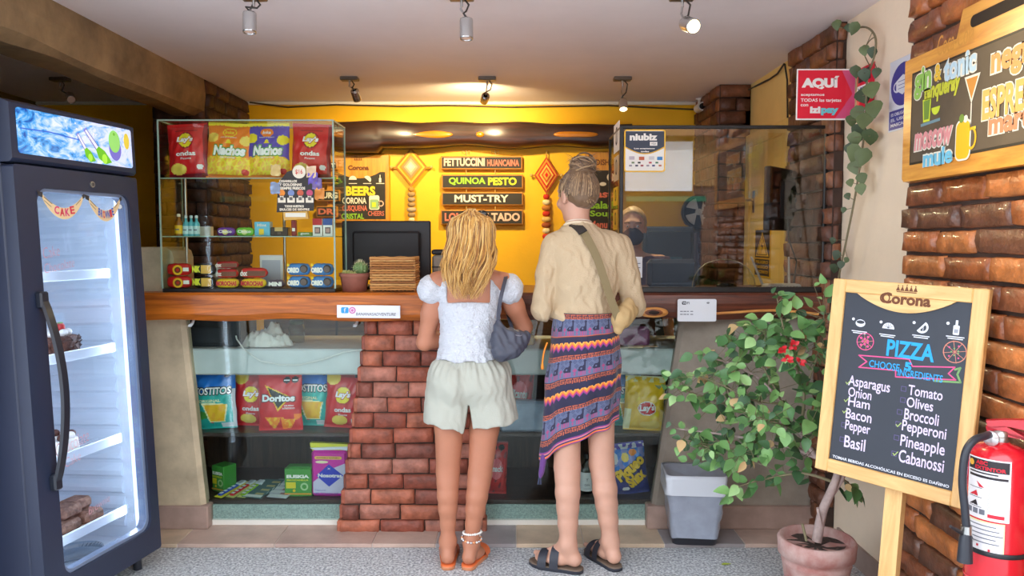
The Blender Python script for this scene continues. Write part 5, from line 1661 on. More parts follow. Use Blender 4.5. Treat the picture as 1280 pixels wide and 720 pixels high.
# ---------------------------------------------------------------- woven diamond hangings
def god_eye(px_, py_, rx, rz, cols, tail, label, beads):
    q = P(px_, py_, BW - 0.02)
    k = BW / FPX
    t = thing('woven_hanging', label, 'wall hanging', (q.x, BW - 0.02, q.z), group='woven diamond hangings')
    b = MB()
    n = len(cols)
    for i, c_ in enumerate(cols):
        s_ = 1 - i / n
        b.prism([(-rx * k * s_, 0), (0, -rz * k * s_), (rx * k * s_, 0), (0, rz * k * s_)], -0.004 - 0.004 * i, 0.004, mat('yarn_%d_%d_%d' % c_, c_, 0.85, bump=0.4, bscale=150))
    b.build('woven_diamond', t)
    b = MB()
    b.tube([(-rx * k * 1.22, 0, 0), (rx * k * 1.22, 0, 0)], 0.005, M_FRM, 6); b.tube([(0, 0, -rz * k * 1.1), (0, 0, rz * k * 1.12)], 0.005, M_FRM, 6)
    for sg in (-1, 1): b.ball((sg * rx * k * 1.24, 0, 0), 0.012, M_ROPE, 8, 6)
    b.build('cross_stick', t)
    b = MB(); b.tube([(0, 0, rz * k), (0.003, 0.005, rz * k + 0.045)], 0.004, M_ROPE, 6); b.build('loop', t)
    b = MB()
    z = -rz * k
    for i, (w_, c_) in enumerate(beads):
        hh = tail * k / len(beads)
        b.lathe([(0.0, z), (w_ * k * 0.8, z - hh * 0.12), (w_ * k, z - hh * 0.5), (w_ * k * 0.8, z - hh * 0.88), (0, z - hh)][::-1], mat('yarn_%d_%d_%d' % c_, c_, 0.85, bump=0.4, bscale=150), n=12, sy=0.5, cap=False)
        z -= hh
    b.build('tassel', t)
Y1, Y2, G1, W1 = (206, 146, 40), (232, 186, 70), (170, 140, 96), (240, 220, 170)
god_eye(514, 209, 20, 24, [(180, 118, 40), Y2, Y1, G1, (190, 170, 130), W1, (250, 236, 190)], 44, 'pale tan woven diamond hanging above the computer monitor', [(4, (190, 140, 60)), (5, G1), (5, (170, 150, 120)), (5, G1), (6, (190, 170, 140)), (5, G1), (4, W1)])
RD = (200, 50, 30)
god_eye(683, 219, 15, 23, [(180, 60, 30), (226, 150, 50), RD, (236, 190, 90), (206, 90, 40), (236, 170, 70), (214, 30, 30)], 70, 'red and orange woven diamond hanging beside the plank menu', [(4, RD), (5, W1), (6, (190, 120, 50)), (5, RD), (6, (226, 190, 110)), (6, (160, 80, 40)), (5, W1), (5, RD), (5, (150, 110, 60)), (4, (120, 80, 40))])

# ---------------------------------------------------------------- beers chalkboard
def px_local(t0, px, py, Y):
    q = P(px, py, Y); return (q.x - t0.x, q.z - t0.z)
a, c = P(410, 279, BW), P(487, 194, BW)
t = thing('beers_board', 'wood-framed chalkboard headed BEERS on the yellow wall above the monitor', 'chalkboard', (a.x, BW, a.z)); t0 = Vector(t.location)
w, h = c.x - a.x, c.z - a.z
M_LWOOD = wood('gold_pine', (226, 160, 50), (196, 124, 34), (10, 1, 1.2), 0.45, 0.2)
M_BURN = mat('burnt_mark', (116, 66, 30), 0.7)
b = MB(); b.box((0, -0.025, 0), (w, -0.002, h), M_LWOOD, 0.004); b.build('frame', t)
b = MB(); bx0, bx1 = 0.045, P(482, 200, BW).x - t0.x
bz1 = P(430, 212, BW).z - t0.z
arcN = [(bx0 + (bx1 - bx0) * i / 20, bz1 - 0.065 * math.sin(math.pi * i / 20) ** 0.9 if 2 < i < 18 else bz1 - 0.02) for i in range(21)]
b.prism([(bx0, 0.03)] + arcN + [(bx1, 0.03)], -0.028, -0.025, M_BOARD); b.build('slate', t)
def board_rect(t0, Y, items, name, parent, yy):
    b = MB()
    for s_, x0, y0, x1, y1, col, bold in items:
        a = px_local(t0, x0, y1, Y); c = px_local(t0, x1, y0, Y)
        b.text(s_, a[0], a[1], c[0], c[1], col if not isinstance(col, str) else chalk(col), yy, bold)
    return b
M_CW = chalk('white')
b = board_rect(t0, BW, [('Corona', 436, 207, 462, 213, M_BURN, 0.05), ('BEERS', 433, 233, 470, 245, 'yellow', 0.05), ('CORONA', 429, 247, 459, 255, 'white', 0.03), ('CUSQUENA', 429, 257, 460, 265, 'coral', 0.03), ('CRISTAL', 428, 267, 456, 274, 'green', 0.03), ('CHEERS', 461, 264, 481, 270, 'coral', 0.02)], '', t, -0.0295)
for px_, kind in ((442, 0), (460, 1), (476, 2)):
    q = px_local(t0, px_, 225, BW)
    if kind < 2: b.disc(q[0], q[1], 0.028, M_CW, -0.0293, 14, a0=0 if kind == 0 else -40, a1=180 if kind == 0 else 140)
    else: b.rect(q[0] - 0.008, q[1] - 0.02, q[0] + 0.008, q[1] + 0.012, M_CW, -0.0293); b.rect(q[0] - 0.003, q[1] + 0.012, q[0] + 0.003, q[1] + 0.035, M_CW, -0.0293)
    b.rect(q[0] - 0.03, q[1] - 0.03, q[0] + 0.03, q[1] - 0.025, M_CW, -0.0293)
q = px_local(t0, 448, 200, BW)
for k in range(5): b.flat([(q[0] - 0.028 + k * 0.012, q[1] - 0.006), (q[0] - 0.016 + k * 0.012, q[1] - 0.006), (q[0] - 0.022 + k * 0.012, q[1] + 0.016)], M_BURN, -0.0257)
q = px_local(t0, 470, 253, BW)
b.prism(rrect(q[0] - 0.045, q[1] - 0.055, q[0] + 0.03, q[1] + 0.05, 0.015), -0.0295, -0.0285, chalk('white')); b.prism(rrect(q[0] - 0.038, q[1] - 0.048, q[0] + 0.023, q[1] + 0.02, 0.01), -0.030, -0.0295, mat('mug_green', (150, 190, 140), 0.8))
b.rect(q[0] - 0.025, q[1] - 0.035, q[0] + 0.005, q[1] + 0.0, chalk('lime'), -0.0305); b.ring(q[0] + 0.04, q[1] - 0.01, 0.022, 0.008, chalk('pink'), -0.0295)
b.build('lettering', t)
# small stacked planks left of the board (partly behind the case)
for i, (y0, y1, s_, col) in enumerate(((203, 213, 'HOT', 'white'), (220, 230, 'QUI', 'green'), (238, 252, 'BURG', 'white'), (258, 272, 'DRI', 'coral'))):
    a, c = P(398, y1, BW), P(427 if i == 2 else 424, y0, BW)
    t = thing('menu_plank', ('upper small plank with chalk letters behind the snack case edge', 'green-lettered small plank behind the snack case edge', 'third small plank down, white letters, behind the snack case edge', 'lowest small plank with coral letters behind the snack case edge')[i], 'menu sign', (a.x, BW, a.z), group='small menu planks by the snack case')
    w, h = c.x - a.x, c.z - a.z
    b = MB(); b.box((0, -0.06, 0), (w, -0.028, h), M_FRM, 0.003); b.box((0.008, -0.063, 0.008), (w - 0.008, -0.06, h - 0.008), M_BOARD); b.build('plank', t)
    b = MB(); b.text(s_, 0.1 * w, 0.25 * h, 0.92 * w, 0.78 * h, chalk(col), -0.0645, 0.04); b.build('lettering', t)

# chalkboard behind the tall woman
a, c = P(730, 296, BW), P(776, 190, BW)
t = thing('dishes_board', 'dark menu board with white, coral and green lines, behind the woman with a bun', 'chalkboard', (a.x, BW, a.z)); t0 = Vector(t.location)
w, h = c.x - a.x, c.z - a.z
b = MB(); b.box((0, -0.025, 0), (w, -0.002, h), M_LWOOD, 0.004); b.build('frame', t)
b = MB(); b.box((0.02, -0.028, 0.02), (w - 0.02, -0.025, h * 0.78), M_BOARD); b.build('slate', t)
b = MB()
b.disc(w * 0.72, h * 0.70, 0.03, M_CW, -0.0295, 16); b.disc(w * 0.5, h * 0.62, 0.025, M_CW, -0.0295, 16, rz=0.014)
for i, (z, s_, col) in enumerate(((0.46, 'Pasta', 'coral'), (0.33, 'Salads', 'green'), (0.22, 'Soups', 'green'), (0.10, 'Menu 20', 'coral'))):
    b.text(s_, w * 0.15, h * z, w * 0.92, h * (z + 0.09), chalk(col), -0.0295, 0.03)
b.text('DISHES', w * 0.3, h * 0.84, w * 0.85, h * 0.91, M_BURN, -0.0257, 0.03); b.build('lettering', t)

# dark cooler and round fan behind the counter glass
a, c = P(803, 372, 4.9), P(868, 283, 4.9)
t = thing('back_cooler', 'dark blue-grey cooler cabinet behind the counter screen', 'cooler', (a.x, 4.9, 0))
w = c.x - a.x
b = MB(); b.box((0, 0, 0.04), (w, 0.5, c.z), mat('cooler_grey', (70, 80, 96), 0.35), 0.01); b.build('cabinet', t)
b = MB(); b.box((0.02, -0.02, 0.1), (w - 0.02, 0.0, c.z - 0.03), mat('cooler_door', (58, 68, 84), 0.25), 0.006); dr2 = b.build('door', t)
b = MB(); b.tube([(w - 0.05, -0.02, 1.0), (w - 0.05, -0.05, 1.02), (w - 0.05, -0.05, 1.3), (w - 0.05, -0.02, 1.32)], 0.008, M_STEEL, 8); b.build('handle', dr2)
b = MB(); b.box((0.04, -0.024, 1.24), (w - 0.08, -0.02, 1.34), mat('cooler_sign', (40, 84, 110), 0.4), 0.002); b.build('sign_plate', dr2)
for x in (0.05, w - 0.05):
    b = MB(); b.cyl((x, 0.06, 0), (x, 0.06, 0.045), 0.02, M_PLB, 10); b.build('foot', t)
q = P(877, 265, 5.3)
t = thing('wall_fan', 'round white-bladed fan in a dark ring beside the back brick pier, behind the glass', 'fan', (q.x - 0.02, 5.3, q.z))
M_FANW = mat('fan_white', (232, 228, 216), 0.4)
b = MB(); b.lathe([(0.105, -0.03), (0.118, -0.03), (0.118, 0.03), (0.105, 0.03), (0.105, -0.03)], M_PLB, n=36, cap=False); 
me_rot = Matrix.Rotation(math.pi / 2, 4, 'X')
b.v = [tuple(me_rot @ Vector(v)) for v in b.v]; b.build('ring', t)
b = MB(); b.cyl((0, 0.02, 0), (0, 0.04, 0), 0.104, M_PLB, 30); b.build('back_plate', t)
for k in range(4):
    a0 = math.radians(20 + 90 * k)
    pts = []
    for i in range(8): pts.append((0.095 * math.cos(a0 + i * 0.14 - 0.1), 0.095 * math.sin(a0 + i * 0.14 - 0.1)))
    pts += [(0.03 * math.cos(a0 + 0.55), 0.03 * math.sin(a0 + 0.55)), (0.02 * math.cos(a0 - 0.1), 0.02 * math.sin(a0 - 0.1))]
    b = MB(); b.prism(pts, -0.012, -0.004, M_FANW); b.build('blade', t)
b = MB(); b.cyl((0, -0.02, 0), (0, 0.02, 0), 0.022, M_FANW, 18); b.build('hub', t)
b = MB(); b.tube([(0, 0.05, 0), (0, 0.18, -0.03), (0, 0.297, -0.05)], 0.014, M_PLB, 10); b.cyl((0, 0.285, -0.05), (0, 0.297, -0.05), 0.04, M_PLB, 16); b.build('bracket', t)
# pale cloth hanging below the fan
a, c = P(864, 365, 5.4), P(886, 290, 5.4)
b = MB()
vs, fs = [], []
for i in range(25):
    for j in range(9):
        u, v = i / 24, j / 8
        vs.append((a.x + (c.x - a.x) * u, 5.40 + 0.02 * math.sin(u * 22) * (0.5 + 0.5 * (1 - v)), a.z - 0.25 + (c.z - a.z + 0.25) * v))
for i in range(24):
    for j in range(8):
        fs.append((i * 9 + j, i * 9 + 9 + j, i * 9 + 10 + j, i * 9 + 1 + j))
b.add(vs, fs, mat('pale_apron', (206, 200, 214), 0.85), True)
b.box((a.x - 0.01, 5.39, c.z - 0.004), (c.x + 0.01, 5.597, c.z + 0.012), mat('rail_grey', (120, 110, 100), 0.5), 0.003)
tag(b.build('hanging_cloth'), 'pale lilac cloth hanging in folds from a rail below the round fan', 'cloth')

# ---------------------------------------------------------------- television on the brick pier, warning sign
tvq = PX(983, 250, 1.40)
t = thing('wall_television', 'black television on a swivel arm on the brick pier, seen edge-on through the glass', 'television', (P(981, 250, 4.0).x, 4.0, P(981, 250, 4.0).z), (0, 0, math.radians(-130)))
b = MB(); b.box((-0.24, -0.02, -0.16), (0.24, 0.018, 0.16), M_PLB, 0.006); b.build('panel', t)
b = MB(); b.box((-0.225, -0.023, -0.145), (0.225, -0.02, 0.145), mat('tv_screen', (16, 16, 20), 0.12)); b.build('screen', t)
b = MB(); b.box((-0.14, 0.016, -0.1), (0.14, 0.045, 0.1), M_PLB, 0.012); b.build('rear_housing', t)
b = MB(); b.box((-0.05, 0.045, -0.05), (0.05, 0.055, 0.05), M_PLB, 0.004); b.cyl((0, 0.05, 0), (0.0, 0.10, 0), 0.015, M_PLB, 10); b.cyl((0.0, 0.10, -0.03), (0.0, 0.10, 0.03), 0.018, M_STEEL, 12)
b.build('mount_plate', t)
b = MB()
inv = (Matrix.Translation(t.location) @ Matrix.Rotation(math.radians(-130), 4, 'Z')).inverted()
wm = inv @ Vector((WALLX - 0.055, 3.98, t.location.z))
b.tube([(0, 0.10, 0), wm], 0.012, M_PLB, 8)
b.ball(wm, 0.03, M_PLB, 12, 8); b.build('arm', t)
b = MB(); b.tube([(0.05, 0.04, -0.1), (0.1, 0.06, -0.2), (0.06, 0.09, -0.32), (0.09, 0.08, -0.5)], 0.004, M_PLB, 6); b.build('cable', t)
def wall_sign(px0, px1, pyt, pyb, X):
    """sign on the right wall: returns matrix (origin bottom-left as seen) and size"""
    A = PX(px0, pyb, X); Bq = PX(px1, pyb, X); T = PX(px0, pyt, X)
    return frame_mx((X, A.y, A.z), (0, -1, 0)), abs(A.y - Bq.y), T.z - A.z
mx, w, h = wall_sign(943, 963, 286, 345, WALLX - 0.019)
t = thing('warning_sign', 'yellow and black triangular electrical warning sign on the pale side door', 'sign', mx=mx)
b = MB(); b.box((0, -0.003, 0), (w, 0, h), mat('warn_yellow', (240, 190, 50), 0.5)); b.build('plate', t)
b = MB(); Kd = mat('warn_black', (40, 36, 32), 0.5)
b.rect(0.05 * w, 0.40 * h, 0.95 * w, 0.97 * h, Kd, -0.0035); b.flat([(0.1 * w, 0.43 * h), (0.9 * w, 0.43 * h), (0.5 * w, 0.93 * h)], mat('warn_yellow'), -0.0042); b.flat([(0.17 * w, 0.455 * h), (0.83 * w, 0.455 * h), (0.5 * w, 0.88 * h)], Kd, -0.0047); b.flat([(0.22 * w, 0.47 * h), (0.78 * w, 0.47 * h), (0.5 * w, 0.84 * h)], mat('warn_yellow'), -0.0052)
b.flat([(0.55 * w, 0.78 * h), (0.42 * w, 0.62 * h), (0.52 * w, 0.63 * h), (0.47 * w, 0.49 * h), (0.6 * w, 0.66 * h), (0.5 * w, 0.65 * h)], Kd, -0.0058)
b.rect(0.05 * w, 0.03 * h, 0.95 * w, 0.37 * h, Kd, -0.0035)
for i, s_ in enumerate(('PELIGRO', 'RIESGO', 'ELECTRICO')): b.text(s_, 0.12 * w, (0.28 - 0.1 * i) * h, 0.88 * w, (0.34 - 0.1 * i) * h, mat('warn_yellow'), -0.0042, 0.03)
b.build('pictogram', t)

# ---------------------------------------------------------------- red AQUI card sign, mask sign
SY = 3.42
a, c = P(995, 150, SY), P(1070, 86, SY)
t = thing('card_sign', 'red AQUI card payment sign sticking out from the right wall above the glass', 'sign', (a.x, SY, a.z), (0, math.radians(0.0), 0)); t0 = Vector(t.location)
w, h = c.x - a.x, c.z - a.z
b = MB(); M_RED = mat('sign_red', (224, 30, 56), 0.4); M_SWH = mat('sign_white', (240, 234, 230), 0.4)
b.box((0, 0, 0), (w, 0.006, h), M_SWH, 0.002); b.build('plate', t)
b = MB(); b.rect(0.018 * w, 0.03 * h, 0.99 * w, 0.97 * h, mat('sign_pink', (214, 84, 128), 0.4), -0.0008)
b.flat([(0.018 * w, 0.03 * h), (0.66 * w, 0.03 * h), (0.95 * w, 0.51 * h), (0.76 * w, 0.97 * h), (0.018 * w, 0.97 * h)], mat('sign_red_light', (226, 44, 64), 0.4), -0.0012)
b.flat([(0.018 * w, 0.03 * h), (0.66 * w, 0.03 * h), (0.83 * w, 0.3 * h), (0.83 * w, 0.78 * h), (0.76 * w, 0.97 * h), (0.018 * w, 0.97 * h)], M_RED, -0.0016)
b.text('AQUÍ', 0.08 * w, 0.60 * h, 0.72 * w, 0.86 * h, M_SWH, -0.0022, 0.07)
b.text('aceptamos', 0.07 * w, 0.455 * h, 0.47 * w, 0.515 * h, M_SWH, -0.0022, 0.02); b.text('TODAS las tarjetas', 0.07 * w, 0.335 * h, 0.76 * w, 0.42 * h, M_SWH, -0.0022, 0.02); b.text('con', 0.07 * w, 0.265 * h, 0.2 * w, 0.31 * h, M_SWH, -0.0022, 0.02)
b.text('izi', 0.23 * w, 0.13 * h, 0.41 * w, 0.265 * h, M_SWH, -0.0022, 0.06); b.text('pay', 0.42 * w, 0.09 * h, 0.72 * w, 0.235 * h, mat('sign_teal', (110, 196, 206), 0.4), -0.0022, 0.06)
b.build('lettering', t)
mx, w, h = wall_sign(1071, 1092, 88, 152, WALLX - 0.002)
t = thing('card_logo_sign', 'narrow card-brands sign on the wall behind the hanging vine', 'sign', mx=mx)
b = MB(); b.box((0, -0.003, 0), (w, 0, h), mat('sign_red'), 0.001); b.build('plate', t)
b = MB(); b.rect(0.06 * w, 0.72 * h, 0.8 * w, 0.95 * h, mat('sign_dark', (46, 30, 40), 0.5), -0.0035); b.rect(0.0, 0.5 * h, 0.7 * w, 0.66 * h, M_SWH, -0.0035); b.text('VISA', 0.06 * w, 0.535 * h, 0.62 * w, 0.625 * h, mat('visa_blue', (40, 44, 110), 0.5), -0.0042, 0.04); b.rect(0.0, 0.06 * h, 0.7 * w, 0.2 * h, M_SWH, -0.0035); b.build('lettering', t)
mx, w, h = wall_sign(1111, 1146, 80, 166, WALLX - 0.002)
t = thing('mask_sign', 'blue and white wear-a-mask sign on the cream wall beside the cocktail board', 'sign', mx=mx)
M_MB = mat('mask_blue', (56, 60, 140), 0.5); M_MW = mat('mask_white', (214, 214, 222), 0.5)
b = MB(); b.box((0, -0.003, 0), (w, 0, h), M_MW, 0.001); b.build('plate', t)
b = MB(); cx, cz = w * 0.5, h * 0.63
b.ring(cx, cz, w * 0.44, w * 0.05, M_MB, -0.0033, rz=h * 0.30); b.disc(cx, cz, w * 0.40, M_MB, -0.0036, rz=h * 0.27)
b.rect(0.03 * w, 0.02 * h, 0.97 * w, 0.29 * h, M_MB, -0.0036)
b.ring(cx - w * 0.2, cz - h * 0.02, w * 0.14, w * 0.03, M_MW, -0.0038, rz=h * 0.08); b.ring(cx + w * 0.2, cz - h * 0.02, w * 0.14, w * 0.03, M_MW, -0.0038, rz=h * 0.08)
b.flat([(cx - w * 0.24, cz + h * 0.06), (cx, cz + h * 0.13), (cx + w * 0.24, cz + h * 0.06), (cx + w * 0.23, cz - h * 0.07), (cx, cz - h * 0.15), (cx - w * 0.23, cz - h * 0.07)], M_MW, -0.0042)
for k in range(3): b.line([(cx - w * 0.16, cz + h * (0.045 - 0.05 * k)), (cx + w * 0.16, cz + h * (0.045 - 0.05 * k))], h * 0.008, M_MB, -0.0046)
for i, s_ in enumerate(('ES OBLIGATORIO', 'EL USO DE', 'MASCARILLA')): b.text(s_, 0.1 * w, (0.21 - 0.075 * i) * h, 0.92 * w, (0.255 - 0.075 * i) * h, M_MW, -0.0042, 0.03)
b.build('pictogram', t)

# ---------------------------------------------------------------- cocktail chalkboard on the right brick wall
X = WALLX - 0.05
A = PX(1137, 228, X); T = PX(1136, 80, X)
L = 1.12
mx = frame_mx((X, A.y, A.z), (0, -1, 0))
t = thing('cocktail_board', 'large wood-framed cocktail chalkboard with a carrying handle on the right brick wall', 'chalkboard', mx=mx)
h = T.z - A.z
def bl(px, py):
    q = PX(px, py, X - 0.033); return (A.y - q.y, q.z - A.z)
M_GPINE = wood('board_pine', (232, 164, 70), (200, 124, 44), (1.2, 9, 12), 0.4, 0.3)
hw = bl(1195, 40)
out = [(0.012, 0), (L - 0.012, 0), (L, 0.012), (L, h), (L - hw[0], h), (L - hw[0] - 0.03, h + 0.085), (hw[0] + 0.03, h + 0.085), (hw[0], h), (0, h), (0, 0.012)]
b = MB(); b.prism(out, -0.03, 0.006, M_GPINE); b.build('frame', t)
b = MB(); fx, fz0, fz1 = 0.055, 0.058, h - 0.055
b.prism([(fx, fz0), (L - fx, fz0), (L - fx, fz1), (fx, fz1)], -0.0315, -0.03, mat('board_black_rim', (30, 26, 22), 0.6)); b.prism([(fx + 0.008, fz0 + 0.008), (L - fx - 0.008, fz0 + 0.008), (L - fx - 0.008, fz1 - 0.008), (fx + 0.008, fz1 - 0.008)], -0.0322, -0.0315, mat('brown_slate', (92, 78, 62), 0.7, noise=0.15, nscale=5)); b.build('slate', t)
b = MB(); b.prism(rrect(L / 2 - 0.16, h + 0.012, L / 2 + 0.16, h + 0.05, 0.018), -0.031, -0.029, mat('slot_dark', (36, 22, 14), 0.8)); b.build('handle_slot', t)
def wbox(px0, py0, px1, py1):
    p, q = bl(px0, py1), bl(px1, py0)
    pc = bl((px0 + px1) / 2, (py0 + py1) / 2)
    return p[0], pc[1] - (bl(px0, py0)[1] - bl(px0, py1)[1]) / 2, q[0], pc[1] + (bl(px0, py0)[1] - bl(px0, py1)[1]) / 2
b = MB()
def outl(s_, bx, col, bold=0.05, y=-0.0335, sh=0.0):
    x0, z0, x1, z1 = bx
    b.text(s_, x0 - 0.004, z0 - 0.004, x1 + 0.004, z1 + 0.004, chalk('white'), y, bold + 0.06, sh); b.text(s_, x0, z0, x1, z1, mat('art_%s_%s' % (s_[:3], 'c'), col, 0.8), y - 0.0008, bold, sh)
AW = lambda *k: wbox(*k)
outl('gin', AW(1143, 84, 1165, 122), (150, 196, 90), 0.04); outl('&', AW(1168, 80, 1178, 101), (236, 190, 60), 0.04); outl('tonic', AW(1180, 67, 1221, 95), (190, 214, 226), 0.04)
b.text('tanqueray', *AW(1155, 99, 1201, 124), mat('art_lime', (206, 206, 60), 0.8), -0.0335, 0.05, 0.15)
outl('moscow', AW(1143, 162, 1191, 184), (226, 150, 150), 0.04, sh=0.15); outl('mule', AW(1154, 185, 1191, 206), (120, 196, 222), 0.04)
outl('negroni', AW(1239, 44, 1330, 86), (226, 160, 96), 0.04); outl('ESPRESSO', AW(1228, 100, 1321, 138), (232, 176, 96), 0.04); outl('martini', AW(1236, 134, 1316, 160), (214, 140, 100), 0.04)
def ctr(x0, y0, x1, y1):
    k = wbox(x0, y0, x1, y1); return (k[0] + k[2]) / 2, (k[1] + k[3]) / 2
q = ctr(1150, 130, 1170, 152); b.flat([(q[0] - 0.035, q[1] + 0.05), (q[0] + 0.02, q[1] + 0.05), (q[0] + 0.014, q[1] - 0.03), (q[0] - 0.028, q[1] - 0.03)], chalk('lime'), -0.0335); b.flat([(q[0] - 0.028, q[1] + 0.044), (q[0] + 0.013, q[1] + 0.044), (q[0] + 0.008, q[1] - 0.022), (q[0] - 0.022, q[1] - 0.022)], mat('glass_green', (120, 150, 60), 0.8), -0.034); b.disc(q[0] + 0.05, q[1] + 0.012, 0.026, chalk('lime'), -0.0335, 14, a0=180, a1=360); b.line([(q[0] - 0.04, q[1] - 0.038), (q[0] + 0.075, q[1] - 0.034)], 0.01, mat('art_blue_shadow', (120, 150, 160), 0.8), -0.0334)
q = ctr(1205, 110, 1224, 149); q = (q[0], q[1] + 0.02); b.flat([(q[0] - 0.042, q[1] + 0.07), (q[0] + 0.042, q[1] + 0.07), (q[0], q[1] - 0.02)], M_CW, -0.0335); b.flat([(q[0] - 0.031, q[1] + 0.062), (q[0] + 0.031, q[1] + 0.062), (q[0], q[1] - 0.006)], mat('art_foam', (206, 140, 60), 0.8), -0.034); b.line([(q[0], q[1] - 0.02), (q[0], q[1] - 0.095)], 0.006, M_CW, -0.0335); b.line([(q[0] - 0.025, q[1] - 0.098), (q[0] + 0.025, q[1] - 0.098)], 0.009, chalk('yellow'), -0.0335)
q = ctr(1196, 157, 1212, 193); b.prism(rrect(q[0] - 0.043, q[1] - 0.066, q[0] + 0.04, q[1] + 0.066, 0.025), -0.0335, -0.0325, chalk('white')); b.prism(rrect(q[0] - 0.038, q[1] - 0.06, q[0] + 0.035, q[1] + 0.06, 0.022), -0.0342, -0.0335, mat('art_mug', (240, 184, 30), 0.8)); b.ring(q[0] + 0.045, q[1], 0.026, 0.009, mat('art_mug'), -0.0336, rz=0.036); b.disc(q[0] - 0.01, q[1] + 0.07, 0.014, mat('glass_green'), -0.0345); b.disc(q[0] + 0.012, q[1] + 0.066, 0.012, chalk('white'), -0.0344)
b.text('Coca-Cola', 0.215 + 0.0, h - 0.032, 0.42, h + 0.035, mat('engraved', (214, 150, 70), 0.6), -0.0308, 0.0, 0.2)
b.build('lettering', t)
# ---------------------------------------------------------------- goods in the display windows
g_dis = 'chip bags on the display shelves'
YD = 3.83
Z_UP, Z_LO = 0.483, 0.146
def shelf_bag(x0, x1, y0, y1, Y, dsg, deco, lab, sd, ry=0.0, zs=Z_UP, t=0.085, tilt=-5):
    w, h, x, z = stand(x0, x1, y0, y1, Y)
    return bag('chip_bag', lab, 'chip bag', w, h, t, dsg, deco, (x, Y + 0.02, zs + 0.001), (math.radians(tilt), math.radians(ry), 0), g_dis, sd)
shelf_bag(242, 294, 472, 543, YD, d_tostitos, T_TOST, 'blue and teal tortilla chip bag at the left end of the left display window', 11, -3)
shelf_bag(290, 336, 475, 543, YD + 0.06, d_lays_red2, T_LAYS2, 'dark red wavy chip bag between the left tortilla bag and the red triangle-logo bag', 12, 2)
shelf_bag(322, 376, 476, 546, YD - 0.035, d_doritos, T_DOR, 'bright red corn chip bag with a black triangle logo, in front of its neighbours', 13, -1, t=0.07)
shelf_bag(363, 411, 472, 543, YD + 0.065, d_tostitos, T_TOST, 'blue and teal tortilla chip bag right of the red triangle-logo bag', 14, 1)
shelf_bag(404, 450, 475, 545, YD + 0.02, d_lays_red2, T_LAYS2, 'dark red wavy chip bag beside the flared brick pillar', 15, 3)
shelf_bag(763, 803, 476, 543, YD + 0.06, d_tostitos, T_TOST, 'blue and teal tortilla chip bag half hidden behind the patterned skirt', 16, 0)
shelf_bag(779, 831, 476, 543, YD - 0.035, d_lays_yel, T_YEL, 'yellow potato chip bag in the right display window', 17, 3)
shelf_bag(628, 664, 462, 543, YD + 0.05, d_redsn, [('Picante', -0.6, 0.44, 0.6, 0.58, 'white', 0.04, 0.1, 0)], 'dark red snack bag in the right display window between the two women', 18, 4)
shelf_bag(767, 814, 557, 620, YD - 0.01, d_piqueo, T_PIQ, 'navy snack-mix bag with slanted yellow lettering on the bottom shelf', 19, -7, Z_LO)
shelf_bag(606, 633, 562, 626, YD - 0.01, d_redsn, [('Snack', -0.6, 0.45, 0.6, 0.57, 'white', 0.04, 0.1, 0)], 'red snack bag on the bottom shelf beside the blonde woman\'s legs', 20, 2, Z_LO)
# sheets of pale bubble-wrapped stock below the red bag
b = MB(); w, h, x, z = stand(625, 690, 505, 543, YD - 0.03)
b.box((-w / 2, -0.02, 0), (w / 2, 0.05, h), mat('pale_blue_pack', (150, 166, 190), 0.3, noise=0.15, nscale=20, coat=0.3), 0.012)
o = b.build('clear_pack'); place(o, (x, YD - 0.035, Z_UP + 0.001)); tag(o, 'pale blue-grey plastic pack lying on the shelf between the two women', 'pack')
# bottles with white labels
def spirit(px_, lab):
    Y = 3.86
    q = P(px_, 622, Y); h = P(px_, 574, Y).z - P(px_, 622, Y).z
    t = thing('spirit_bottle', lab, 'bottle', (q.x, Y, Z_LO), group='white-labelled bottles on the bottom shelf')
    r = 0.034
    b = MB(); b.lathe([(0, 0), (r, 0.004), (r, h * 0.62), (r * 0.7, h * 0.72), (r * 0.36, h * 0.78), (r * 0.34, h * 0.95), (0, h * 0.95)], mat('dark_green_glass', (34, 50, 44), 0.1, coat=0.8), n=24); b.build('bottle_body', t)
    b = MB(); b.lathe([(r * 0.4, h * 0.88), (r * 0.42, h * 1.03), (0, h * 1.04)], M_PLB, n=16); b.build('cap', t)
    b = MB(); b.lathe([(r * 1.02, h * 0.08), (r * 1.02, h * 0.56)], mat('label_white', (226, 228, 230), 0.5), n=24, cap=False)
    f = lambda p, q_: (r * 1.05 * math.sin(p / r), -r * 1.05 * math.cos(p / r), q_)
    b.text('GIN', -0.013, h * 0.22, 0.013, h * 0.27, M_INKG, bold=0.02, fn=f, step=0.006); b.text('Y', -0.006, h * 0.34, 0.006, h * 0.42, M_INK, fn=f, step=0.006); b.text('VODKA', -0.018, h * 0.13, 0.018, h * 0.16, M_INKG, fn=f, step=0.006)
    b.build('bottle_label', t)
spirit(733, 'dark bottle with a white label between the tall woman\'s legs')
spirit(751, 'dark white-labelled bottle just behind the tall woman\'s right leg')

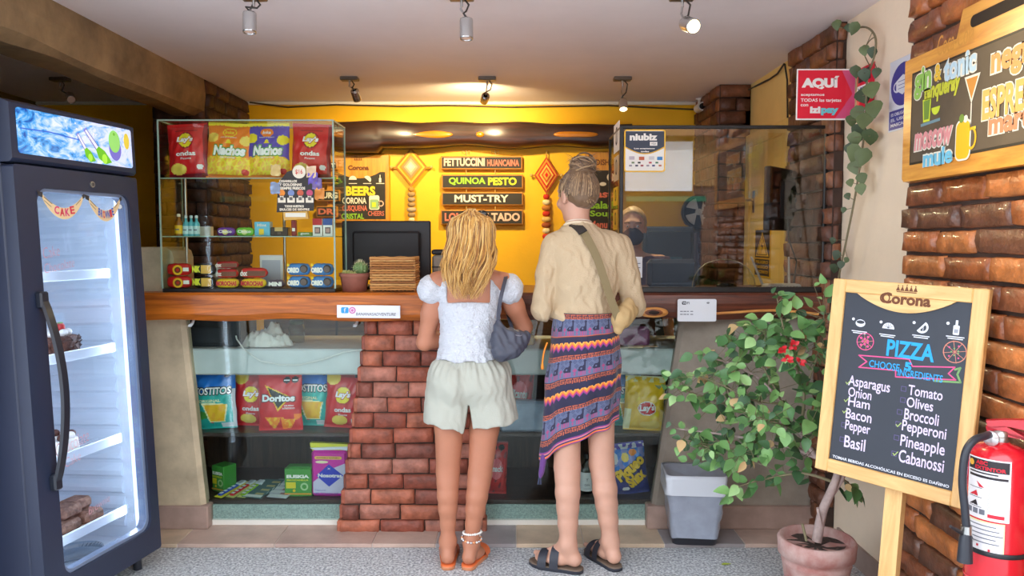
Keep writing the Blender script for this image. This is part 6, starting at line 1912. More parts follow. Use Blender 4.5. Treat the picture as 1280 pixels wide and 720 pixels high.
# lower left shelf: boxes, toothbrushes, sachets, sanitary pack
GRN, DGR = (70, 150, 60), (40, 110, 50)
tea = [('t', 'EUSKIA', 0.08, 0.66, 0.92, 0.78, WHT, 0.06), ('r', 0.06, 0.3, 0.42, 0.52, (226, 206, 40)), ('c', 0.74, 0.36, 0.14, (170, 206, 150)), ('c', 0.74, 0.36, 0.08, GRN), ('c', 0.36, 0.22, 0.05, (240, 200, 40)), ('r', 0, 0.08, 1, 0.13, (226, 160, 60)), ('t', 'MANZANILLA', 0.1, 0.57, 0.9, 0.63, (226, 226, 60), 0.03)]
pack('tea_box', 'green tea box standing turned at the far left of the bottom display shelf', 'box', 262, 282, 571, 603, 3.87, Z_LO, 0.085, GRN, tea, 'green boxes on the bottom shelf', rz=-28)
o = pack('tea_box', 'opened green tea box between the sachets and the purple pack', 'box', 356, 389, 589, 624, 3.795, Z_LO, 0.09, GRN, tea, 'green boxes on the bottom shelf')
b = MB()
for k in range(4): b.box((-0.058 + 0.003 * k, 0.012 + 0.018 * k, 0.12), (0.058 - 0.002 * k, 0.022 + 0.018 * k, 0.15 - 0.003 * k), mat('tea_sachet', (60, 136, 60), 0.4), 0.003)
b.build('tea_sachets', o)
for i, (px_, c_) in enumerate(((277, (50, 80, 190)), (292, (206, 40, 50)), (306, (150, 196, 50)))):
    q = P(px_, 622, 3.80)
    t = thing('toothbrush_pack', ('blue toothbrush blister pack lying on the bottom shelf', 'red toothbrush blister pack lying between the blue and green ones', 'lime green toothbrush blister pack lying beside the sachets')[i], 'toothbrush', (q.x - 0.01, 3.775, Z_LO + 0.002), (math.radians(7), 0, math.radians(-24 + 4 * i)), 'toothbrush packs on the bottom shelf')
    b = MB(); b.box((-0.024, 0, 0), (0.024, 0.2, 0.003), mat('brush_card', (206, 214, 120), 0.5) if i else mat('brush_card_y', (226, 214, 60), 0.5)); b.build('card', t)
    b = MB(); b.box((-0.014, 0.01, 0.003), (0.014, 0.14, 0.013), mat('brush_%d' % i, c_, 0.25, coat=0.5), 0.005); b.build('toothbrush', t)
    b = MB(); b.box((-0.018, 0.14, 0.003), (0.018, 0.19, 0.015), mat('blister', (206, 216, 222), 0.15, coat=0.5), 0.005)
    for k in range(4): b.box((-0.009, 0.02 + 0.028 * k, 0.0135), (0.009, 0.036 + 0.028 * k, 0.0145), mat('brush_white', (226, 230, 236), 0.4))
    b.build('blister', t)
M_SA = [mat('sachet_teal', (70, 110, 110), 0.3, noise=0.2, nscale=30, coat=0.3), mat('sachet_silver', (196, 202, 210), 0.28, 0.2, noise=0.1, nscale=30)]
for col in range(2):
    for k in range(4):
        q = P(318 + 31 * col, 622, 3.80)
        o = thing('sachet', '%s sachet, %s in its overlapping row on the bottom shelf' % (('teal', 'silver')[col], ('front one', 'second from the front', 'third from the front', 'rearmost')[k]), 'sachet', (q.x + 0.017 * k * (1 - col) - 0.004, 3.765 + 0.042 * k, Z_LO + 0.0025 + 0.006 * k), (math.radians(9), 0, math.radians(-14 + 3 * k)), 'sachets on the bottom shelf')
        b = MB(); b.box((-0.055, 0, 0), (0.055, 0.075, 0.005), M_SA[col], 0.0015); b.build('pouch', o)
        b = MB(); b.box((-0.05, 0.004, 0.005), (0.05, 0.028, 0.0056), mat('sachet_white', (222, 228, 226), 0.35)); b.box((0.0, 0.032, 0.005), (0.045, 0.05, 0.0056), mat('sachet_tan', (190, 176, 120), 0.4) if col == 0 else mat('sachet_rose', (170, 120, 120), 0.4)); b.build('print', o)
# purple sanitary pack
w, h, x, z = stand(390, 434, 558, 626, 3.80)
t = thing('sanitary_pack', 'magenta and white sanitary pack with a blue diamond emblem, beside the brick pillar', 'pack', (x, 3.79, Z_LO), (0, 0, math.radians(-3)))
b = MB(); M_MAG, M_LAV = mat('pack_magenta', (206, 30, 160), 0.3, coat=0.3), mat('pack_lavender', (206, 200, 226), 0.3, coat=0.3)
b.box((-w / 2, 0, 0), (w / 2, 0.10, h * 0.84), M_MAG, 0.012)
b.prism([(-w / 2 * 0.98, h * 0.82), (w / 2 * 0.98, h * 0.83), (w / 2 * 1.0, h * 0.95), (-w / 2 * 1.12, h * 0.97), (-w / 2 * 1.1, h * 0.9)], 0.02, 0.05, mat('pack_yellow_top', (226, 220, 60), 0.3, coat=0.3)); b.build('pouch', t)
b = MB()
b.flat([(-w / 2 * 0.9, 0.02), (w / 2 * 0.92, 0.02), (w / 2 * 0.92, h * 0.62), (0.0, h * 0.5), (-w / 2 * 0.9, h * 0.27)], M_LAV, -0.001)
b.flat([(-w * 0.36, h * 0.39), (0.0, h * 0.19), (w * 0.4, h * 0.4), (0.0, h * 0.6)], mat('pack_blue', (36, 56, 190), 0.35), -0.0015)
b.text('Nosotras', -w * 0.31, h * 0.36, w * 0.36, h * 0.43, M_SWH, -0.002, 0.04); b.flat([(-0.008, h * 0.50), (0, h * 0.515), (0.008, h * 0.50), (0.003, h * 0.52), (0.008, h * 0.54), (0, h * 0.525), (-0.008, h * 0.54), (-0.003, h * 0.52)], M_SWH, -0.002)
b.prism(rrect(-w * 0.4, h * 0.69, w * 0.36, h * 0.745, 0.008), -0.0018, -0.001, mat('pack_ochre', (240, 190, 90), 0.4)); b.text('INVISIBLE RAPISEC', -w * 0.34, h * 0.705, w * 0.3, h * 0.73, M_INK, -0.0024, 0.02)
b.disc(-w * 0.2, h * 0.64, w * 0.18, mat('pack_cream', (236, 222, 180), 0.4), -0.0015, rz=h * 0.025)
b.text('Natural', -w * 0.4, h * 0.11, -w * 0.1, h * 0.14, mat('pack_ink', (90, 80, 170), 0.5), -0.002); b.text('42 TOALLAS', -w * 0.4, h * 0.05, w * 0.25, h * 0.08, mat('pack_ink'), -0.002, 0.02)
b.build('print', t)
b = MB(); b.prism([(-w / 2 * 1.1, h * 0.88), (-w / 2 * 0.8, h * 0.84), (w * 0.3, h * 0.86), (w / 2, h * 0.84), (w / 2 * 1.02, h * 0.91), (0, h * 0.9)], 0.012, 0.022, mat('pack_white_flap', (226, 226, 236), 0.3)); b.build('flap', t)

# ---- upper compartments behind the glass
ZL = 0.909
a, c = P(233, 436, 3.85), P(302, 402, 3.85)
t = thing('cash_box', 'black plastic drawer unit behind the glass at the left end of the ledge', 'box', ((a.x + c.x) / 2, 3.83, ZL))
w = c.x - a.x
b = MB(); b.box((-w / 2, 0, 0), (w / 2, 0.25, 0.145), mat('box_black', (34, 36, 42), 0.4), 0.006); b.build('body', t)
b = MB(); b.box((-w / 2 + 0.02, -0.006, 0.02), (w / 2 - 0.06, 0.0, 0.10), mat('box_black2', (46, 48, 54), 0.35), 0.004); b.build('drawer_front', t)
# crumpled white cloth
def heap(name, label, cat, px0, px1, pyt, pyb, Y, z, col, dep, seed, fold=0.012):
    a, c = P(px0, pyb, Y), P(px1, pyt, Y)
    w, h = c.x - a.x, c.z - a.z
    b = MB(); NU, NV = 44, 30
    vs, fs = [], []
    for j in range(NV + 1):
        for i in range(NU + 1):
            u, v = -1 + 2 * i / NU, -1 + 2 * j / NV
            r = min(1, math.hypot(u, v))
            zz = h * (max(0, 1 - r ** 2.2) ** 0.7) * (0.75 + 0.4 * nz(u * 2.2 + seed, v * 2 + seed))
            zz += fold * nz(u * 9 + seed, v * 6) * (1 - r * 0.5) + fold * 0.6 * nz(u * 17, v * 13 + seed)
            vs.append((u * w / 2 * (1 + 0.08 * nz(v * 4, seed)), v * dep, max(0.002 + 0.003 * (i + j & 1), zz)))
    for j in range(NV):
        for i in range(NU):
            fs.append((j * (NU + 1) + i, j * (NU + 1) + i + 1, (j + 1) * (NU + 1) + i + 1, (j + 1) * (NU + 1) + i))
    b.add(vs, fs, mat('cloth_%d_%d_%d' % col, col, 0.85, noise=0.08, nscale=30), True)
    o = b.build(name); place(o, ((a.x + c.x) / 2, Y, z)); return tag(o, label, cat)
heap('crumpled_cloth', 'crumpled white kitchen cloth on the ledge behind the left glass', 'cloth', 304, 366, 410, 437, 3.86, ZL, (222, 220, 212), 0.07, 3, 0.014)
q = P(370, 436, 3.98)
t = thing('glass_jar', 'small clear jar on the ledge behind the white cloth', 'jar', (q.x, 4.0, ZL))
b = MB(); b.lathe([(0, 0), (0.04, 0.002), (0.042, 0.08), (0.034, 0.095), (0.034, 0.1)], glass('jar_glass', (214, 220, 200), 2.0), n=22, cap=False); b.build('jar_body', t)
b = MB(); b.lathe([(0.036, 0.098), (0.037, 0.118), (0, 0.12)], mat('jar_lid', (70, 90, 70), 0.4), n=20); b.build('lid', t)
b = MB()
b.tube([P(295, 420, 3.80), P(296, 424, 3.785), P(306, 438, 3.745), P(325, 451, 3.742), P(350, 456, 3.742), P(375, 456, 3.742), P(405, 449, 3.742), P(430, 440, 3.745), P(453, 437, 3.75)], 0.0035, mat('white_cable', (226, 226, 222), 0.4), 8)
tag(b.build('white_cable'), 'white cable drooping across the concrete ledge behind the left glass', 'cable')
for px_, nm in ((241, 'clear plastic hook under the slab near the fridge'), (446, 'clear plastic hook under the slab near the brick pillar')):
    q = P(px_, 404, 3.70)
    b = MB(); b.tube([(0, 0, 0.03), (0.003, -0.01, 0.012), (0.002, -0.02, 0.0), (-0.004, -0.03, -0.01), (-0.012, -0.034, -0.008)], [0.006, 0.007, 0.008, 0.009, 0.009], mat('hook_clear', (206, 212, 216), 0.12, coat=0.8), 8); b.ball((0, 0.0, 0.03), (0.014, 0.006, 0.016), mat('hook_clear'), 12, 8)
    o = b.build('hook'); place(o, (q.x, 3.71, q.z)); tag(o, nm, 'hook', 'clear hooks under the slab')
# wooden back bench seen through the slot
b = MB(); b.box((-1.55, 4.72, 0), (0.45, 5.1, 0.96), wood('bench_wood', (150, 106, 62), (96, 64, 40), (1, 8, 8), 0.5, 0.1), 0.006)
for x in (-1.1, -0.5, 0.1): b.box((x, 4.712, 0.03), (x + 0.012, 4.722, 0.95), M_DWOOD)
tag(b.build('back_bench'), 'brown wooden work bench behind the counter, seen through the slot under the slab', 'bench')
b = MB(); b.box((-1.52, 4.74, 0.965), (-0.62, 4.78, 0.985), M_DWOOD, 0.003); tag(b.build('wooden_rail'), 'dark wooden rail lying on the back bench edge', 'rail')
# right compartment: yellow case, pink paper, leaves
a, c = P(636, 442, 3.9), P(668, 420, 3.9)
t = thing('yellow_case', 'yellow plastic case with a dark lid on the ledge between the two women', 'case', (a.x, 3.88, ZL))
w = c.x - a.x
b = MB(); b.box((0, 0, 0), (w, 0.16, 0.05), mat('case_yellow', (240, 176, 20), 0.35), 0.008); b.build('body', t)
b = MB(); b.box((0.0, 0.0, 0.052), (w, 0.16, 0.085), mat('case_tan', (150, 112, 44), 0.45), 0.008); b.build('lid', t)
b = MB(); b.box((w * 0.4, -0.006, 0.03), (w * 0.6, 0.0, 0.065), M_PLB, 0.002); b.build('latch', t)
a, c = P(772, 437, 3.84), P(812, 408, 3.84)
b = MB(); b.box((a.x, 3.83, ZL), (c.x, 3.96, c.z), mat('magenta_pack', (166, 96, 140), 0.35, noise=0.35, nscale=12), 0.012)
tag(b.build('magenta_packet'), 'dull magenta packet on the ledge behind the right glass', 'packet')
a, c = P(768, 437, 3.79), P(822, 437, 3.79)
b = MB(); b.box((a.x, 3.775, ZL), (c.x - 0.07, 3.825, ZL + 0.006), mat('leaflet_cream', (206, 190, 150), 0.6), 0.001); b.box((a.x + 0.07, 3.775, ZL + 0.006), (c.x, 3.82, ZL + 0.011), mat('leaflet_tan', (190, 150, 110), 0.6), 0.001)
tag(b.build('leaflet_pile'), 'small pile of cream and tan leaflets lying on the right ledge', 'leaflets')
# ---------------------------------------------------------------- leafy helpers
def leaf(mb, base, d, up, L, Wd, m, fold=0.25, droop=0.2):
    d = d.normalized(); s_ = d.cross(up)
    s_ = s_.normalized() if s_.length > 1e-4 else d.orthogonal().normalized()
    n = s_.cross(d).normalized()
    ws = (0.0, 0.75, 1.0, 0.8, 0.42, 0.0)
    ts = (0.0, 0.16, 0.36, 0.6, 0.82, 1.0)
    vs, fs = [], []
    for t, w_ in zip(ts, ws):
        c_ = base + d * (L * t) - n * (droop * L * t * t)
        vs += [c_ + s_ * (w_ * Wd / 2) + n * (fold * w_ * Wd / 2), c_, c_ - s_ * (w_ * Wd / 2) + n * (fold * w_ * Wd / 2)]
    for i in range(5):
        a = i * 3
        fs += [(a, a + 3, a + 4, a + 1), (a + 1, a + 4, a + 5, a + 2)]
    mb.add(vs, fs, m, True)
def path3(pts, n):
    pts = [Vector(p) for p in pts]
    out = []
    for i in range(len(pts) - 1):
        p0, p1, p2, p3 = pts[max(0, i - 1)], pts[i], pts[i + 1], pts[min(len(pts) - 1, i + 2)]
        for k in range(n):
            t = k / n
            out.append(0.5 * ((2 * p1) + (p2 - p0) * t + (2 * p0 - 5 * p1 + 4 * p2 - p3) * t * t + (3 * p1 - p0 - 3 * p2 + p3) * t ** 3))
    out.append(pts[-1])
    return out
LG = [mat('leaf_%d' % i, c_, 0.45, noise=0.12, nscale=20) for i, c_ in enumerate(((72, 112, 62), (94, 136, 76), (118, 160, 92), (58, 92, 58), (142, 178, 112)))]
L_DRY = mat('leaf_dry', (190, 158, 110), 0.7)
# ---------------------------------------------------------------- potted bougainvillea
PC = Vector((P(1021, 668, 2.90).x, 2.90, 0.0))
t = thing('potted_shrub', 'leafy shrub with a few red flowers in a weathered terracotta pot, behind the menu sign', 'potted plant', PC)
M_POT = mat('old_terracotta', (158, 100, 92), 0.8, noise=0.3, nscale=9, bump=0.15, bscale=30, col2=(196, 168, 160))
ph_ = P(1021, 656, 3.03).z
b = MB(); b.lathe([(0.0, 0), (0.095, 0), (0.100, 0.01), (0.128, ph_ * 0.66), (0.131, ph_ * 0.68), (0.127, ph_ * 0.70), (0.132, ph_ * 0.76), (0.143, ph_ * 0.78), (0.146, ph_ * 0.97), (0.14, ph_), (0.128, ph_), (0.124, ph_ - 0.03), (0.122, ph_ - 0.035)], M_POT, n=44); b.build('pot', t)
b = MB()
vs = [(0, 0, ph_ - 0.03)]
for r_ in (0.04, 0.08, 0.124):
    for k in range(24):
        a = 2 * math.pi * k / 24; vs.append((r_ * math.cos(a), r_ * math.sin(a), ph_ - 0.035 + 0.008 * nz(r_ * 40, k)))
fs = [(0, 1 + k, 1 + (k + 1) % 24) for k in range(24)] + [(1 + r * 24 + k, 25 + r * 24 + k, 25 + r * 24 + (k + 1) % 24, 1 + r * 24 + (k + 1) % 24) for r in range(2) for k in range(24)]
b.add(vs, fs, mat('potting_soil', (64, 50, 44), 0.95, noise=0.4, nscale=70, bump=0.6, bscale=80), True); b.build('soil', t)
M_STEM = mat('grey_bark', (176, 154, 148), 0.8, noise=0.2, nscale=25)
M_TWIG = mat('thin_twig', (122, 112, 84), 0.7)
def PP(px, py, Y): return P(px, py, Y) - PC
trunk = path3([PP(1021, 676, 2.9), PP(1028, 640, 2.89), PP(1040, 612, 2.9), PP(1047, 592, 2.92), PP(1044, 576, 2.95)], 5)
b = MB(); b.tube(trunk, [0.019 - 0.006 * i / len(trunk) for i in range(len(trunk))], M_STEM, 10)
b.tube(path3([PP(1036, 625, 2.9), PP(1052, 600, 2.91), PP(1056, 585, 2.93)], 4), 0.009, M_STEM, 8)
b.tube([PP(1008, 676, 2.82), PP(1003, 655, 2.82)], 0.005, M_TWIG, 6); b.tube([PP(1026, 655, 2.87), PP(1022, 635, 2.86)], 0.006, M_STEM, 6)
BR = {
 'A': [(1046, 585, 2.94), (1020, 572, 2.97), (992, 560, 3.0), (960, 552, 3.02), (915, 545, 3.08), (880, 540, 3.12), (846, 536, 3.14)],
 'B': [(1020, 572, 2.97), (1000, 540, 3.0), (978, 505, 3.02), (950, 475, 3.08), (915, 455, 3.12), (884, 447, 3.15)],
 'C': [(1000, 540, 3.0), (1005, 490, 2.97), (990, 445, 2.96), (978, 405, 2.95), (970, 366, 2.95)],
 'D': [(992, 560, 3.0), (950, 525, 3.08), (905, 505, 3.14), (862, 490, 3.17), (842, 483, 3.18)],
 'E': [(978, 505, 3.02), (950, 450, 3.06), (935, 425, 3.08), (905, 432, 3.1)],
 'F': [(1005, 490, 2.97), (1020, 450, 2.93), (1030, 410, 2.92), (1028, 385, 2.92)],
 'G': [(978, 505, 3.02), (940, 500, 3.02), (900, 480, 3.06), (872, 470, 3.08)],
 'H': [(1043, 603, 2.91), (1005, 592, 2.95), (965, 597, 2.98), (930, 606, 2.96), (906, 618, 2.95)],
 'I': [(1020, 572, 2.97), (1026, 530, 2.94), (1032, 480, 2.92)],
 'J': [(915, 545, 3.08), (895, 560, 3.06), (868, 552, 3.08)],
 'K': [(960, 552, 3.02), (940, 555, 2.98), (918, 572, 2.96)],
 'L': [(990, 445, 2.96), (1008, 425, 2.93), (1015, 415, 2.92)],
 'M': [(990, 445, 2.96), (965, 420, 2.98), (955, 410, 3.0)],
 'N': [(1000, 540, 3.0), (975, 530, 2.92), (940, 520, 2.9)],
 'O': [(1052, 598, 2.91), (1062, 606, 2.92), (1072, 622, 2.92)],
}
paths = {k: path3([PP(*q) for q in v], 6) for k, v in BR.items()}
for k, pth in paths.items():
    r0 = 0.011 if k in 'AB' else (0.007 if k in 'CDH' else 0.005)
    b.tube(pth, [r0 * (1 - 0.75 * i / len(pth)) for i in range(len(pth))], M_STEM if k in 'AB' else M_TWIG, 6)
b.build('trunk', t)
b = MB()
rnd = random.Random(12)
cnt = 0
for k, pth in paths.items():
    dens = {'H': 20, 'O': 10, 'C': 34, 'L': 18, 'E': 46, 'B': 64, 'D': 56, 'G': 52}.get(k, 46)
    for i in range(dens):
        u = 0.22 + 0.78 * (i + rnd.random()) / dens
        q = u * (len(pth) - 1); a = int(min(q, len(pth) - 2)); f = q - a
        p = pth[a].lerp(pth[a + 1], f)
        tan = (pth[a + 1] - pth[a]).normalized()
        spread = 0.015 if k in 'CHO' else 0.05
        off = Vector((rnd.gauss(0, spread), rnd.gauss(0, spread * 0.8), rnd.gauss(0, spread * 0.8)))
        p2 = p + off
        if off.length > 0.02:
            b.tube([p, p2], 0.0012, M_TWIG, 4, cap=False)
        d = Vector((rnd.uniform(-1, 1), rnd.uniform(-0.9, 0.3), rnd.uniform(-1.1, 0.25))) + tan * 0.5
        up = Vector((rnd.uniform(-0.6, 0.6), rnd.uniform(-1.2, -0.1), rnd.uniform(0.1, 1.0)))
        L = rnd.uniform(0.036, 0.07) * (1.15 if k in 'CLI' else 1.0) * (1 - 0.3 * (u > 0.92))
        m = L_DRY if rnd.random() < 0.04 else LG[rnd.choice((0, 0, 1, 1, 1, 2, 3, 3, 2, 4))]
        leaf(b, p2, d, up, L, L * rnd.uniform(0.62, 0.8), m, rnd.uniform(0.08, 0.4), rnd.uniform(0, 0.4))
        cnt += 1
b.build('foliage', t)
for (px_, py_) in ((978, 437), (984, 449), (1000, 453), (992, 432)):
    b = MB(); c0 = PP(px_, py_, 2.9)
    for k in range(7):
        d = Vector((rnd.uniform(-1, 1), rnd.uniform(-1, 0.4), rnd.uniform(-0.6, 1)))
        leaf(b, c0 + d * 0.004, d, Vector((0, -1, 0.3)), 0.022, 0.017, mat('red_bract', (206, 36, 46), 0.55), 0.3, 0.1)
    b.tube([c0, PP(px_ + 3, py_ + 12, 2.94)], 0.0012, M_TWIG, 4); b.build('flower', t)

# ---------------------------------------------------------------- hanging vine on the cream wall
V0 = PX(1085, 60, 1.49)
t = thing('wall_vine', 'vine of dull green leaves hanging down the cream wall from the ceiling', 'vine', V0)
def PV(px, py, X=1.49): return PX(px, py, X) - V0
b = MB()
main = path3([PV(1036, 30, 1.50), PV(1060, 36), PV(1082, 34), PV(1094, 46), PV(1093, 70), PV(1084, 100), PV(1082, 150), PV(1076, 200), PV(1068, 250), PV(1058, 300), PV(1048, 350), PV(1043, 400)], 5)
b.tube(main, 0.0045, M_TWIG, 6)
b.tube(path3([PV(1094, 46), PV(1086, 52), PV(1080, 66), PV(1088, 84)], 4), 0.0025, M_TWIG, 5)
b.build('stem', t)
VG = [mat('vine_leaf_%d' % i, c_, 0.5, noise=0.15, nscale=15) for i, c_ in enumerate(((86, 98, 58), (72, 86, 52), (100, 112, 70), (62, 76, 50)))]
b = MB()
VL = [(1046, 30, .05), (1060, 34, .04), (1072, 34, .06), (1080, 62, .05), (1092, 64, .05), (1098, 90, .045), (1080, 92, .06), (1070, 88, .06), (1088, 112, .08), (1076, 120, .08), (1092, 135, .08), (1070, 140, .07), (1084, 150, .085), (1078, 165, .09), (1068, 172, .07), (1072, 190, .085), (1084, 195, .085), (1062, 185, .06), (1066, 208, .07), (1076, 222, .055), (1075, 235, .055), (1062, 228, .04), (1058, 245, .035), (1056, 262, .03), (1048, 318, .05), (1052, 330, .04), (1044, 335, .05), (1054, 355, .035), (1088, 170, .08), (1064, 150, .06), (1042, 300, .035), (1060, 325, .03), (1048, 385, .04)]
rnd = random.Random(3)
for (px_, py_, L) in VL:
    p = PV(px_, py_, 1.47 + rnd.uniform(-0.03, 0.02))
    q = min(main, key=lambda m_: (m_ - p).length)
    b.tube([q, p], 0.0015, M_TWIG, 4, cap=False)
    d = Vector((rnd.uniform(-0.4, 0.2), rnd.uniform(-0.5, 0.5), -1))
    leaf(b, p + Vector((0, 0, L * 0.4)), d, Vector((-0.8, -0.8, rnd.uniform(0.0, 0.5))), L, L * 0.92, rnd.choice(VG), rnd.uniform(0.05, 0.3), rnd.uniform(0, 0.25))
b.build('foliage', t)

# ---------------------------------------------------------------- litter bin with a plastic liner
q = P(873, 690, 3.44)
BX, BY = q.x, 3.56
t = thing('litter_bin', 'black waste bin wrapped in a clear grey plastic liner, below the dark slab', 'bin', (BX, BY, 0.0205), (0, 0, math.radians(-4)))
hB = P(873, 597, 3.46).z - 0.02
def tier(w, d, z, n=10, r=0.03, wob=0.0, seed=0):
    pts = []
    for (x, y) in rrect(-w / 2, -d / 2, w / 2, d / 2, r, n):
        k = 1 + wob * nz(x * 40 + seed, y * 40, z * 22)
        pts.append((x * k, y * k, z + wob * 0.1 * nz(x * 30, y * 26 + seed)))
    return pts
def loft(mb, rings, m, smooth=True, cap0=False, cap1=False):
    n = len(rings[0])
    vs = [p for r in rings for p in r]
    fs = [(i * n + k, i * n + (k + 1) % n, (i + 1) * n + (k + 1) % n, (i + 1) * n + k) for i in range(len(rings) - 1) for k in range(n)]
    mb.add(vs, fs, m, smooth)
    if cap0: mb.add(rings[0], [tuple(range(n))], m)
    if cap1: mb.add(rings[-1], [tuple(range(n))], m)
b = MB()
loft(b, [tier(0.205, 0.155, 0), tier(0.212, 0.16, 0.02), tier(0.262, 0.205, hB - 0.03), tier(0.272, 0.215, hB - 0.028), tier(0.274, 0.217, hB), tier(0.262, 0.205, hB), tier(0.205, 0.15, 0.012)], mat('bin_black', (36, 36, 42), 0.3), cap0=True, cap1=True)
b.build('bucket', t)
M_LINER = mat('plastic_liner', (150, 156, 170), 0.28, coat=0.4, noise=0.1, nscale=14)
b = MB()
rings = []
for i in range(13):
    f = i / 12
    z = 0.035 + (hB - 0.035) * f
    s_ = 0.212 + (0.274 - 0.212) * f
    rings.append(tier(s_ + 0.008, s_ * 0.78 + 0.006, z, 14, 0.03, 0.045, 1.0 + f))
rings.append(tier(0.278, 0.222, hB + 0.004, 14, 0.03, 0.01)); rings.append(tier(0.258, 0.202, hB + 0.003, 14, 0.03, 0.02)); rings.append(tier(0.20, 0.15, hB - 0.015, 14, 0.03, 0.05)); rings.append(tier(0.06, 0.05, hB - 0.03, 14, 0.01, 0.05))
loft(b, rings, M_LINER, cap1=True); ln = b.build('liner', t)
b = MB(); rings = []
for i in range(6):
    f = i / 5
    rings.append(tier(0.286 - 0.006 * f + 0.004 * math.sin(f * 9), 0.232 - 0.004 * f, hB - 0.085 + 0.092 * f + 0.0, 14, 0.03, 0.02, 4.0))
rings.append(tier(0.276, 0.22, hB + 0.008, 14, 0.03, 0.01))
loft(b, rings, mat('liner_fold', (206, 210, 218), 0.3, coat=0.4)); b.build('folded_rim', ln)

# fallen leaf
q = P(907, 714, 3.31)
b = MB(); leaf(b, Vector((0, 0, 0.003)), Vector((1, 0.2, 0)), Vector((0, 0, 1)), 0.05, 0.022, mat('fallen_leaf', (176, 190, 60), 0.6), 0.2, 0.0)
o = b.build('fallen_leaf'); place(o, (q.x - 0.02, 3.31, 0.0)); tag(o, 'single yellow-green fallen leaf on the gravel in front of the bin', 'leaf')

# ---------------------------------------------------------------- pizza chalkboard on a post
SC_, SW_, SHh = Vector((1.277, 2.498, 0.967)), 0.5, 0.682
yaw, lean, roll = -0.899, 0.091, -0.029
u_ = Vector((math.cos(yaw), math.sin(yaw), 0)); n_ = Vector((math.sin(yaw), -math.cos(yaw), 0))
z_ = Vector((0, 0, 1)) * math.cos(lean) - n_ * math.sin(lean)
u2 = u_ * math.cos(roll) + z_ * math.sin(roll); z2 = z_ * math.cos(roll) - u_ * math.sin(roll)
y2 = z2.cross(u2)
org = SC_ - z2 * (SHh / 2)                                   # middle of the bottom edge
mxs = Matrix((u2, y2, z2)).transposed().to_4x4(); mxs.translation = org
t = thing('pizza_board', 'pine-framed pizza menu chalkboard on a wooden post, beside the red extinguisher', 'chalkboard', mx=mxs)
inv = mxs.inverted()
M_PINE = wood('pale_pine', (232, 188, 122), (206, 154, 88), (10, 1, 1.4), 0.5, 0.15)
M_PINEH = wood('pale_pine_rail', (232, 188, 122), (206, 154, 88), (1.4, 1, 10), 0.5, 0.15)
fw = 0.046
b = MB()
b.box((-SW_ / 2, -0.012, 0), (-SW_ / 2 + fw, 0.018, SHh), M_PINE, 0.003); b.box((SW_ / 2 - fw, -0.012, 0), (SW_ / 2, 0.018, SHh), M_PINE, 0.003)
b.box((-SW_ / 2 + fw, -0.012, 0), (SW_ / 2 - fw, 0.018, fw), M_PINEH, 0.003); b.box((-SW_ / 2 + fw, -0.012, SHh - fw), (SW_ / 2 - fw, 0.018, SHh), M_PINEH, 0.003)
N = 24
ax = SW_ / 2 - fw - 0.045
b.prism([(-ax, SHh - fw)] + [(-ax + 2 * ax * i / N, SHh - fw - 0.052 * math.sin(math.pi * i / N) ** 0.85) for i in range(1, N)] + [(ax, SHh - fw)], -0.012, 0.01, M_PINEH)
b.build('frame', t)
b = MB(); b.box((-SW_ / 2 + fw - 0.004, -0.002, fw - 0.004), (SW_ / 2 - fw + 0.004, 0.012, SHh - fw + 0.004), mat('slate_black', (48, 52, 62), 0.55, noise=0.06, nscale=6)); b.build('slate', t)
def sq(px_, py_):
    """board point under a picture point"""
    o = Vector((0, 0, CAMH)); d = P(px_, py_, 1.0) - o
    k = (SC_ - o).dot(y2) / d.dot(y2)
    p = inv @ (o + d * k)
    return p.x, p.z
def st(mb, s_, x0, yb0, x1, yt1, m, y=-0.0028, bold=0.015, sk=None):
    """text whose lower left is at picture (x0, yb0) and upper right at (x1, yt1)"""
    a, c = sq(x0, yb0), sq(x1, yt1)
    mb.text(s_, a[0], a[1], c[0], c[1], m, y, bold)
K_ = lambda n, c_: mat('chalk_pen_' + n, c_, 0.7)
KW, KB, KP, KG, KPR, KPZ = K_('lilac', (222, 206, 240)), K_('blue', (40, 160, 226)), K_('pink', (226, 84, 140)), K_('green', (120, 160, 100)), K_('white', (226, 228, 236)), K_('rust', (206, 130, 110))
b = MB()
def rowtext(s_, px, py, hpx, wpx, m, bold=0.012, cap=True):
    """text with left end centred at picture (px, py); hpx, wpx its size in picture pixels there"""
    a = sq(px, py); c = sq(px + wpx, py)
    w_ = math.hypot(c[0] - a[0], c[1] - a[1])
    u_h = sq(px, py - hpx / 2)[1] - sq(px, py + hpx / 2)[1]
    b.text(s_, a[0], a[1] - u_h / 2, a[0] + w_, a[1] + u_h / 2, m, -0.0028, bold)
for s_, px, py, hp_, wp in (('Asparagus', 1061, 477, 17, 52), ('Onion', 1061, 489, 12, 29), ('Ham', 1061, 501, 12, 27), ('Bacon', 1058, 516, 13, 32), ('Pepper', 1057, 532, 16, 31), ('Basil', 1056, 551, 15, 26),
                          ('Tomato', 1136, 487, 13, 43), ('Olives', 1134, 502, 13, 33), ('Broccoli', 1131, 517, 14, 43), ('Pepperoni', 1128, 533, 18, 55), ('Pineapple', 1126, 552, 19, 55), ('Cabanossi', 1124, 569, 16, 56)):
    rowtext(s_, px, py, hp_, wp, KW)
for px, py in ((1130, 486), (1129, 500), (1125, 515), (1123, 530), (1121, 547), (1118, 567), (1055, 531), (1053, 549)):
    c0 = sq(px, py); r_ = 0.0075
    b.line([(c0[0] - r_, c0[1] - r_), (c0[0] + r_, c0[1] - r_), (c0[0] + r_, c0[1] + r_), (c0[0] - r_, c0[1] + r_), (c0[0] - r_, c0[1] - r_)], 0.002, K_('violet', (96, 84, 130)), -0.0026)
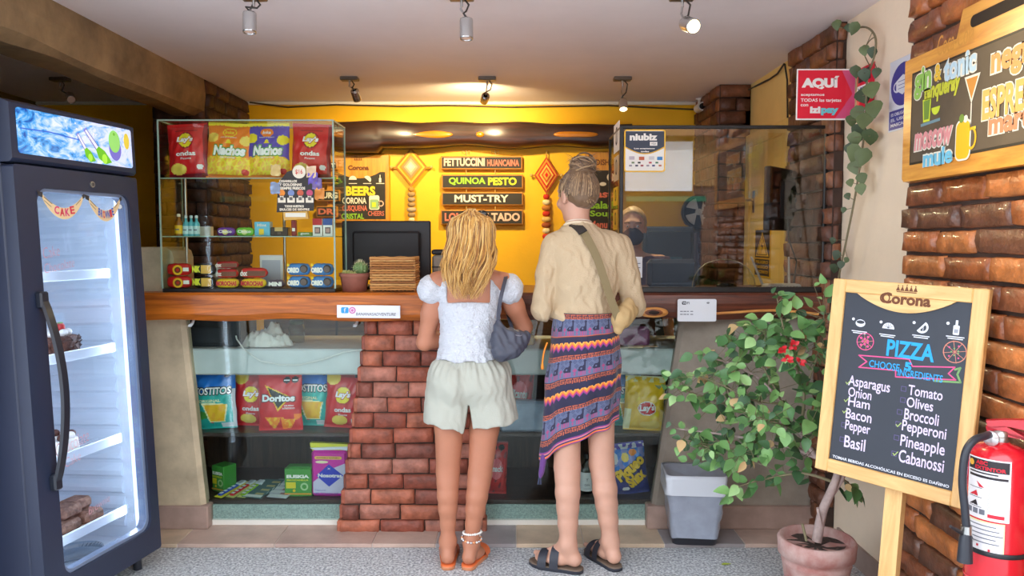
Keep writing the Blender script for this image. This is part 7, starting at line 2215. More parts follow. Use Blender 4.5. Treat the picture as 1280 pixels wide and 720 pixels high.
for px, py in ((1123, 531), (1119, 567), (1058, 500), (1056, 514), (1060, 478)):
    c0 = sq(px, py); b.line([(c0[0] - 0.006, c0[1]), (c0[0] - 0.001, c0[1] - 0.006), (c0[0] + 0.009, c0[1] + 0.008)], 0.003, K_('tick', (170, 190, 110)), -0.0029)
rowtext('PIZZA', 1109, 434, 21, 60, KB, 0.03)
rowtext('CHOOSE', 1087, 454, 9, 38, KB, 0.01); rowtext('5', 1131, 457.5, 11, 9, KB, 0.05); rowtext('INGREDIENTS', 1123, 465, 9, 56, KB, 0.01)
def pl(pts, w_, m, y=-0.0027): b.line([sq(*p) for p in pts], w_, m, y)
pl([(1074, 444), (1137, 449), (1141, 458), (1194, 459), (1186, 467), (1195, 475), (1120, 471), (1120, 463), (1074, 459), (1084, 452), (1074, 444)], 0.004, KP)
pl([(1168, 476), (1201, 478), (1197, 468), (1201, 460), (1194, 462)], 0.006, KG, -0.0025)
for px, py, r_, kind in ((1082, 427, 0.030, 0), (1194, 440, 0.035, 1)):
    c0 = sq(px, py)
    b.ring(c0[0], c0[1], r_, 0.0028, KPZ if kind else KP, -0.0027)
    for k in range(4):
        a = math.pi * k / 4 + 0.2; b.line([(c0[0] - r_ * math.cos(a), c0[1] - r_ * math.sin(a)), (c0[0] + r_ * math.cos(a), c0[1] + r_ * math.sin(a))], 0.0016, KPZ, -0.0026)
    for k in range(9):
        a = k * 0.7 + 0.4; rr = r_ * (0.62 if k % 2 else 0.3)
        b.disc(c0[0] + rr * math.cos(a), c0[1] + rr * math.sin(a), 0.0045 if not kind else 0.0028, KP if (not kind or k % 2) else KG, -0.0029, 8)
for i, (px, py) in enumerate(((1076, 404), (1111, 408), (1153, 409), (1196, 410))):
    c0 = sq(px, py)
    if i == 0: b.disc(c0[0], c0[1], 0.017, KPR, -0.0027, 18, rz=0.013); b.disc(c0[0], c0[1] + 0.004, 0.014, mat('slate_black'), -0.0029, 16, rz=0.006)
    elif i == 1: b.disc(c0[0], c0[1] - 0.008, 0.02, KPR, -0.0027, 16, a0=0, a1=180); [b.line([(c0[0], c0[1] - 0.006), (c0[0] + 0.016 * math.cos(a), c0[1] - 0.006 + 0.016 * math.sin(a))], 0.0014, mat('slate_black'), -0.0029) for a in (0.5, 1.1, 1.57, 2.1, 2.6)]
    elif i == 2: b.disc(c0[0], c0[1], 0.02, KPR, -0.0027, 16, a0=-140, a1=60); b.disc(c0[0] + 0.002, c0[1] - 0.001, 0.012, mat('slate_black'), -0.0029, 14, a0=-130, a1=50); b.line([(c0[0] + 0.004, c0[1]), (c0[0] + 0.004, c0[1] - 0.015)], 0.0015, KPR, -0.003)
    else: b.prism(rrect(c0[0] - 0.009, c0[1] - 0.022, c0[0] + 0.009, c0[1] + 0.008, 0.003), -0.0028, -0.002, KPR); b.rect(c0[0] - 0.0035, c0[1] + 0.008, c0[0] + 0.0035, c0[1] + 0.024, KPR, -0.0028); b.rect(c0[0] - 0.006, c0[1] - 0.016, c0[0] + 0.006, c0[1] - 0.004, K_('grey', (150, 154, 166)), -0.0031)
    b.disc(c0[0] - 0.026, c0[1] + 0.012, 0.005, KPR, -0.0027, 10)
    for k in range(2): b.rect(c0[0] - 0.028 + 0.005 * k, c0[1] - 0.03 - 0.006 * k, c0[0] + 0.026 - 0.004 * k, c0[1] - 0.027 - 0.006 * k, KPR, -0.0027)
b.build('chalk_drawing', t)
b = MB()
w_ = SW_ - 2 * fw
b.text('TOMAR BEBIDAS ALCOHÓLICAS EN EXCESO ES DAÑINO', -w_ / 2 + 0.012, fw + 0.006, w_ / 2 - 0.012, fw + 0.018, KPR, -0.0028, 0.02); b.build('lettering', t)
b = MB(); MBu = mat('burnt_brown', (110, 62, 34), 0.7)
a, c = sq(1105, 386), sq(1165, 371)
b.text('Corona', -0.075, SHh - fw - 0.026, 0.085, SHh - fw + 0.012, MBu, -0.0128, 0.04); b.ring(-0.062, SHh - fw - 0.008, 0.017, 0.004, MBu, -0.0131)
for k in range(5):
    x = -0.022 + 0.014 * k
    b.flat([(x - 0.007, SHh - 0.026), (x + 0.007, SHh - 0.026), (x, SHh - 0.010 + 0.003 * (k == 2))], MBu, -0.0128); b.disc(x, SHh - 0.009 + 0.003 * (k == 2), 0.0022, MBu, -0.0128, 8)
b.rect(-0.026, SHh - 0.031, 0.038, SHh - 0.028, MBu, -0.0128); b.build('emblem', t)
# post and cross foot
b = MB()
foot = inv @ Vector((org.x - z2.x * org.z / z2.z, org.y - z2.y * org.z / z2.z, 0.0))
zlo = foot.z
vs = [(x + (0.03 if z < 0.2 else 0.012), y, z) for x in (-0.028, 0.028) for y in (0.018, 0.05) for z in (zlo + 0.006, 0.32)]
b.add(vs, [(0, 1, 3, 2), (4, 6, 7, 5), (0, 4, 5, 1), (2, 3, 7, 6), (0, 2, 6, 4), (1, 5, 7, 3)], M_PINE); b.build('post', t)
b = MB(); b.box((-0.15, -0.02, zlo + 0.008), (0.15, 0.017, zlo + 0.05), M_PINEH, 0.003); b.build('foot', t)
b = MB(); b.box((-0.03, -0.13, zlo + 0.022), (0.03, -0.021, zlo + 0.055), M_PINEH, 0.003); b.build('foot', t)

# ---------------------------------------------------------------- fire extinguisher
EY = 2.12
q = P(1247, 620, EY)
th = math.atan2(q.x, EY)
ex = q.x
ztop_ = P(1247, 556, EY).z
t = thing('fire_extinguisher', 'red fire extinguisher with a black hose, hung on the right brick wall', 'fire extinguisher', (ex, EY, ztop_ - 0.50), (0, 0, -th))
M_EX = mat('extinguisher_red', (214, 24, 40), 0.25, coat=0.7)
r = 0.077
HT = 0.50
b = MB(); b.lathe([(0.0, 0.0), (r * 0.94, 0.0), (r, 0.012), (r, HT - 0.05), (r * 0.96, HT - 0.028), (r * 0.84, HT - 0.010), (r * 0.62, HT), (r * 0.35, HT + 0.006), (r * 0.28, HT + 0.012), (0, HT + 0.012)], M_EX, n=48)
b.lathe([(r + 0.0015, 0.118), (r + 0.002, 0.12), (r + 0.0015, 0.122)], mat('weld_line', (230, 80, 90), 0.3), n=48, cap=False); b.build('cylinder', t)
b = MB(); b.lathe([(0.022, HT + 0.01), (0.024, HT + 0.02), (0.022, HT + 0.042), (0.0, HT + 0.046)], M_STEEL, n=20); b.build('valve', t)
b = MB(); b.lathe([(0, -0.003), (0.02, -0.003), (0.022, 0.004), (0.02, 0.008), (0, 0.008)], mat('gauge_ring', (200, 196, 196), 0.25, 0.6), n=24)
mr = Matrix.Translation((-0.02, -0.028, HT + 0.022)) @ Matrix.Rotation(math.radians(-20), 4, 'Z') @ Matrix.Rotation(math.radians(90), 4, 'X')
b.v = [tuple(mr @ Vector(v)) for v in b.v]; b.build('gauge', t)
b = MB()
for s_, z0, z1 in ((-1, HT + 0.045, HT + 0.085), (1, HT + 0.028, HT + 0.032)):
    b.prism([(-0.03, z0), (0.02, z0 + 0.012 * (s_ < 0)), (0.115, z1 - 0.03 * (s_ < 0) - 0.012), (0.12, z1 - 0.022 - 0.03 * (s_ < 0)), (0.10, z1 - 0.022 * (s_ > 0) - 0.0), (0.01, z0 + 0.03), (-0.035, z0 + 0.022)], -0.013, 0.013, mat('lever_red', (190, 24, 44), 0.35, coat=0.5))
b.build('lever', t)
b = MB()
H0 = Vector((-0.022, -0.01, HT + 0.03))
def EL(px, py, Y): 
    return (Matrix.Translation(t.location) @ Matrix.Rotation(-th, 4, 'Z')).inverted() @ P(px, py, Y)
hose = path3([H0, EL(1232, 545, 2.09), EL(1218, 550, 2.07), EL(1207, 566, 2.06), EL(1203, 600, 2.06), EL(1206, 635, 2.06), EL(1208, 660, 2.06)], 6)
b.tube(hose, 0.0105, mat('hose_black', (44, 46, 54), 0.45), 12); b.build('hose', t)
b = MB(); b.tube([EL(1208, 657, 2.06), EL(1208, 668, 2.06)], 0.014, M_STEEL, 14); b.build('hose_collar', t)
b = MB(); b.tube([EL(1208, 667, 2.06), EL(1207, 674, 2.06), EL(1206, 702, 2.06)], [0.014, 0.0165, 0.020], mat('hose_black'), 16); b.build('nozzle', t)
b = MB(); zS = EL(1247, 683, EY).z
b.lathe([(r + 0.002, zS - 0.007), (r + 0.0035, zS - 0.006), (r + 0.0035, zS + 0.006), (r + 0.002, zS + 0.007)], M_PLB, n=40, cap=False)
b.tube([EL(1214, 672, 2.08), EL(1198, 664, 2.05), EL(1188, 658, 2.03)], [0.005, 0.006, 0.004], M_PLB, 8); b.tube([Vector((-r * 0.9, -0.02, zS)), EL(1212, 672, 2.07), EL(1206, 662, 2.06)], 0.005, M_PLB, 8); b.build('strap', t)
def cyl_map(off=0.0012, a0=0.0): return lambda p, z: ((r + off) * math.sin(p / r + a0), -(r + off) * math.cos(p / r + a0), z)
def cdecal(mb, x0, z0, x1, z1, m, off): 
    n = max(2, int((x1 - x0) / 0.006)); f = cyl_map(off)
    vs = [f(x0 + (x1 - x0) * i / n, z) for i in range(n + 1) for z in (z0, z1)]
    mb.add(vs, [(2 * i, 2 * i + 2, 2 * i + 3, 2 * i + 1) for i in range(n)], m, True)
LW, LK, LR_ = mat('label_paper', (232, 226, 228), 0.4), mat('label_black', (40, 34, 38), 0.5), mat('label_red', (206, 30, 50), 0.5)
zl = lambda py: EL(1240, py, EY - r).z
b = MB()
z1, z0 = zl(578), zl(655)
xa, xc = -0.088, 0.03
cdecal(b, xa, z0, xc, z1, LW, 0.0008); hh = z1 - z0
cdecal(b, xa + 0.004, z1 - 0.036, xc - 0.004, z1 - 0.004, LK, 0.0013)
f = cyl_map(0.002)
b.text('ABC', xa + 0.03, z1 - 0.019, xa + 0.062, z1 - 0.007, LR_, bold=0.05, fn=f, step=0.006); b.text('EXTINTOR', xa + 0.028, z1 - 0.033, xc - 0.012, z1 - 0.022, LR_, bold=0.04, fn=f, step=0.008)
b.add([f(xa + 0.015 + 0.009 * math.cos(k * 0.524), z1 - 0.018 + 0.009 * math.sin(k * 0.524)) for k in range(12)], [tuple(range(12))], mat('label_gold', (230, 170, 60), 0.5))
cdecal(b, xa + 0.008, z1 - 0.044, xc - 0.03, z1 - 0.040, LK, 0.0013); cdecal(b, xa + 0.008, z1 - 0.056, xc - 0.006, z1 - 0.049, LK, 0.0013)
for k in range(3):
    zc = z1 - 0.075 - 0.027 * k
    b.add([f(xa + 0.012 + 0.03 * (k == 0), zc - 0.008), f(xa + 0.04 + 0.016 * (k == 0), zc - 0.008), f(xa + 0.034, zc + 0.008)], [(0, 1, 2)], LR_ if k < 2 else LK)
    cdecal(b, xa + 0.01, zc - 0.012, xa + 0.05, zc - 0.0105, LK, 0.0013)
for k in range(3): cdecal(b, xa + 0.006 + 0.019 * k, z0 + 0.012, xa + 0.021 + 0.019 * k, z0 + 0.027, mat('label_grey', (110, 110, 120), 0.5), 0.0013)
for k in range(16): cdecal(b, xa + 0.064, z1 - 0.064 - 0.0055 * k, xc - 0.008 - 0.006 * (k % 3), z1 - 0.0622 - 0.0055 * k, mat('label_faint', (186, 182, 190), 0.5), 0.0013)
cdecal(b, xa + 0.066, z0 + 0.008, xc - 0.012, z0 + 0.018, LR_, 0.0013); b.build('instruction_label', t)
b = MB()
z1, z0 = zl(657), zl(700)
cdecal(b, xa, z0, xc - 0.01, z1, mat('label_cream', (230, 216, 170), 0.4), 0.0008); cdecal(b, xa + 0.004, z0 + 0.005, xc - 0.014, z1 - 0.005, LW, 0.0012)
for k in range(5): cdecal(b, xa + 0.012 + 0.006 * (k % 2), z1 - 0.014 - 0.012 * k, xc - 0.03 + 0.008 * (k % 3), z1 - 0.011 - 0.012 * k, mat('label_grey'), 0.0017)
for k in range(3): cdecal(b, xa + 0.01 + 0.03 * k, z0 + 0.03 - 0.008 * k, xa + 0.016 + 0.03 * k, z0 + 0.037 - 0.008 * k, LR_, 0.0021)
b.build('inspection_label', t)
b = MB(); b.box((-0.02, r - 0.002, HT - 0.10), (0.02, r + 0.03, HT - 0.06), M_PLB, 0.003)
b.build('wall_bracket', t)
# ---------------------------------------------------------------- people: smooth blended bodies
class Blob:
    def __init__(s, h=0.006):
        s.ops, s.h = [], h
        s.lo, s.hi = np.full(3, 1e9), np.full(3, -1e9)
        s.disp, s.clips = None, []
    def _grow(s, a, r):
        a = np.array(a, float); s.lo = np.minimum(s.lo, a - r); s.hi = np.maximum(s.hi, a + r)
    def cone(s, a, b, ra, rb, k=0.02, sub=False):
        a, b = np.array(a, float), np.array(b, float)
        if not sub: s._grow(a, ra); s._grow(b, rb)
        s.ops.append(('c', a, b, ra, rb, k, sub)); return s
    def chain(s, pts, rs, k=0.02):
        for i in range(len(pts) - 1): s.cone(pts[i], pts[i + 1], rs[i], rs[i + 1], k)
        return s
    def ell(s, c, r, k=0.02, R=None, sub=False):
        c, r = np.array(c, float), np.array(r, float)
        if not sub: s._grow(c, max(r))
        s.ops.append(('e', c, r, np.array(R) if R is not None else None, 0, k, sub)); return s
    def ball(s, c, r, k=0.02, sub=False): return s.ell(c, (r, r, r), k, None, sub)
    def field(s):
        h = s.h; lo = s.lo - 0.03; hi = s.hi + 0.03
        n = np.ceil((hi - lo) / h).astype(int) + 1
        ax = [lo[i] + h * np.arange(n[i]) for i in range(3)]
        F = np.full(n, 0.5, np.float32)
        for op in s.ops:
            kind, A, B, C_, D_, k, sub = op
            if kind == 'c':
                bl, bh = np.minimum(A - C_, B - D_), np.maximum(A + C_, B + D_)
            else:
                m = max(B) if C_ is not None else B
                bl, bh = A - m, A + m
            pad = 0.05 + k
            i0 = np.clip(((bl - pad - lo) / h).astype(int), 0, n - 1); i1 = np.clip(((bh + pad - lo) / h).astype(int) + 2, 0, n)
            if (i1 <= i0).any(): continue
            sl = tuple(slice(i0[q], i1[q]) for q in range(3))
            X, Y, Z = np.meshgrid(*[ax[q][sl[q]] for q in range(3)], indexing='ij')
            if kind == 'c':
                ba = B - A; l2 = ba @ ba + 1e-12
                px, py, pz = X - A[0], Y - A[1], Z - A[2]
                t = np.clip((px * ba[0] + py * ba[1] + pz * ba[2]) / l2, 0, 1)
                d = np.sqrt((px - t * ba[0]) ** 2 + (py - t * ba[1]) ** 2 + (pz - t * ba[2]) ** 2) - (C_ + (D_ - C_) * t)
            else:
                q = np.stack([X - A[0], Y - A[1], Z - A[2]], -1)
                if C_ is not None: q = q @ C_
                k0 = np.sqrt(((q / B) ** 2).sum(-1)); k1 = np.sqrt(((q / (B * B)) ** 2).sum(-1)) + 1e-9
                d = k0 * (k0 - 1) / k1
            f = F[sl]
            if sub:
                g = -d; hh = np.maximum(k - np.abs(f - g), 0) / k
                F[sl] = np.maximum(f, g) + hh * hh * k * 0.25
            else:
                hh = np.maximum(k - np.abs(f - d), 0) / k
                F[sl] = np.minimum(f, d) - hh * hh * k * 0.25
        X, Y, Z = np.meshgrid(*ax, indexing='ij', sparse=True)
        if s.disp is not None:
            F = F + s.disp(X, Y, Z).astype(np.float32)
        for fn in s.clips:
            F = np.maximum(F, fn(X, Y, Z))
        F[0], F[-1] = 0.5, 0.5; F[:, 0], F[:, -1] = 0.5, 0.5; F[:, :, 0], F[:, :, -1] = 0.5, 0.5
        return F, lo
    def mesh(s, smooth=1):
        F, lo = s.field(); h = s.h
        S = F < 0
        cs = [S[i:S.shape[0] - 1 + i, j:S.shape[1] - 1 + j, k:S.shape[2] - 1 + k] for i in (0, 1) for j in (0, 1) for k in (0, 1)]
        cnt = sum(c.astype(np.int8) for c in cs)
        act = (cnt > 0) & (cnt < 8)
        I = np.argwhere(act)
        idx = np.full(act.shape, -1, np.int64); idx[act] = np.arange(len(I))
        acc, num = np.zeros((len(I), 3)), np.zeros(len(I))
        cor = [(i, j, k) for i in (0, 1) for j in (0, 1) for k in (0, 1)]
        for a in range(8):
            for b_ in range(a + 1, 8):
                d = np.abs(np.array(cor[a]) - cor[b_])
                if d.sum() != 1: continue
                fa = F[tuple((I + cor[a]).T)]; fb = F[tuple((I + cor[b_]).T)]
                m = (fa < 0) != (fb < 0)
                t = fa[m] / (fa[m] - fb[m])
                acc[m] += np.array(cor[a]) + t[:, None] * (np.array(cor[b_]) - np.array(cor[a])); num[m] += 1
        V = lo + h * (I + acc / num[:, None])
        faces = []
        for ax_ in range(3):
            o1, o2 = [(1, 2), (2, 0), (0, 1)][ax_]
            e = np.zeros(3, int); e[ax_] = 1
            A = S[tuple(slice(0, S.shape[q] - (1 if q == ax_ else 0)) for q in range(3))]
            Bm = S[tuple(slice(1 if q == ax_ else 0, None) for q in range(3))]
            E_ = np.argwhere(A != Bm)
            E_ = E_[(E_[:, o1] > 0) & (E_[:, o2] > 0) & (E_[:, o1] < S.shape[o1] - 1) & (E_[:, o2] < S.shape[o2] - 1)]
            u = np.zeros(3, int); u[o1] = 1; v = np.zeros(3, int); v[o2] = 1
            q = np.stack([idx[tuple((E_ - u - v).T)], idx[tuple((E_ - v).T)], idx[tuple(E_.T)], idx[tuple((E_ - u).T)]], 1)
            fl = ~S[tuple(E_.T)]
            q[fl] = q[fl][:, ::-1]
            faces.append(q)
        Q = np.concatenate(faces); Q = Q[(Q >= 0).all(1)]
        for _ in range(smooth):                       # light relaxation
            sm, c = np.zeros_like(V), np.zeros(len(V))
            for a, b_ in ((0, 1), (1, 2), (2, 3), (3, 0)):
                np.add.at(sm, Q[:, a], V[Q[:, b_]]); np.add.at(c, Q[:, a], 1)
                np.add.at(sm, Q[:, b_], V[Q[:, a]]); np.add.at(c, Q[:, b_], 1)
            V = 0.5 * V + 0.5 * sm / np.maximum(c, 1)[:, None]
        return V, Q
    def build(s, name, m, parent=None, smooth=1, pick=None):
        V, Q = s.mesh(smooth)
        org = np.array(parent.location) if parent is not None else np.zeros(3)
        me = bpy.data.meshes.new(name)
        me.from_pydata((V - org).tolist(), [], Q.tolist())
        ms = m if isinstance(m, list) else [m]
        for k in ms: me.materials.append(k)
        if pick is not None:
            cen = V[Q].mean(1); me.polygons.foreach_set('material_index', pick(cen).astype(np.int32))
        me.polygons.foreach_set('use_smooth', [True] * len(Q))
        me.update()
        o = bpy.data.objects.new(name, me); COL.objects.link(o)
        if parent is not None: o.parent = parent
        return o

def V3(*a): return np.array(a, float)
def pv(px, py, Y): return np.array(P(px, py, Y))
def wav(amp, f, seed=0.0, zf=1.0):
    def fn(X, Y, Z):
        a = np.sin(X * f + 2.1 * np.sin(Z * f * 0.43 * zf + seed) + seed) * np.sin(Z * f * 0.9 * zf + 1.7 * np.sin(X * f * 0.5 + Y * f * 0.4) + seed * 2)
        b_ = np.sin((X + Y) * f * 1.7 + Z * f * 0.7 * zf + 1.3 * np.sin(Z * f * 0.8) + seed * 3)
        return amp * (0.6 * a + 0.4 * b_)
    return fn

def head_prims(B, c, yaw, s=1.0, pitch=0.0):
    R = (Matrix.Rotation(yaw, 3, 'Z') @ Matrix.Rotation(pitch, 3, 'X'))
    Rn = np.array(R)
    q = lambda x, y, z: np.array(c) + Rn @ (np.array([x, y, z]) * s)
    e = lambda x, y, z, r, k=0.02, sub=False: B.ell(q(x, y, z), np.array(r) * s, k, Rn, sub)
    e(0, -0.012, 0.022, (0.074, 0.094, 0.088))
    e(0, 0.022, -0.045, (0.056, 0.064, 0.068), 0.03)
    e(0, 0.062, -0.094, (0.024, 0.020, 0.018), 0.03)
    e(0, 0.078, 0.030, (0.048, 0.016, 0.014), 0.02)
    for sg in (-1, 1):
        e(sg * 0.038, 0.062, -0.030, (0.024, 0.022, 0.022), 0.02)
        e(sg * 0.033, 0.096, 0.010, (0.014, 0.012, 0.010), 0.012, True)
        e(sg * 0.0305, 0.079, 0.009, (0.0125, 0.0115, 0.0105), 0.003)
        e(sg * 0.077, -0.008, -0.012, (0.010, 0.020, 0.031), 0.006); e(sg * 0.086, -0.002, -0.010, (0.006, 0.011, 0.018), 0.004, True)
        e(sg * 0.010, 0.098, -0.030, (0.008, 0.008, 0.007), 0.006)
    B.cone(q(0, 0.088, 0.012), q(0, 0.106, -0.026), 0.008 * s, 0.011 * s, 0.012)
    e(0, 0.087, -0.058, (0.023, 0.009, 0.006), 0.006); e(0, 0.085, -0.069, (0.019, 0.009, 0.006), 0.006); e(0, 0.096, -0.0635, (0.022, 0.006, 0.0016), 0.002, True)
    return q

def hand_prims(B, wrist, d, n, thumb, s=1.0, curl=0.5):
    """wrist point, pointing direction d, back-of-hand normal n, thumb side (+1/-1 along d x n)"""
    d = Vector(d).normalized(); n = Vector(n); n = (n - d * n.dot(d)).normalized(); sd = d.cross(n) * thumb
    w = Vector(wrist)
    for i, (off, L, pl) in enumerate(((0.030, 0.072, 0.082), (0.010, 0.080, 0.086), (-0.010, 0.074, 0.083), (-0.029, 0.058, 0.076))):
        k0 = w + d * 0.008 * s + sd * off * 0.5 * s
        k1 = w + d * pl * s + sd * off * s
        B.cone(k0, k1, 0.0135 * s, 0.0105 * s, 0.012)
        p, ang = k1, 0.15 + curl * 0.35
        for f, r0, r1 in ((0.45, 0.0092, 0.0082), (0.32, 0.0082, 0.0074), (0.23, 0.0074, 0.0062)):
            dd = d * math.cos(ang) - n * math.sin(ang) + sd * off * 0.6
            q = p + dd.normalized() * L * f * s
            B.cone(p, q, r0 * s, r1 * s, 0.004)
            p = q; ang += curl * 0.75
    t0 = w + d * 0.022 * s + sd * 0.024 * s - n * 0.006 * s
    t1 = t0 + (d * 0.55 + sd * 0.75 - n * 0.35).normalized() * 0.036 * s
    t2 = t1 + (d * 0.85 + sd * 0.35 - n * 0.4).normalized() * 0.030 * s
    t3 = t2 + (d * 1.0 + sd * 0.05 - n * 0.5).normalized() * 0.024 * s
    B.cone(t0, t1, 0.014 * s, 0.0105 * s, 0.010); B.cone(t1, t2, 0.0105 * s, 0.009 * s, 0.004); B.cone(t2, t3, 0.009 * s, 0.007 * s, 0.004)

def leg_prims(B, hip, knee, ankle, rh, rk, rc, rm, ra, k=0.012):
    hip, knee, ankle = map(np.array, (hip, knee, ankle))
    q = lambda t, dx=0, dy=0: knee + (ankle - knee) * t + V3(dx, dy, 0)
    B.chain([hip, hip + (knee - hip) * 0.5, knee], [rh, (rh + rk) * 0.49, rk], k)
    B.chain([knee, q(0.14, 0, -0.008), q(0.32, 0, -0.014), q(0.52, 0, -0.010), q(0.74, 0, -0.004), ankle], [rk, rk * 0.93, rc, rc * 0.9, rm, ra], k)
    B.ball(knee + V3(0, 0.018, 0.0), rk * 0.75, 0.02)

def foot_prims(B, ankle, d, zs, s=1.0, inner=1):
    """foot on a sole whose top is at zs, pointing along d; inner = +1 when the big toe lies along d x z"""
    d = Vector((d[0], d[1], 0)).normalized(); sd = d.cross(Vector((0, 0, 1))) * inner
    a = Vector(ankle); g = Vector((a.x, a.y, zs)); Z = Vector((0, 0, 1))
    heel = g - d * 0.030 * s + Z * 0.027 * s
    B.cone(a, heel, 0.031 * s, 0.028 * s, 0.03)
    B.cone(heel, g + d * 0.02 * s + Z * 0.026 * s, 0.028 * s, 0.026 * s, 0.02)
    B.cone(a + d * 0.012 * s - Z * 0.02 * s, g + d * 0.115 * s + sd * 0.010 * s + Z * 0.021 * s, 0.031 * s, 0.019 * s, 0.03)
    for off, L in ((0.028, 0.130), (0.012, 0.128), (-0.003, 0.122), (-0.017, 0.114), (-0.029, 0.104)):
        b0 = g + d * (L - 0.035) * s + sd * off * s + Z * 0.017 * s
        B.cone(g + d * 0.03 * s + sd * off * 0.5 * s + Z * 0.022 * s, b0, 0.021 * s, 0.015 * s, 0.02)
        r_ = (0.0115 if off > 0.02 else 0.0085) * s
        B.cone(b0, g + d * (L + 0.034 * (1 if off > 0.02 else 0.75)) * s + sd * (off * 1.08) * s + Z * (r_ + 0.002), r_ * 1.1, r_, 0.005)
    ma = a.copy()
    for sg in (-1, 1): B.ball(ma + sd * sg * 0.022 * s - Z * 0.003, 0.014 * s, 0.02)

def sandal_outline(ankle, d, inner, s=1.0, n=28):
    d = Vector((d[0], d[1], 0)).normalized(); sd = d.cross(Vector((0, 0, 1))) * inner
    g = Vector((ankle[0], ankle[1], 0))
    prof = [(-0.068, 0.0), (-0.062, 0.022), (-0.04, 0.034), (0.0, 0.036), (0.06, 0.042), (0.11, 0.050), (0.15, 0.046), (0.175, 0.030), (0.184, 0.008), (0.178, -0.012), (0.155, -0.032), (0.11, -0.046), (0.06, -0.040), (0.0, -0.034), (-0.04, -0.033), (-0.062, -0.022)]
    return [g + d * x * s + sd * y * s for x, y in prof], d, sd, g

def ribbon(mb, pts, side, w, th, m, n=6):
    """flat strap along pts; side(i) gives the width direction"""
    pts = path3(pts, n)
    vs, fs = [], []
    L = len(pts)
    for i, p in enumerate(pts):
        t = (pts[min(i + 1, L - 1)] - pts[max(i - 1, 0)]).normalized()
        s_ = side(i / (L - 1)); s_ = (s_ - t * s_.dot(t)).normalized(); nn = t.cross(s_).normalized()
        vs += [p + s_ * w / 2 + nn * th / 2, p - s_ * w / 2 + nn * th / 2, p - s_ * w / 2 - nn * th / 2, p + s_ * w / 2 - nn * th / 2]
    for i in range(L - 1):
        for k in range(4):
            fs.append((i * 4 + k, i * 4 + (k + 1) % 4, i * 4 + 4 + (k + 1) % 4, i * 4 + 4 + k))
    fs += [(0, 1, 2, 3), tuple(L * 4 - 4 + k for k in range(4))]
    mb.add(vs, fs, m, False)

def rel(mb, t):
    l = t.location
    mb.v = [(v[0] - l.x, v[1] - l.y, v[2] - l.z) for v in mb.v]
    return mb

# ================================================================ the blonde woman
SK_A = mat('skin_tanned', (182, 120, 92), 0.5, noise=0.05, nscale=10, sss=0.08)
SK_B = mat('skin_fair', (200, 152, 130), 0.5, noise=0.05, nscale=10, sss=0.08)
AY = 3.34
A0 = thing('person', 'person with long wavy blonde hair, white puff-sleeved top and pale shorts, standing at the counter', 'person', (P(590, 700, AY).x, AY, 0))
hipL, hipR = pv(563, 478, AY), pv(611, 478, AY)
knL, knR = pv(560, 590, AY - 0.005), pv(600, 592, AY - 0.005)
anL, anR = pv(560, 684, 3.315), pv(589, 686, 3.31)
anL[2] = anR[2] = 0.112
pel, wst, rib = pv(587, 468, AY), pv(586, 428, AY), pv(587, 385, AY)
shL, shR = pv(547, 354, AY), pv(630, 355, AY)
nk, hd_ = pv(589, 335, AY), pv(590, 297, AY + 0.005)
elL, wrL = pv(531, 428, AY + 0.045), np.array([-0.235, 3.50, 1.02])
elR, wrR = pv(655, 409, AY + 0.09), np.array([-0.035, 3.585, 1.228])
B = Blob(0.0055)
B.ell(rib, (0.128, 0.088, 0.165), 0.03); B.ell(wst, (0.118, 0.082, 0.11), 0.04); B.ell(pel, (0.150, 0.105, 0.11), 0.04)
B.ell(pv(587, 362, AY - 0.01), (0.135, 0.072, 0.075), 0.04)
for sg in (-1, 1):
    B.ball(pel + V3(sg * 0.068, -0.045, -0.035), 0.088, 0.04); B.ball(rib + V3(sg * 0.06, 0.07, 0.045), 0.052, 0.04)
B.cone(nk + V3(0, 0, -0.04), hd_ + V3(0, -0.005, -0.05), 0.052, 0.048, 0.03)
for sh in (shL, shR): B.cone(nk + V3(0, -0.005, -0.02), sh + V3(0, 0, 0.005), 0.042, 0.043, 0.04)
B.chain([shL, (shL + elL) / 2, elL, (elL * 0.7 + wrL * 0.3), wrL], [0.046, 0.043, 0.035, 0.036, 0.024], 0.02)
B.chain([shR, (shR + elR) / 2, elR, (elR * 0.7 + wrR * 0.3), wrR], [0.046, 0.044, 0.036, 0.036, 0.024], 0.02)
leg_prims(B, hipL, knL, anL, 0.080, 0.052, 0.046, 0.034, 0.029); leg_prims(B, hipR, knR, anR, 0.080, 0.053, 0.047, 0.035, 0.029)
dA = [(-0.05, 1), (0.30, 0.95)]
foot_prims(B, anL, dA[0], 0.022, 0.93, 1); foot_prims(B, anR, dA[1], 0.022, 0.93, -1)
qA = head_prims(B, hd_, math.radians(-6), 0.97, math.radians(-8))
hand_prims(B, wrL, (0.9, 0.35, 0.05), (-0.3, 0.6, 0.6), 1, 0.92, 0.55)
hand_prims(B, wrR, (-0.1, 1.0, -0.12), (0, 0.1, 1), -1, 0.92, 0.16)
lipA = mat('lips', (190, 104, 96), 0.4)
B.build('body', [SK_A], A0)
b = MB()
for sg in (-1, 1):
    p = qA(sg * 0.0305, 0.086, 0.009); b.ball(p, 0.0072, mat('eye_white', (236, 232, 226), 0.2), 12, 8); p2 = qA(sg * 0.0305, 0.0905, 0.009); b.ball(p2, 0.0042, mat('iris', (86, 110, 120), 0.2), 10, 6)
rel(b, A0).build('eyes', A0)
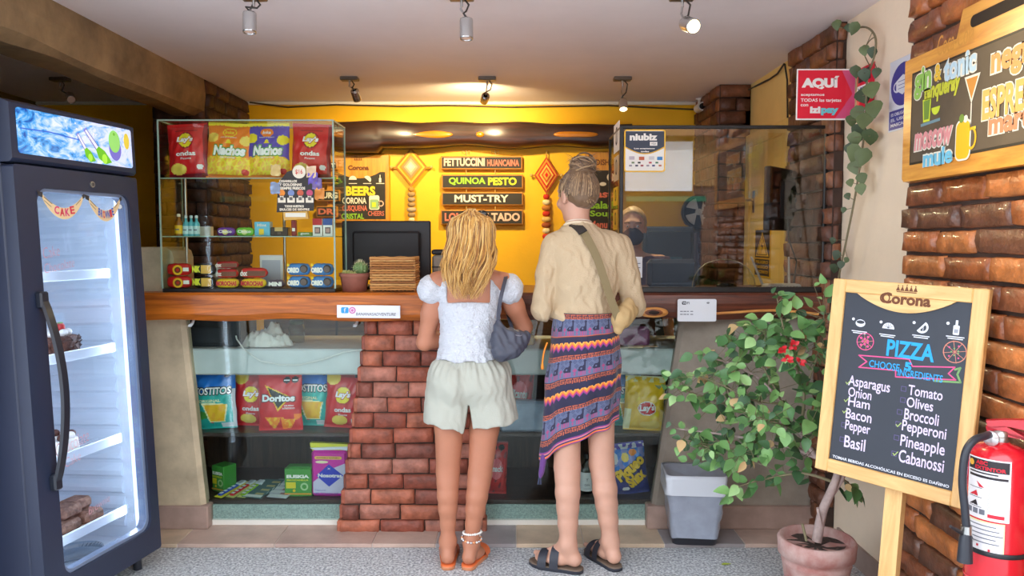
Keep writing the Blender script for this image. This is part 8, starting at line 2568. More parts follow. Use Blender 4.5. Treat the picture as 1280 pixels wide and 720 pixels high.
# top
M_TOP = mat('white_eyelet_cotton', (206, 208, 216), 0.8, bump=0.6, bscale=110)
T = Blob(0.006)
e_ = 0.011
T.ell(rib, (0.128 + e_, 0.088 + e_, 0.165 + e_), 0.03); T.ell(wst, (0.120 + e_, 0.085 + e_, 0.12), 0.04); T.ell(wst + V3(0, 0, -0.075), (0.142, 0.112, 0.075), 0.04)
T.ell(pv(587, 362, AY - 0.01), (0.135 + e_, 0.072 + e_, 0.075 + e_), 0.03)
for sg in (-1, 1): T.ball(rib + V3(sg * 0.06, 0.07, 0.045), 0.052 + e_, 0.04)
T.ell(pv(539, 362, AY), (0.060, 0.066, 0.066), 0.02); T.ell(pv(638, 361, AY + 0.005), (0.058, 0.066, 0.068), 0.02)
zb_ = P(588, 380, AY - 0.09).z; cxA = rib[0]; zh = P(588, 453, AY - 0.1).z
w1, w2 = wav(0.0035, 75, 1.0), wav(0.0025, 150, 2.0)
zw_ = wst[2]
def dispA(X, Y, Z):
    rib_ = 0.0022 * np.sin(Z * 420) * (np.abs(Z - zw_ - 0.01) < 0.10)
    ruf = 0.005 * np.sin(np.arctan2(X - cxA, Y - AY) * 22) * np.clip((zw_ - 0.02 - Z) / 0.06, 0, 1)
    return w1(X, Y, Z) + w2(X, Y, Z) * 0.6 + rib_ + ruf
T.disp = dispA
T.clips.append(lambda X, Y, Z: zh + 0.006 * np.sin(X * 60) - Z + 0 * Y)
T.clips.append(lambda X, Y, Z: -np.maximum(np.maximum(np.abs(X - cxA) - (0.092 + 0 * Z), zb_ + 0.008 * np.cos((X - cxA) * 14) - Z), Y * 0 - 1))
T.build('blouse', M_TOP, A0, 1)
# shorts
M_SHO = mat('pale_linen', (178, 178, 166), 0.8, bump=0.15, bscale=220)
S_ = Blob(0.006)
S_.ell(pel + V3(0, 0, 0.01), (0.158, 0.116, 0.115), 0.03)
for sg, hp_ in ((-1, hipL), (1, hipR)):
    S_.ball(pel + V3(sg * 0.068, -0.045, -0.035), 0.096, 0.04)
    S_.cone(hp_ + V3(sg * 0.0, -0.01, 0.02), V3(rib[0] + sg * 0.100 + 0.006, AY - 0.008, 0.60), 0.100, 0.118, 0.03)
ws1, ws2 = wav(0.005, 42, 0.4, 0.5), wav(0.0028, 95, 1.4, 0.5)
S_.disp = lambda X, Y, Z: ws1(X, Y, Z) + ws2(X, Y, Z) + 0.004 * np.sin(np.arctan2(X - pel[0], Y - AY) * 30) * np.clip((Z - 0.84) / 0.06, 0, 1)
S_.clips.append(lambda X, Y, Z: 0.642 - 0.03 * np.exp(-((X - pel[0] + 0.015) / 0.05) ** 2) + 0.02 * (np.abs(X - pel[0]) > 0.12) * (np.abs(X - pel[0]) - 0.12) * 8 + 0.005 * np.sin(X * 70) - Z + 0 * Y)
S_.clips.append(lambda X, Y, Z: Z - 0.93 + 0 * X + 0 * Y)
S_.clips.append(lambda X, Y, Z: -np.maximum(np.abs(X - pel[0]) - 0.004 - np.clip((0.72 - Z) * 0.16, 0, 1), Z - 0.735) + 0 * Y)
S_.build('shorts', M_SHO, A0, 1)
# hair
HB = [mat('blonde_%d' % i, c_, 0.42, sheen=0.2) for i, c_ in enumerate(((200, 146, 68), (216, 168, 92), (168, 114, 52), (228, 188, 118), (138, 92, 44)))]
Hc = Blob(0.006)
Rn = np.array(Matrix.Rotation(math.radians(-6), 3, 'Z'))
Hc.ell(qA(0, -0.018, 0.026), (0.076, 0.094, 0.084), 0.02, Rn)
Hc.chain([qA(0, -0.045, 0.0), qA(0, -0.055, -0.07), qA(0, -0.066, -0.15), qA(0.004, -0.085, -0.24)], [0.064, 0.050, 0.040, 0.026], 0.04)
for sg in (-1, 1): Hc.chain([qA(sg * 0.06, -0.02, 0.01), qA(sg * 0.07, -0.04, -0.08), qA(sg * 0.06, -0.07, -0.18)], [0.036, 0.030, 0.022], 0.03)
fc = qA(0, 0.055, 0)
Hc.clips.append(lambda X, Y, Z: np.minimum(Y - fc[1] - 0.0 + 0 * X, Y - fc[1] + 0.02 + 0.9 * (fc[2] + 0.06 - Z) * 0.3))
Hc.disp = wav(0.004, 70, 0.3, 0.35)
ho = Hc.build('hair', HB[2], A0, 1)
b = MB(); rnd = random.Random(8)
for i in range(900):
    ph = rnd.uniform(-1.95, 1.95)
    m = rnd.choice((0, 0, 1, 1, 1, 2, 3, 3, 4))
    top = np.array([rnd.uniform(-0.014, 0.018), rnd.uniform(-0.05, 0.05), 0.118])
    end_z = -0.29 + 0.17 * rnd.random() ** 1.6 + (0.05 if abs(ph) > 1.3 else 0)
    lift = rnd.uniform(0.0, 0.018)
    g_ = int((ph + 2) * 5); amp, fr, p0 = 0.010 + 0.010 * abs(nz(g_, 3)) + rnd.uniform(0, 0.005), 26 + 9 * nz(g_ * 2.3, 1) + rnd.uniform(-2, 2), g_ * 2.1 + rnd.uniform(-1.1, 1.1)
    pts = []
    n = 20
    for k in range(n + 1):
        t = k / n
        z = 0.123 + (end_z - 0.123) * t ** 1.25
        cap = 0.03 + math.sqrt(max(0.0, 1 - max(0.0, min(1.0, (z - 0.03) / 0.095)) ** 2)) if z > 0.03 else 1.0
        wd = (0.086 + lift) * cap if z > -0.02 else 0.086 + lift + 0.012 * min(1, (-0.02 - z) / 0.1) - 0.06 * max(0, (-0.13 - z) / 0.16)
        dp = (0.098 + lift) * cap if z > -0.03 else 0.098 + lift + 0.006 * min(1, (-0.03 - z) / 0.1)
        x = math.sin(ph) * wd; y = -0.016 - math.cos(ph) * dp
        if z < -0.05:
            f = min(1, (-0.05 - z) / 0.12); y = y * (1 - f) + f * min(y, -0.078 - 0.052 * math.cos(ph * 0.6) - lift)
        f = min(1, t * 4)
        x = top[0] * (1 - f) + x * f; y = top[1] * (1 - f) + y * f if t < 0.25 else y
        w_ = amp * max(0, t - 0.25) * 1.5
        pts.append(Vector(qA(x + w_ * math.sin(z * fr + p0), y - abs(w_) * 0.6 * math.cos(z * fr * 0.9 + p0), z)))
    r0 = rnd.uniform(0.0014, 0.0034)
    b.tube(pts, [r0 * (0.75 if k < 2 else 1) * (1 - 0.85 * max(0, (k / n - 0.6) / 0.4)) for k in range(n + 1)], HB[m], 5, cap=False)
rel(b, A0).build('hair_locks', ho)
# sunglasses pushed up on the head
sg_ = thing('sunglasses', 'dark sunglasses pushed up on the blonde hair', 'sunglasses', tuple(qA(0, 0.03, 0.12)))
b = MB()
for s_ in (-1, 1):
    c_ = Vector(qA(s_ * 0.034, 0.058, 0.118)); b.ball(c_, (0.028, 0.010, 0.018), mat('dark_lens', (26, 20, 18), 0.1, coat=0.5), 16, 8)
rel(b, sg_).build('lens', sg_)
b = MB(); MT = mat('tortoise', (60, 34, 22), 0.3)
b.tube([qA(-0.01, 0.064, 0.121), qA(0, 0.066, 0.126), qA(0.01, 0.064, 0.121)], 0.003, MT, 6)
for s_ in (-1, 1): b.tube([qA(s_ * 0.062, 0.055, 0.115), qA(s_ * 0.088, 0.03, 0.09), qA(s_ * 0.096, -0.02, 0.06), qA(s_ * 0.094, -0.05, 0.045)], 0.0035, MT, 6)
rel(b, sg_).build('frame', sg_)
# orange slides, anklets
M_OR, M_ORS = mat('orange_leather', (226, 112, 60), 0.45), mat('orange_sole', (206, 136, 96), 0.6)
def slide(name, lab, an, d, inner, straps, msole, mfoot, mstrap, s=0.93, grp=None):
    ol, dd, sd, g = sandal_outline(an, d, inner, s)
    t = thing(name, lab, 'sandal', (g.x, g.y, 0), group=grp)
    b = MB(); n = len(ol)
    ring = lambda z, k: [Vector((p.x + (p.x - g.x - dd.x * 0.06) * k, p.y + (p.y - g.y - dd.y * 0.06) * k, z)) for p in ol]
    loft(b, [ring(0.0, -0.02), ring(0.003, 0.02), ring(0.016, 0.02)], msole, True, True, False); loft(b, [ring(0.016, 0.02), ring(0.021, 0.0), ring(0.0215, -0.08)], mfoot, True, False, True); rel(b, t).build('sole', t)
    for (x0, x1, hgt, wd) in straps:
        b = MB(); N = 16
        vs, fs = [], []
        for j in range(7):
            x = x0 + (x1 - x0) * j / 6
            for i in range(N + 1):
                a = math.pi * i / N
                y = wd * math.cos(a) * (1.0 if j not in (0, 6) else 1.0); z = 0.016 + (hgt - 0.16 * (x - x0)) * math.sin(a) ** 0.8
                vs.append(g + dd * x * s + sd * (y + 0.002) * s + Vector((0, 0, z)))
        for j in range(6):
            for i in range(N): fs.append((j * (N + 1) + i, j * (N + 1) + i + 1, (j + 1) * (N + 1) + i + 1, (j + 1) * (N + 1) + i))
        b.add(vs, fs, mstrap, True); rel(b, t).build('strap', t)
slide('slide_sandal', 'orange slide sandal on the blonde woman\'s foot with no anklet', anL, dA[0], 1, [(0.075, 0.135, 0.052, 0.052)], M_ORS, M_OR, M_OR, grp='orange slide sandals')
slide('slide_sandal', 'orange slide sandal on the blonde woman\'s foot with the beaded anklets', anR, dA[1], -1, [(0.075, 0.135, 0.052, 0.052)], M_ORS, M_OR, M_OR, grp='orange slide sandals')
def anklet(lab, z, r, cols, br, n, tilt, cen):
    t = thing('anklet', lab, 'anklet', (cen[0], cen[1], z), group='anklets of the blonde woman')
    b = MB()
    b.tube([(r * math.cos(a), r * math.sin(a), tilt * math.cos(a + 1)) for a in [2 * math.pi * k / 24 for k in range(25)]], 0.0012, mat('anklet_cord', (220, 200, 180), 0.7), 5); b.build('cord', t)
    for k in range(n):
        a = 2 * math.pi * k / n
        b = MB(); b.ball((r * math.cos(a), r * math.sin(a), tilt * math.cos(a + 1)), br if k % 3 else br * 1.15, cols[k % len(cols)], 8, 6); b.build('bead', t)
Mw, Ms, Mo = mat('bead_white', (238, 234, 228), 0.3), mat('bead_silver', (206, 206, 210), 0.2, 0.7), mat('bead_orange', (226, 150, 100), 0.4)
an_c = lambda z: anR + (knR - anR) * ((z - anR[2]) / (knR[2] - anR[2]))
anklet('white beaded anklet, the higher one on the blonde woman\'s ankle', 0.150, 0.040, [Mw], 0.0050, 26, 0.004, an_c(0.15))
anklet('silver and orange charm anklet, the lower one on the blonde woman\'s ankle', 0.124, 0.043, [Ms, Mo, Mw], 0.0052, 20, -0.006, an_c(0.124))
# charcoal shoulder bag
M_BAGA = mat('charcoal_nylon', (66, 68, 82), 0.5, noise=0.08, nscale=12)
bagA = thing('shoulder_bag', 'charcoal grey slouchy shoulder bag hanging from the blonde woman\'s shoulder', 'bag', (P(638, 455, 3.24).x, 3.25, P(638, 425, 3.24).z))
G_ = Blob(0.005)
yb_ = 3.225
G_.chain([pv(622, 402, yb_), pv(624, 425, yb_), pv(627, 441, yb_)], [0.012, 0.030, 0.034], 0.03)
G_.chain([pv(627, 439, yb_), pv(640, 436, yb_), pv(650, 428, yb_ + 0.02), pv(657, 421, yb_ + 0.03)], [0.036, 0.036, 0.028, 0.016], 0.03)
G_.chain([pv(626, 412, yb_), pv(640, 420, yb_ + 0.01), pv(655, 419, yb_ + 0.03)], [0.014, 0.024, 0.015], 0.03)
G_.disp = wav(0.0045, 95, 0.7, 1.0)
G_.build('pouch', M_BAGA, bagA)
b = MB()
ribbon(b, [P(623, 404, 3.226), P(623, 392, 3.222), P(626, 372, 3.222), P(631, 352, 3.27), P(633, 345, 3.33), P(634, 352, 3.40), P(634, 385, 3.43), P(640, 410, 3.39), P(650, 420, 3.30)], lambda u: Vector((0.9, 0.3, 0.1)), 0.016, 0.004, M_BAGA)
rel(b, bagA).build('strap', bagA)
b = MB(); p = P(647, 422, 3.215); b.ball(p, 0.005, M_STEEL, 8, 6); b.tube([P(640, 418, 3.205), P(650, 420, 3.215), P(657, 417, 3.24)], 0.0025, mat('zip_grey', (150, 150, 160), 0.4, 0.3), 6); rel(b, bagA).build('zipper', bagA)

# ================================================================ the tall woman with a bun
BY = 3.34
B0 = thing('person', 'person with hair in a bun, beige shirt and patterned wrap skirt, standing at the counter', 'person', (P(730, 700, BY).x, BY, 0))
hipL, hipR = pv(707, 455, BY), pv(750, 455, BY)
knL, knR = pv(709, 584, BY - 0.03), pv(752, 580, BY)
anL, anR = pv(710, 688, 3.255), pv(763, 686, 3.30)
anL[2] = anR[2] = 0.122
pel, wst, rib = pv(728, 448, BY), pv(729, 402, BY), pv(732, 345, BY)
shL, shR = pv(694, 306, BY + 0.01), pv(773, 308, BY)
nk, hd_ = pv(724, 285, BY), pv(721, 244, BY + 0.01)
elL, wrL = pv(678, 384, BY + 0.02), np.array([0.215, 3.49, 1.09])
elR, wrR = pv(791, 378, BY + 0.03), np.array([0.42, 3.49, 1.08])
B = Blob(0.0055)
B.ell(rib, (0.135, 0.092, 0.18), 0.03); B.ell(wst, (0.120, 0.085, 0.12), 0.04); B.ell(pel, (0.132, 0.098, 0.12), 0.03); B.ell(pv(733, 318, BY - 0.01), (0.14, 0.075, 0.08), 0.04)
for sg in (-1, 1): B.ball(pel + V3(sg * 0.058, -0.040, -0.03), 0.074, 0.03); B.ball(rib + V3(sg * 0.06, 0.07, 0.03), 0.05, 0.04)
B.cone(nk + V3(0, 0, -0.05), hd_ + V3(0, -0.012, -0.05), 0.052, 0.049, 0.03)
for sh in (shL, shR): B.cone(nk + V3(0, -0.005, -0.02), sh, 0.043, 0.043, 0.04)
B.chain([shL, (shL + elL) / 2, elL, elL * 0.7 + wrL * 0.3, wrL], [0.044, 0.041, 0.034, 0.034, 0.023], 0.02)
B.chain([shR, (shR + elR) / 2, elR, elR * 0.7 + wrR * 0.3, wrR], [0.044, 0.041, 0.034, 0.034, 0.023], 0.02)
leg_prims(B, hipL, knL, anL, 0.072, 0.058, 0.054, 0.043, 0.034); leg_prims(B, hipR, knR, anR, 0.072, 0.055, 0.054, 0.043, 0.034)
dB = [(-0.92, 0.40), (-0.42, 0.9)]
foot_prims(B, anL, dB[0], 0.030, 1.0, 1); foot_prims(B, anR, dB[1], 0.030, 1.0, -1)
yawB = math.radians(32)
qB = head_prims(B, hd_, yawB, 1.0, math.radians(-6))
hand_prims(B, wrL, (0.95, 0.25, -0.05), (-0.2, -0.9, 0.2), 1, 1.0, 0.5)
hand_prims(B, wrR, (-0.95, 0.25, -0.12), (0.2, -0.9, 0.2), -1, 1.0, 0.5)
B.build('body', [SK_B], B0)
b = MB()
for sg in (-1, 1):
    p = qB(sg * 0.0305, 0.086, 0.009); b.ball(p, 0.0074, mat('eye_white'), 12, 8); p2 = qB(sg * 0.0305, 0.0907, 0.009); b.ball(p2, 0.0042, mat('iris'), 10, 6)
rel(b, B0).build('eyes', B0)
# shirt
M_SHI = mat('beige_crepe', (194, 170, 138), 0.8, bump=0.25, bscale=160)
T = Blob(0.006)
T.ell(rib + V3(0, -0.004, 0), (0.147, 0.112, 0.19), 0.03); T.ell(wst + V3(0, 0, 0.015), (0.142, 0.114, 0.11), 0.04); T.ell(pv(733, 318, BY - 0.01), (0.148, 0.090, 0.082), 0.03)
for sg in (-1, 1): T.ball(rib + V3(sg * 0.06, 0.06, 0.03), 0.062, 0.04)
T.cone(nk + V3(0, -0.004, -0.05), nk + V3(-0.003, -0.004, 0.008), 0.075, 0.060, 0.03)
for sh in (shL, shR): T.cone(nk + V3(0, -0.005, -0.035), sh + V3(0, 0, 0), 0.055, 0.056, 0.04)
T.chain([shL, (shL + elL) / 2 + V3(-0.004, -0.008, 0), elL + V3(0.0, -0.005, -0.01), elL * 0.45 + wrL * 0.55], [0.056, 0.056, 0.050, 0.038], 0.010)
T.chain([shR, (shR + elR) / 2 + V3(0.002, -0.008, 0), elR + V3(0.003, -0.005, -0.012), elR * 0.45 + wrR * 0.55], [0.056, 0.056, 0.052, 0.040], 0.010)
w1, w2 = wav(0.005, 40, 0.9, 0.4), wav(0.0045, 100, 2.2, 0.35)
T.disp = lambda X, Y, Z: w1(X, Y, Z) + w2(X, Y, Z) + 0.004 * np.sin((Z + 0.8 * (X - rib[0])) * 90) * np.clip((1.2 - Z) / 0.1, 0, 1)
zt_ = P(730, 404, BY - 0.11).z
T.clips.append(lambda X, Y, Z: np.where(np.abs(X - rib[0]) < 0.165, zt_ + 0.008 * np.sin(X * 45) - Z, -1) + 0 * Y)
T.clips.append(lambda X, Y, Z: Z - nk[2] - 0.012 + 0.25 * (Y - BY) + 0 * X)
ts_ = T.build('shirt', M_SHI, B0, 1)
b = MB()
ribc = [Vector((nk[0] - 0.003 + 0.063 * math.cos(a), BY - 0.002 + 0.060 * math.sin(a), nk[2] + 0.010 - 0.25 * (0.06 * math.sin(a)))) for a in [2 * math.pi * k / 30 for k in range(31)]]
b.tube(ribc, 0.006, mat('collar_band', (226, 206, 176), 0.8), 8); rel(b, B0).build('collar', ts_)
# skirt: knitted pixel pattern wrapped round the hips
SKC = {'n': (40, 38, 66), 'b': (94, 102, 134), 'd': (64, 72, 104), 'p': (160, 70, 118), 'o': (236, 130, 50), 'O': (246, 168, 74), 'c': (222, 92, 84), 'm': (170, 56, 120), 'v': (98, 56, 124), 'g': (186, 96, 66), 'k': (58, 38, 60), 'w': (206, 140, 130)}
SKM = {k: mat('skirt_knit_' + k + ('2' if k.isupper() else ''), c_, 0.85, sheen=0.2) for k, c_ in SKC.items()}
LLAMA = ['bbdbbbbbdbbbbbbbb', 'bdbdbbbdbdbbbnnbb', 'dbdbdbdbdbdbnnnnb', 'bdbdbbbdbdbbbnnbb', 'bbdbbbbbdbbbbnnbb', 'bbbbdbbbbbbbbnnbb', 'bbbdbdbbbbbbbnnbb', 'bbdbdbdbbbbbnnnbb',
         'bbbdbdbbnnnnnnnbb', 'bbbbdbbnnnnnnnnbb', 'bbpbbbbnnbbnnnnbb', 'bpppbbnnnbbnnnnbb', 'pppppbnnnnnnnnnbb', 'bpppbbbnnnnnnnnbb', 'bbpbbbbpbppbpbpbb', 'bbpbbbbpbppbpbpbb', 'bpppbbbpbppbpbpbb', 'bbpbbbbpbppbpbpbb', 'bbpbbbbpbppbpbpbb', 'bbbbbbbbbbbbbbbbb']
GREEK = ['kkkkkkkk', 'gggggggk', 'kgkkkkkk', 'kgkgggkg', 'kgkkkgkg', 'kgggggkg', 'kkkkkkkg', 'kkkkkkkk'][:7]
rows_s = []
def zig(r, i, H):
    tri = abs((i % 8) - 4)
    q = r - tri + 2
    return 'n' if q < 0 else ('O' if q < 2 else ('o' if q < 4 else ('c' if q < 5 else ('m' if q < 7 else ('v' if q < 8 else 'n')))))
def band(kind, n):
    for r in range(n): rows_s.append((kind, r, n))
for kd, n in (('greek', 6), ('llama', 18), ('line', 3), ('navy', 4), ('zig', 11), ('navy', 2), ('greek', 6), ('llama', 20), ('greek', 7), ('navy', 7), ('zig', 11), ('navy', 7), ('greek', 6), ('llama', 20), ('greek', 7), ('navy', 5), ('stripe', 8)):
    band(kd, n)
NR, NC = len(rows_s), 272
def skirt_col(r, i):
    kd, k, n = rows_s[r]
    if kd == 'llama': return LLAMA[min(19, int(k * 20 / n))][i % 17]
    if kd == 'greek': return GREEK[min(6, int(k * 7 / n))][i % 8]
    if kd == 'zig': return zig(k, i, n)
    if kd == 'line': return 'gkn'[k]
    if kd == 'stripe': return 'vmwvnocv'[k]
    return 'n'
ztop_s = P(728, 392, BY - 0.1).z
vs, fs, ms = [], [], []
for r in range(NR + 1):
    v = r / NR
    for i in range(NC):
        th = 2 * math.pi * i / NC                       # 0 = back, pi/2 = right side, 3pi/2 = left side
        sx, cy_ = math.sin(th), math.cos(th)
        left = max(0.0, -sx)
        hem = 0.605 + 0.06 * sx - 0.075 * left ** 3 - 0.01 * cy_
        z = ztop_s + (hem - ztop_s) * v
        hp_ = math.sin(math.pi * min(1, v * 0.95)) 
        rx = 0.136 + 0.030 * min(1, v * 2.2) - 0.006 * v + 0.026 * left ** 2 * v ** 1.5
        ry = 0.112 + 0.040 * math.sin(math.pi * min(1.0, v * 1.15 + 0.05)) * (1 if cy_ > 0 else 0.5)
        cx = 0.325 - 0.012 * v + (P(728, 392, BY).x - 0.312)
        fold = 0.006 * math.sin(th * 9 + 2 * v) * v + 0.004 * nz(th * 4, v * 6)
        vs.append((cx + (rx + fold) * sx, BY - 0.004 - (ry + fold) * cy_, z + 0.004 * math.sin(th * 7) * v))
for r in range(NR):
    for i in range(NC):
        j = (i + 1) % NC
        fs.append((r * NC + i, r * NC + j, (r + 1) * NC + j, (r + 1) * NC + i)); ms.append(SKM[skirt_col(r, i)])
b = MB(); b.addm(vs, fs, ms, True)
sk = rel(b, B0).build('skirt', B0)
b = MB()
hl = Vector((vs[NR * NC + 210])); 
b.tube(path3([hl + Vector((0.02, -0.01, 0.03)), hl + Vector((0.012, -0.012, -0.03)), hl + Vector((0.004, -0.01, -0.075))], 4), [0.010, 0.014, 0.014, 0.014, 0.013, 0.013, 0.012, 0.009, 0.006], SKM['v'], 8)
for k in range(7): b.tube([hl + Vector((0.002 + 0.004 * math.cos(k), -0.010 + 0.004 * math.sin(k), -0.07)), hl + Vector((0.0 + 0.008 * math.cos(k), -0.01 + 0.008 * math.sin(k), -0.105))], 0.0015, SKM['d'], 4)
rel(b, B0).build('tassel', sk)
b = MB(); b.tube(path3([P(684, 428, 3.28), P(680, 440, 3.275), P(678, 454, 3.27), P(678, 462, 3.27)], 4), [0.004] * 9 + [0.006, 0.007, 0.007, 0.003], mat('orange_tassel', (240, 140, 40), 0.7), 6); rel(b, B0).build('tie', sk)
# hair
HBR = [mat('ash_brown_%d' % i, c_, 0.45, sheen=0.2) for i, c_ in enumerate(((112, 84, 58), (136, 106, 76), (88, 64, 46), (160, 128, 92)))]
Hc = Blob(0.005)
RB_ = np.array(Matrix.Rotation(yawB, 3, 'Z'))
Hc.ell(qB(0, -0.018, 0.028), (0.079, 0.095, 0.090), 0.02, RB_); Hc.ell(qB(0, -0.058, -0.018), (0.058, 0.046, 0.046), 0.03, RB_)
bun = qB(0.004, -0.050, 0.120)
Hc.ell(bun, (0.052, 0.050, 0.036), 0.03)
nrm = RB_ @ V3(0, 1, 0)
c0 = np.array(hd_)
Hc.clips.append(lambda X, Y, Z: ((X - c0[0]) * nrm[0] + (Y - c0[1]) * nrm[1]) - (0.038 + 0.45 * np.clip(Z - c0[2] - 0.02, 0, 1) - 0.5 * np.clip(c0[2] + 0.01 - Z, 0, 1)))
Hc.disp = wav(0.002, 120, 0.3, 0.5)
ho = Hc.build('hair', HBR[0], B0, 1)
b = MB(); rnd = random.Random(21)
bl_ = V3(0, -0.045, 0.105)
for i in range(260):
    ph = rnd.uniform(-2.3, 2.3)
    z0 = -0.052 + 0.045 * min(1, abs(ph) / 1.2) + rnd.uniform(-0.012, 0.02) if abs(ph) < 1.5 else rnd.uniform(-0.01, 0.07)
    p0 = V3(math.sin(ph) * 0.077, -0.018 - math.cos(ph) * 0.092, z0)
    if z0 < -0.02: p0[0] *= 0.82; p0[1] = p0[1] * 0.92
    pts = []
    for k in range(11):
        t = k / 10
        q = p0 * (1 - t) + bl_ * t
        o = q - V3(0, -0.018, 0.02); sc = math.sqrt((o[0] / 0.081) ** 2 + (o[1] / 0.098) ** 2 + (o[2] / 0.093) ** 2)
        if sc < 1.0 and t < 0.92: q = V3(0, -0.018, 0.02) + o / max(sc, 0.05) * (1.0 + rnd.uniform(0, 0.012))
        pts.append(Vector(qB(*q)))
    b.tube(pts, [0.0032] * 10 + [0.002], rnd.choice(HBR), 5, cap=False)
for i in range(70):                                   # wound bun
    inc, p0, r0 = rnd.uniform(-0.7, 0.7), rnd.uniform(0, 6.28), rnd.uniform(0.041, 0.056)
    Rm = np.array(Matrix.Rotation(inc, 3, 'X') @ Matrix.Rotation(rnd.uniform(-0.6, 0.6), 3, 'Y'))
    h0 = rnd.uniform(-0.02, 0.022)
    pts = [Vector(bun + Rm @ V3(r0 * math.cos(p0 + a), r0 * math.sin(p0 + a), h0 + 0.004 * math.sin(3 * a))) for a in [0.35 * k for k in range(rnd.randint(6, 13))]]
    b.tube(pts, [0.0015] + [0.0038] * (len(pts) - 2) + [0.001], rnd.choice(HBR), 5, cap=False)
for i in range(90):                                   # loose wisps
    a = rnd.uniform(0, 6.28); p = bun + V3(0.034 * math.cos(a), 0.034 * math.sin(a), rnd.uniform(-0.02, 0.03))
    d = V3(math.cos(a) * 0.035, math.sin(a) * 0.02, rnd.uniform(-0.03, 0.03))
    b.tube([Vector(p), Vector(p + d * 0.6 + V3(0, 0, 0.006)), Vector(p + d * rnd.uniform(0.9, 1.4))], [0.0014, 0.001, 0.0004], rnd.choice(HBR), 4, cap=False)
rel(b, B0).build('hair_locks', ho)
b = MB()
b.tube([Vector((nk[0] - 0.002 + 0.056 * math.cos(a), BY + 0.054 * math.sin(a), nk[2] + 0.024 - 0.22 * 0.055 * math.sin(a))) for a in [2 * math.pi * k / 30 for k in range(31)]], 0.0025, mat('necklace_bead', (230, 214, 196), 0.4), 6)
o = rel(b, B0).build('necklace', B0)
# sandals
M_SB, M_SF = mat('black_sandal', (46, 48, 58), 0.55), mat('sandal_footbed', (110, 92, 78), 0.7)
slide('strap_sandal', 'black two-strap sandal on the skirted woman\'s foot that points sideways', anL, dB[0], 1, [(0.03, 0.07, 0.092, 0.052), (0.085, 0.125, 0.068, 0.056)], M_SB, M_SF, M_SB, 1.0, 'black two-strap sandals')
slide('strap_sandal', 'black two-strap sandal on the skirted woman\'s foot nearer the bin', anR, dB[1], -1, [(0.03, 0.07, 0.092, 0.052), (0.085, 0.125, 0.068, 0.056)], M_SB, M_SF, M_SB, 1.0, 'black two-strap sandals')
# sling bag
M_SL, M_SP = mat('olive_webbing', (128, 110, 76), 0.75), mat('tan_canvas', (186, 154, 106), 0.75, noise=0.08, nscale=20, bump=0.1, bscale=120)
bagB = thing('sling_bag', 'tan canvas sling bag on an olive strap, under the beige-shirted woman\'s elbow', 'bag', tuple(pv(782, 392, 3.27)))
G_ = Blob(0.005)
G_.chain([pv(772, 412, 3.245), pv(778, 396, 3.25), pv(786, 380, 3.27)], [0.020, 0.036, 0.026], 0.03); G_.chain([pv(776, 400, 3.25), pv(790, 390, 3.29)], [0.03, 0.03], 0.03)
G_.disp = wav(0.004, 80, 0.7, 1.0)
G_.build('pouch', M_SP, bagB)
b = MB()
yb2 = lambda px, py, y: P(px, py, y)
ribbon(b, [P(713, 296, 3.45), P(712, 283, 3.40), P(716, 279.5, 3.345), P(722, 283, 3.285), P(733, 296, 3.236), P(746, 322, 3.212), P(755, 348, 3.207), P(763, 372, 3.210), P(771, 394, 3.218), P(775, 403, 3.222)], lambda u: Vector((0.95, 0.0, 0.35)) if u > 0.35 else Vector((1, 0.15, 0.1)), 0.034, 0.004, M_SL, 7)
rel(b, bagB).build('strap', bagB)
b = MB(); ribbon(b, [P(713, 288, 3.325), P(718, 281.5, 3.29), P(724, 285, 3.262), P(729, 291, 3.243)], lambda u: Vector((1, 0.1, 0.15)), 0.040, 0.009, mat('black_buckle', (50, 46, 44), 0.4), 4); rel(b, bagB).build('buckle', bagB)

# ================================================================ the clerk behind the glass
CY = 4.5
C0 = thing('person', 'person with pulled-back light brown hair and a dark face mask, behind the counter screen', 'person', (P(789, 400, CY).x, CY, 0))
cx = C0.location.x
hd_ = V3(cx, CY - 0.02, P(788, 284, CY).z)
nk = V3(cx, CY, hd_[2] - 0.15)
B = Blob(0.008)
sh_ = [V3(cx - 0.17, CY, nk[2] - 0.06), V3(cx + 0.17, CY, nk[2] - 0.06)]
B.ell(V3(cx, CY, nk[2] - 0.24), (0.135, 0.09, 0.18), 0.03); B.ell(V3(cx, CY, nk[2] - 0.42), (0.12, 0.085, 0.12), 0.04); B.ell(V3(cx, CY, nk[2] - 0.54), (0.15, 0.105, 0.11), 0.04)
B.cone(nk + V3(0, 0, -0.05), hd_ + V3(0, 0.01, -0.05), 0.052, 0.048, 0.03)
for sg, sh in ((-1, sh_[0]), (1, sh_[1])):
    B.cone(nk + V3(0, 0, -0.03), sh, 0.043, 0.043, 0.04)
    el = sh + V3(sg * 0.04, -0.02, -0.28); wr = el + V3(sg * 0.01, -0.05, -0.22)
    B.chain([sh, el, wr], [0.045, 0.036, 0.024], 0.02); hand_prims(B, wr, (0, -0.25, -1), (sg, 0, 0), sg, 0.95, 0.4)
    leg_prims(B, V3(cx + sg * 0.08, CY, nk[2] - 0.58), V3(cx + sg * 0.08, CY, 0.46), V3(cx + sg * 0.08, CY, 0.10), 0.085, 0.055, 0.054, 0.042, 0.034); foot_prims(B, V3(cx + sg * 0.08, CY, 0.10), (sg * 0.15, -1), 0.01, 0.95, -sg)
qC = head_prims(B, hd_, math.pi - 0.15, 0.98, math.radians(-4))
B.build('body', SK_B, C0)
b = MB()
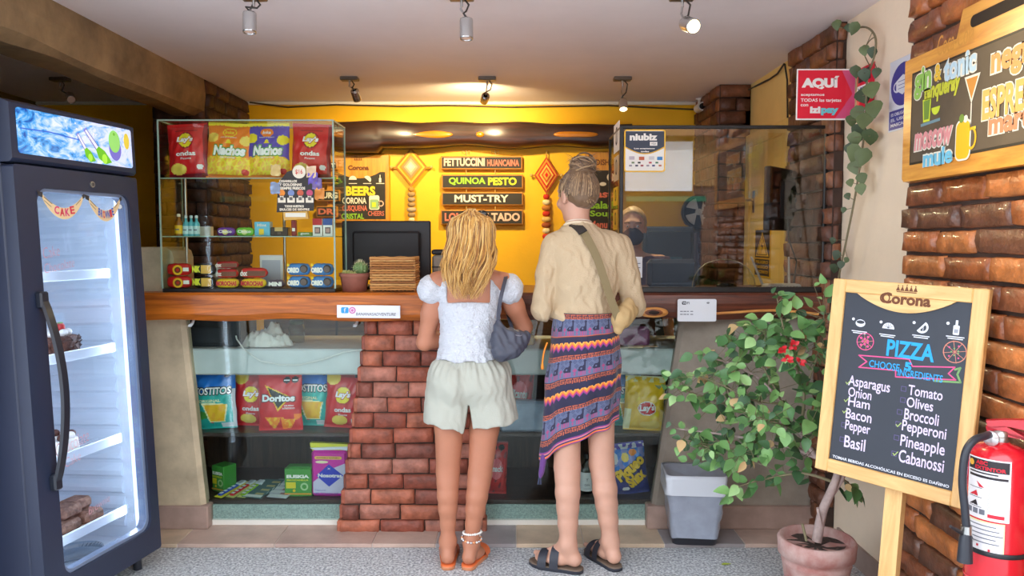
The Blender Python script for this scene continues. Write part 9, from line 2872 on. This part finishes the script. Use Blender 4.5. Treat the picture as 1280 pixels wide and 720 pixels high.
for sg in (-1, 1):
    b.ball(qC(sg * 0.0305, 0.086, 0.009), 0.0074, mat('eye_white'), 12, 8); b.ball(qC(sg * 0.0305, 0.0907, 0.009), 0.0042, mat('iris_brown', (60, 40, 30), 0.2), 10, 6)
    b.tube([qC(sg * 0.016, 0.092, 0.028), qC(sg * 0.032, 0.093, 0.033), qC(sg * 0.05, 0.08, 0.028)], 0.003, mat('brow', (90, 66, 48), 0.7), 6)
rel(b, C0).build('eyes', C0)
Mk = Blob(0.005); RC_ = np.array(Matrix.Rotation(math.pi - 0.15, 3, 'Z'))
Mk.ell(qC(0, 0.052, -0.052), (0.064, 0.066, 0.056), 0.02, RC_); Mk.ell(qC(0, 0.098, -0.03), (0.02, 0.022, 0.022), 0.03, RC_)
Mk.build('face_mask', mat('dark_mask', (56, 54, 70), 0.8), C0)
T = Blob(0.008)
T.ell(V3(cx, CY, nk[2] - 0.24), (0.15, 0.105, 0.19), 0.03); T.ell(V3(cx, CY, nk[2] - 0.42), (0.14, 0.105, 0.14), 0.04); T.ell(V3(cx, CY, nk[2] - 0.53), (0.165, 0.12, 0.11), 0.04)
for sg, sh in ((-1, sh_[0]), (1, sh_[1])):
    el = sh + V3(sg * 0.04, -0.02, -0.28)
    T.cone(nk + V3(0, 0, -0.05), sh, 0.05, 0.056, 0.04); T.cone(sh, sh * 0.3 + el * 0.7, 0.056, 0.05, 0.02)
T.disp = wav(0.004, 50, 0.4); T.clips.append(lambda X, Y, Z: Z - nk[2] + 0.02 + 0 * X + 0 * Y)
T.build('shirt', mat('plum_shirt', (84, 62, 84), 0.8), C0)
T = Blob(0.009)
for sg in (-1, 1): T.chain([V3(cx + sg * 0.08, CY, nk[2] - 0.58), V3(cx + sg * 0.08, CY, 0.46), V3(cx + sg * 0.08, CY, 0.12)], [0.10, 0.072, 0.06], 0.03)
T.ell(V3(cx, CY, nk[2] - 0.56), (0.16, 0.115, 0.10), 0.03); T.build('trousers', mat('dark_trousers', (46, 48, 60), 0.8), C0)
Hc = Blob(0.006)
Hc.ell(qC(0, -0.018, 0.030), (0.081, 0.098, 0.092), 0.02, RC_); Hc.chain([qC(0, -0.07, 0.02), qC(0, -0.12, 0.0), qC(0, -0.13, -0.1)], [0.05, 0.04, 0.02], 0.03)
nC = RC_ @ V3(0, 1, 0); c0c = np.array(hd_)
Hc.clips.append(lambda X, Y, Z: ((X - c0c[0]) * nC[0] + (Y - c0c[1]) * nC[1]) - (0.028 + 0.55 * np.clip(Z - c0c[2] - 0.03, 0, 1)))
Hc.disp = wav(0.003, 110, 0.6, 0.4)
Hc.build('hair', mat('light_brown_hair', (178, 146, 104), 0.5, noise=0.2, nscale=60), C0)
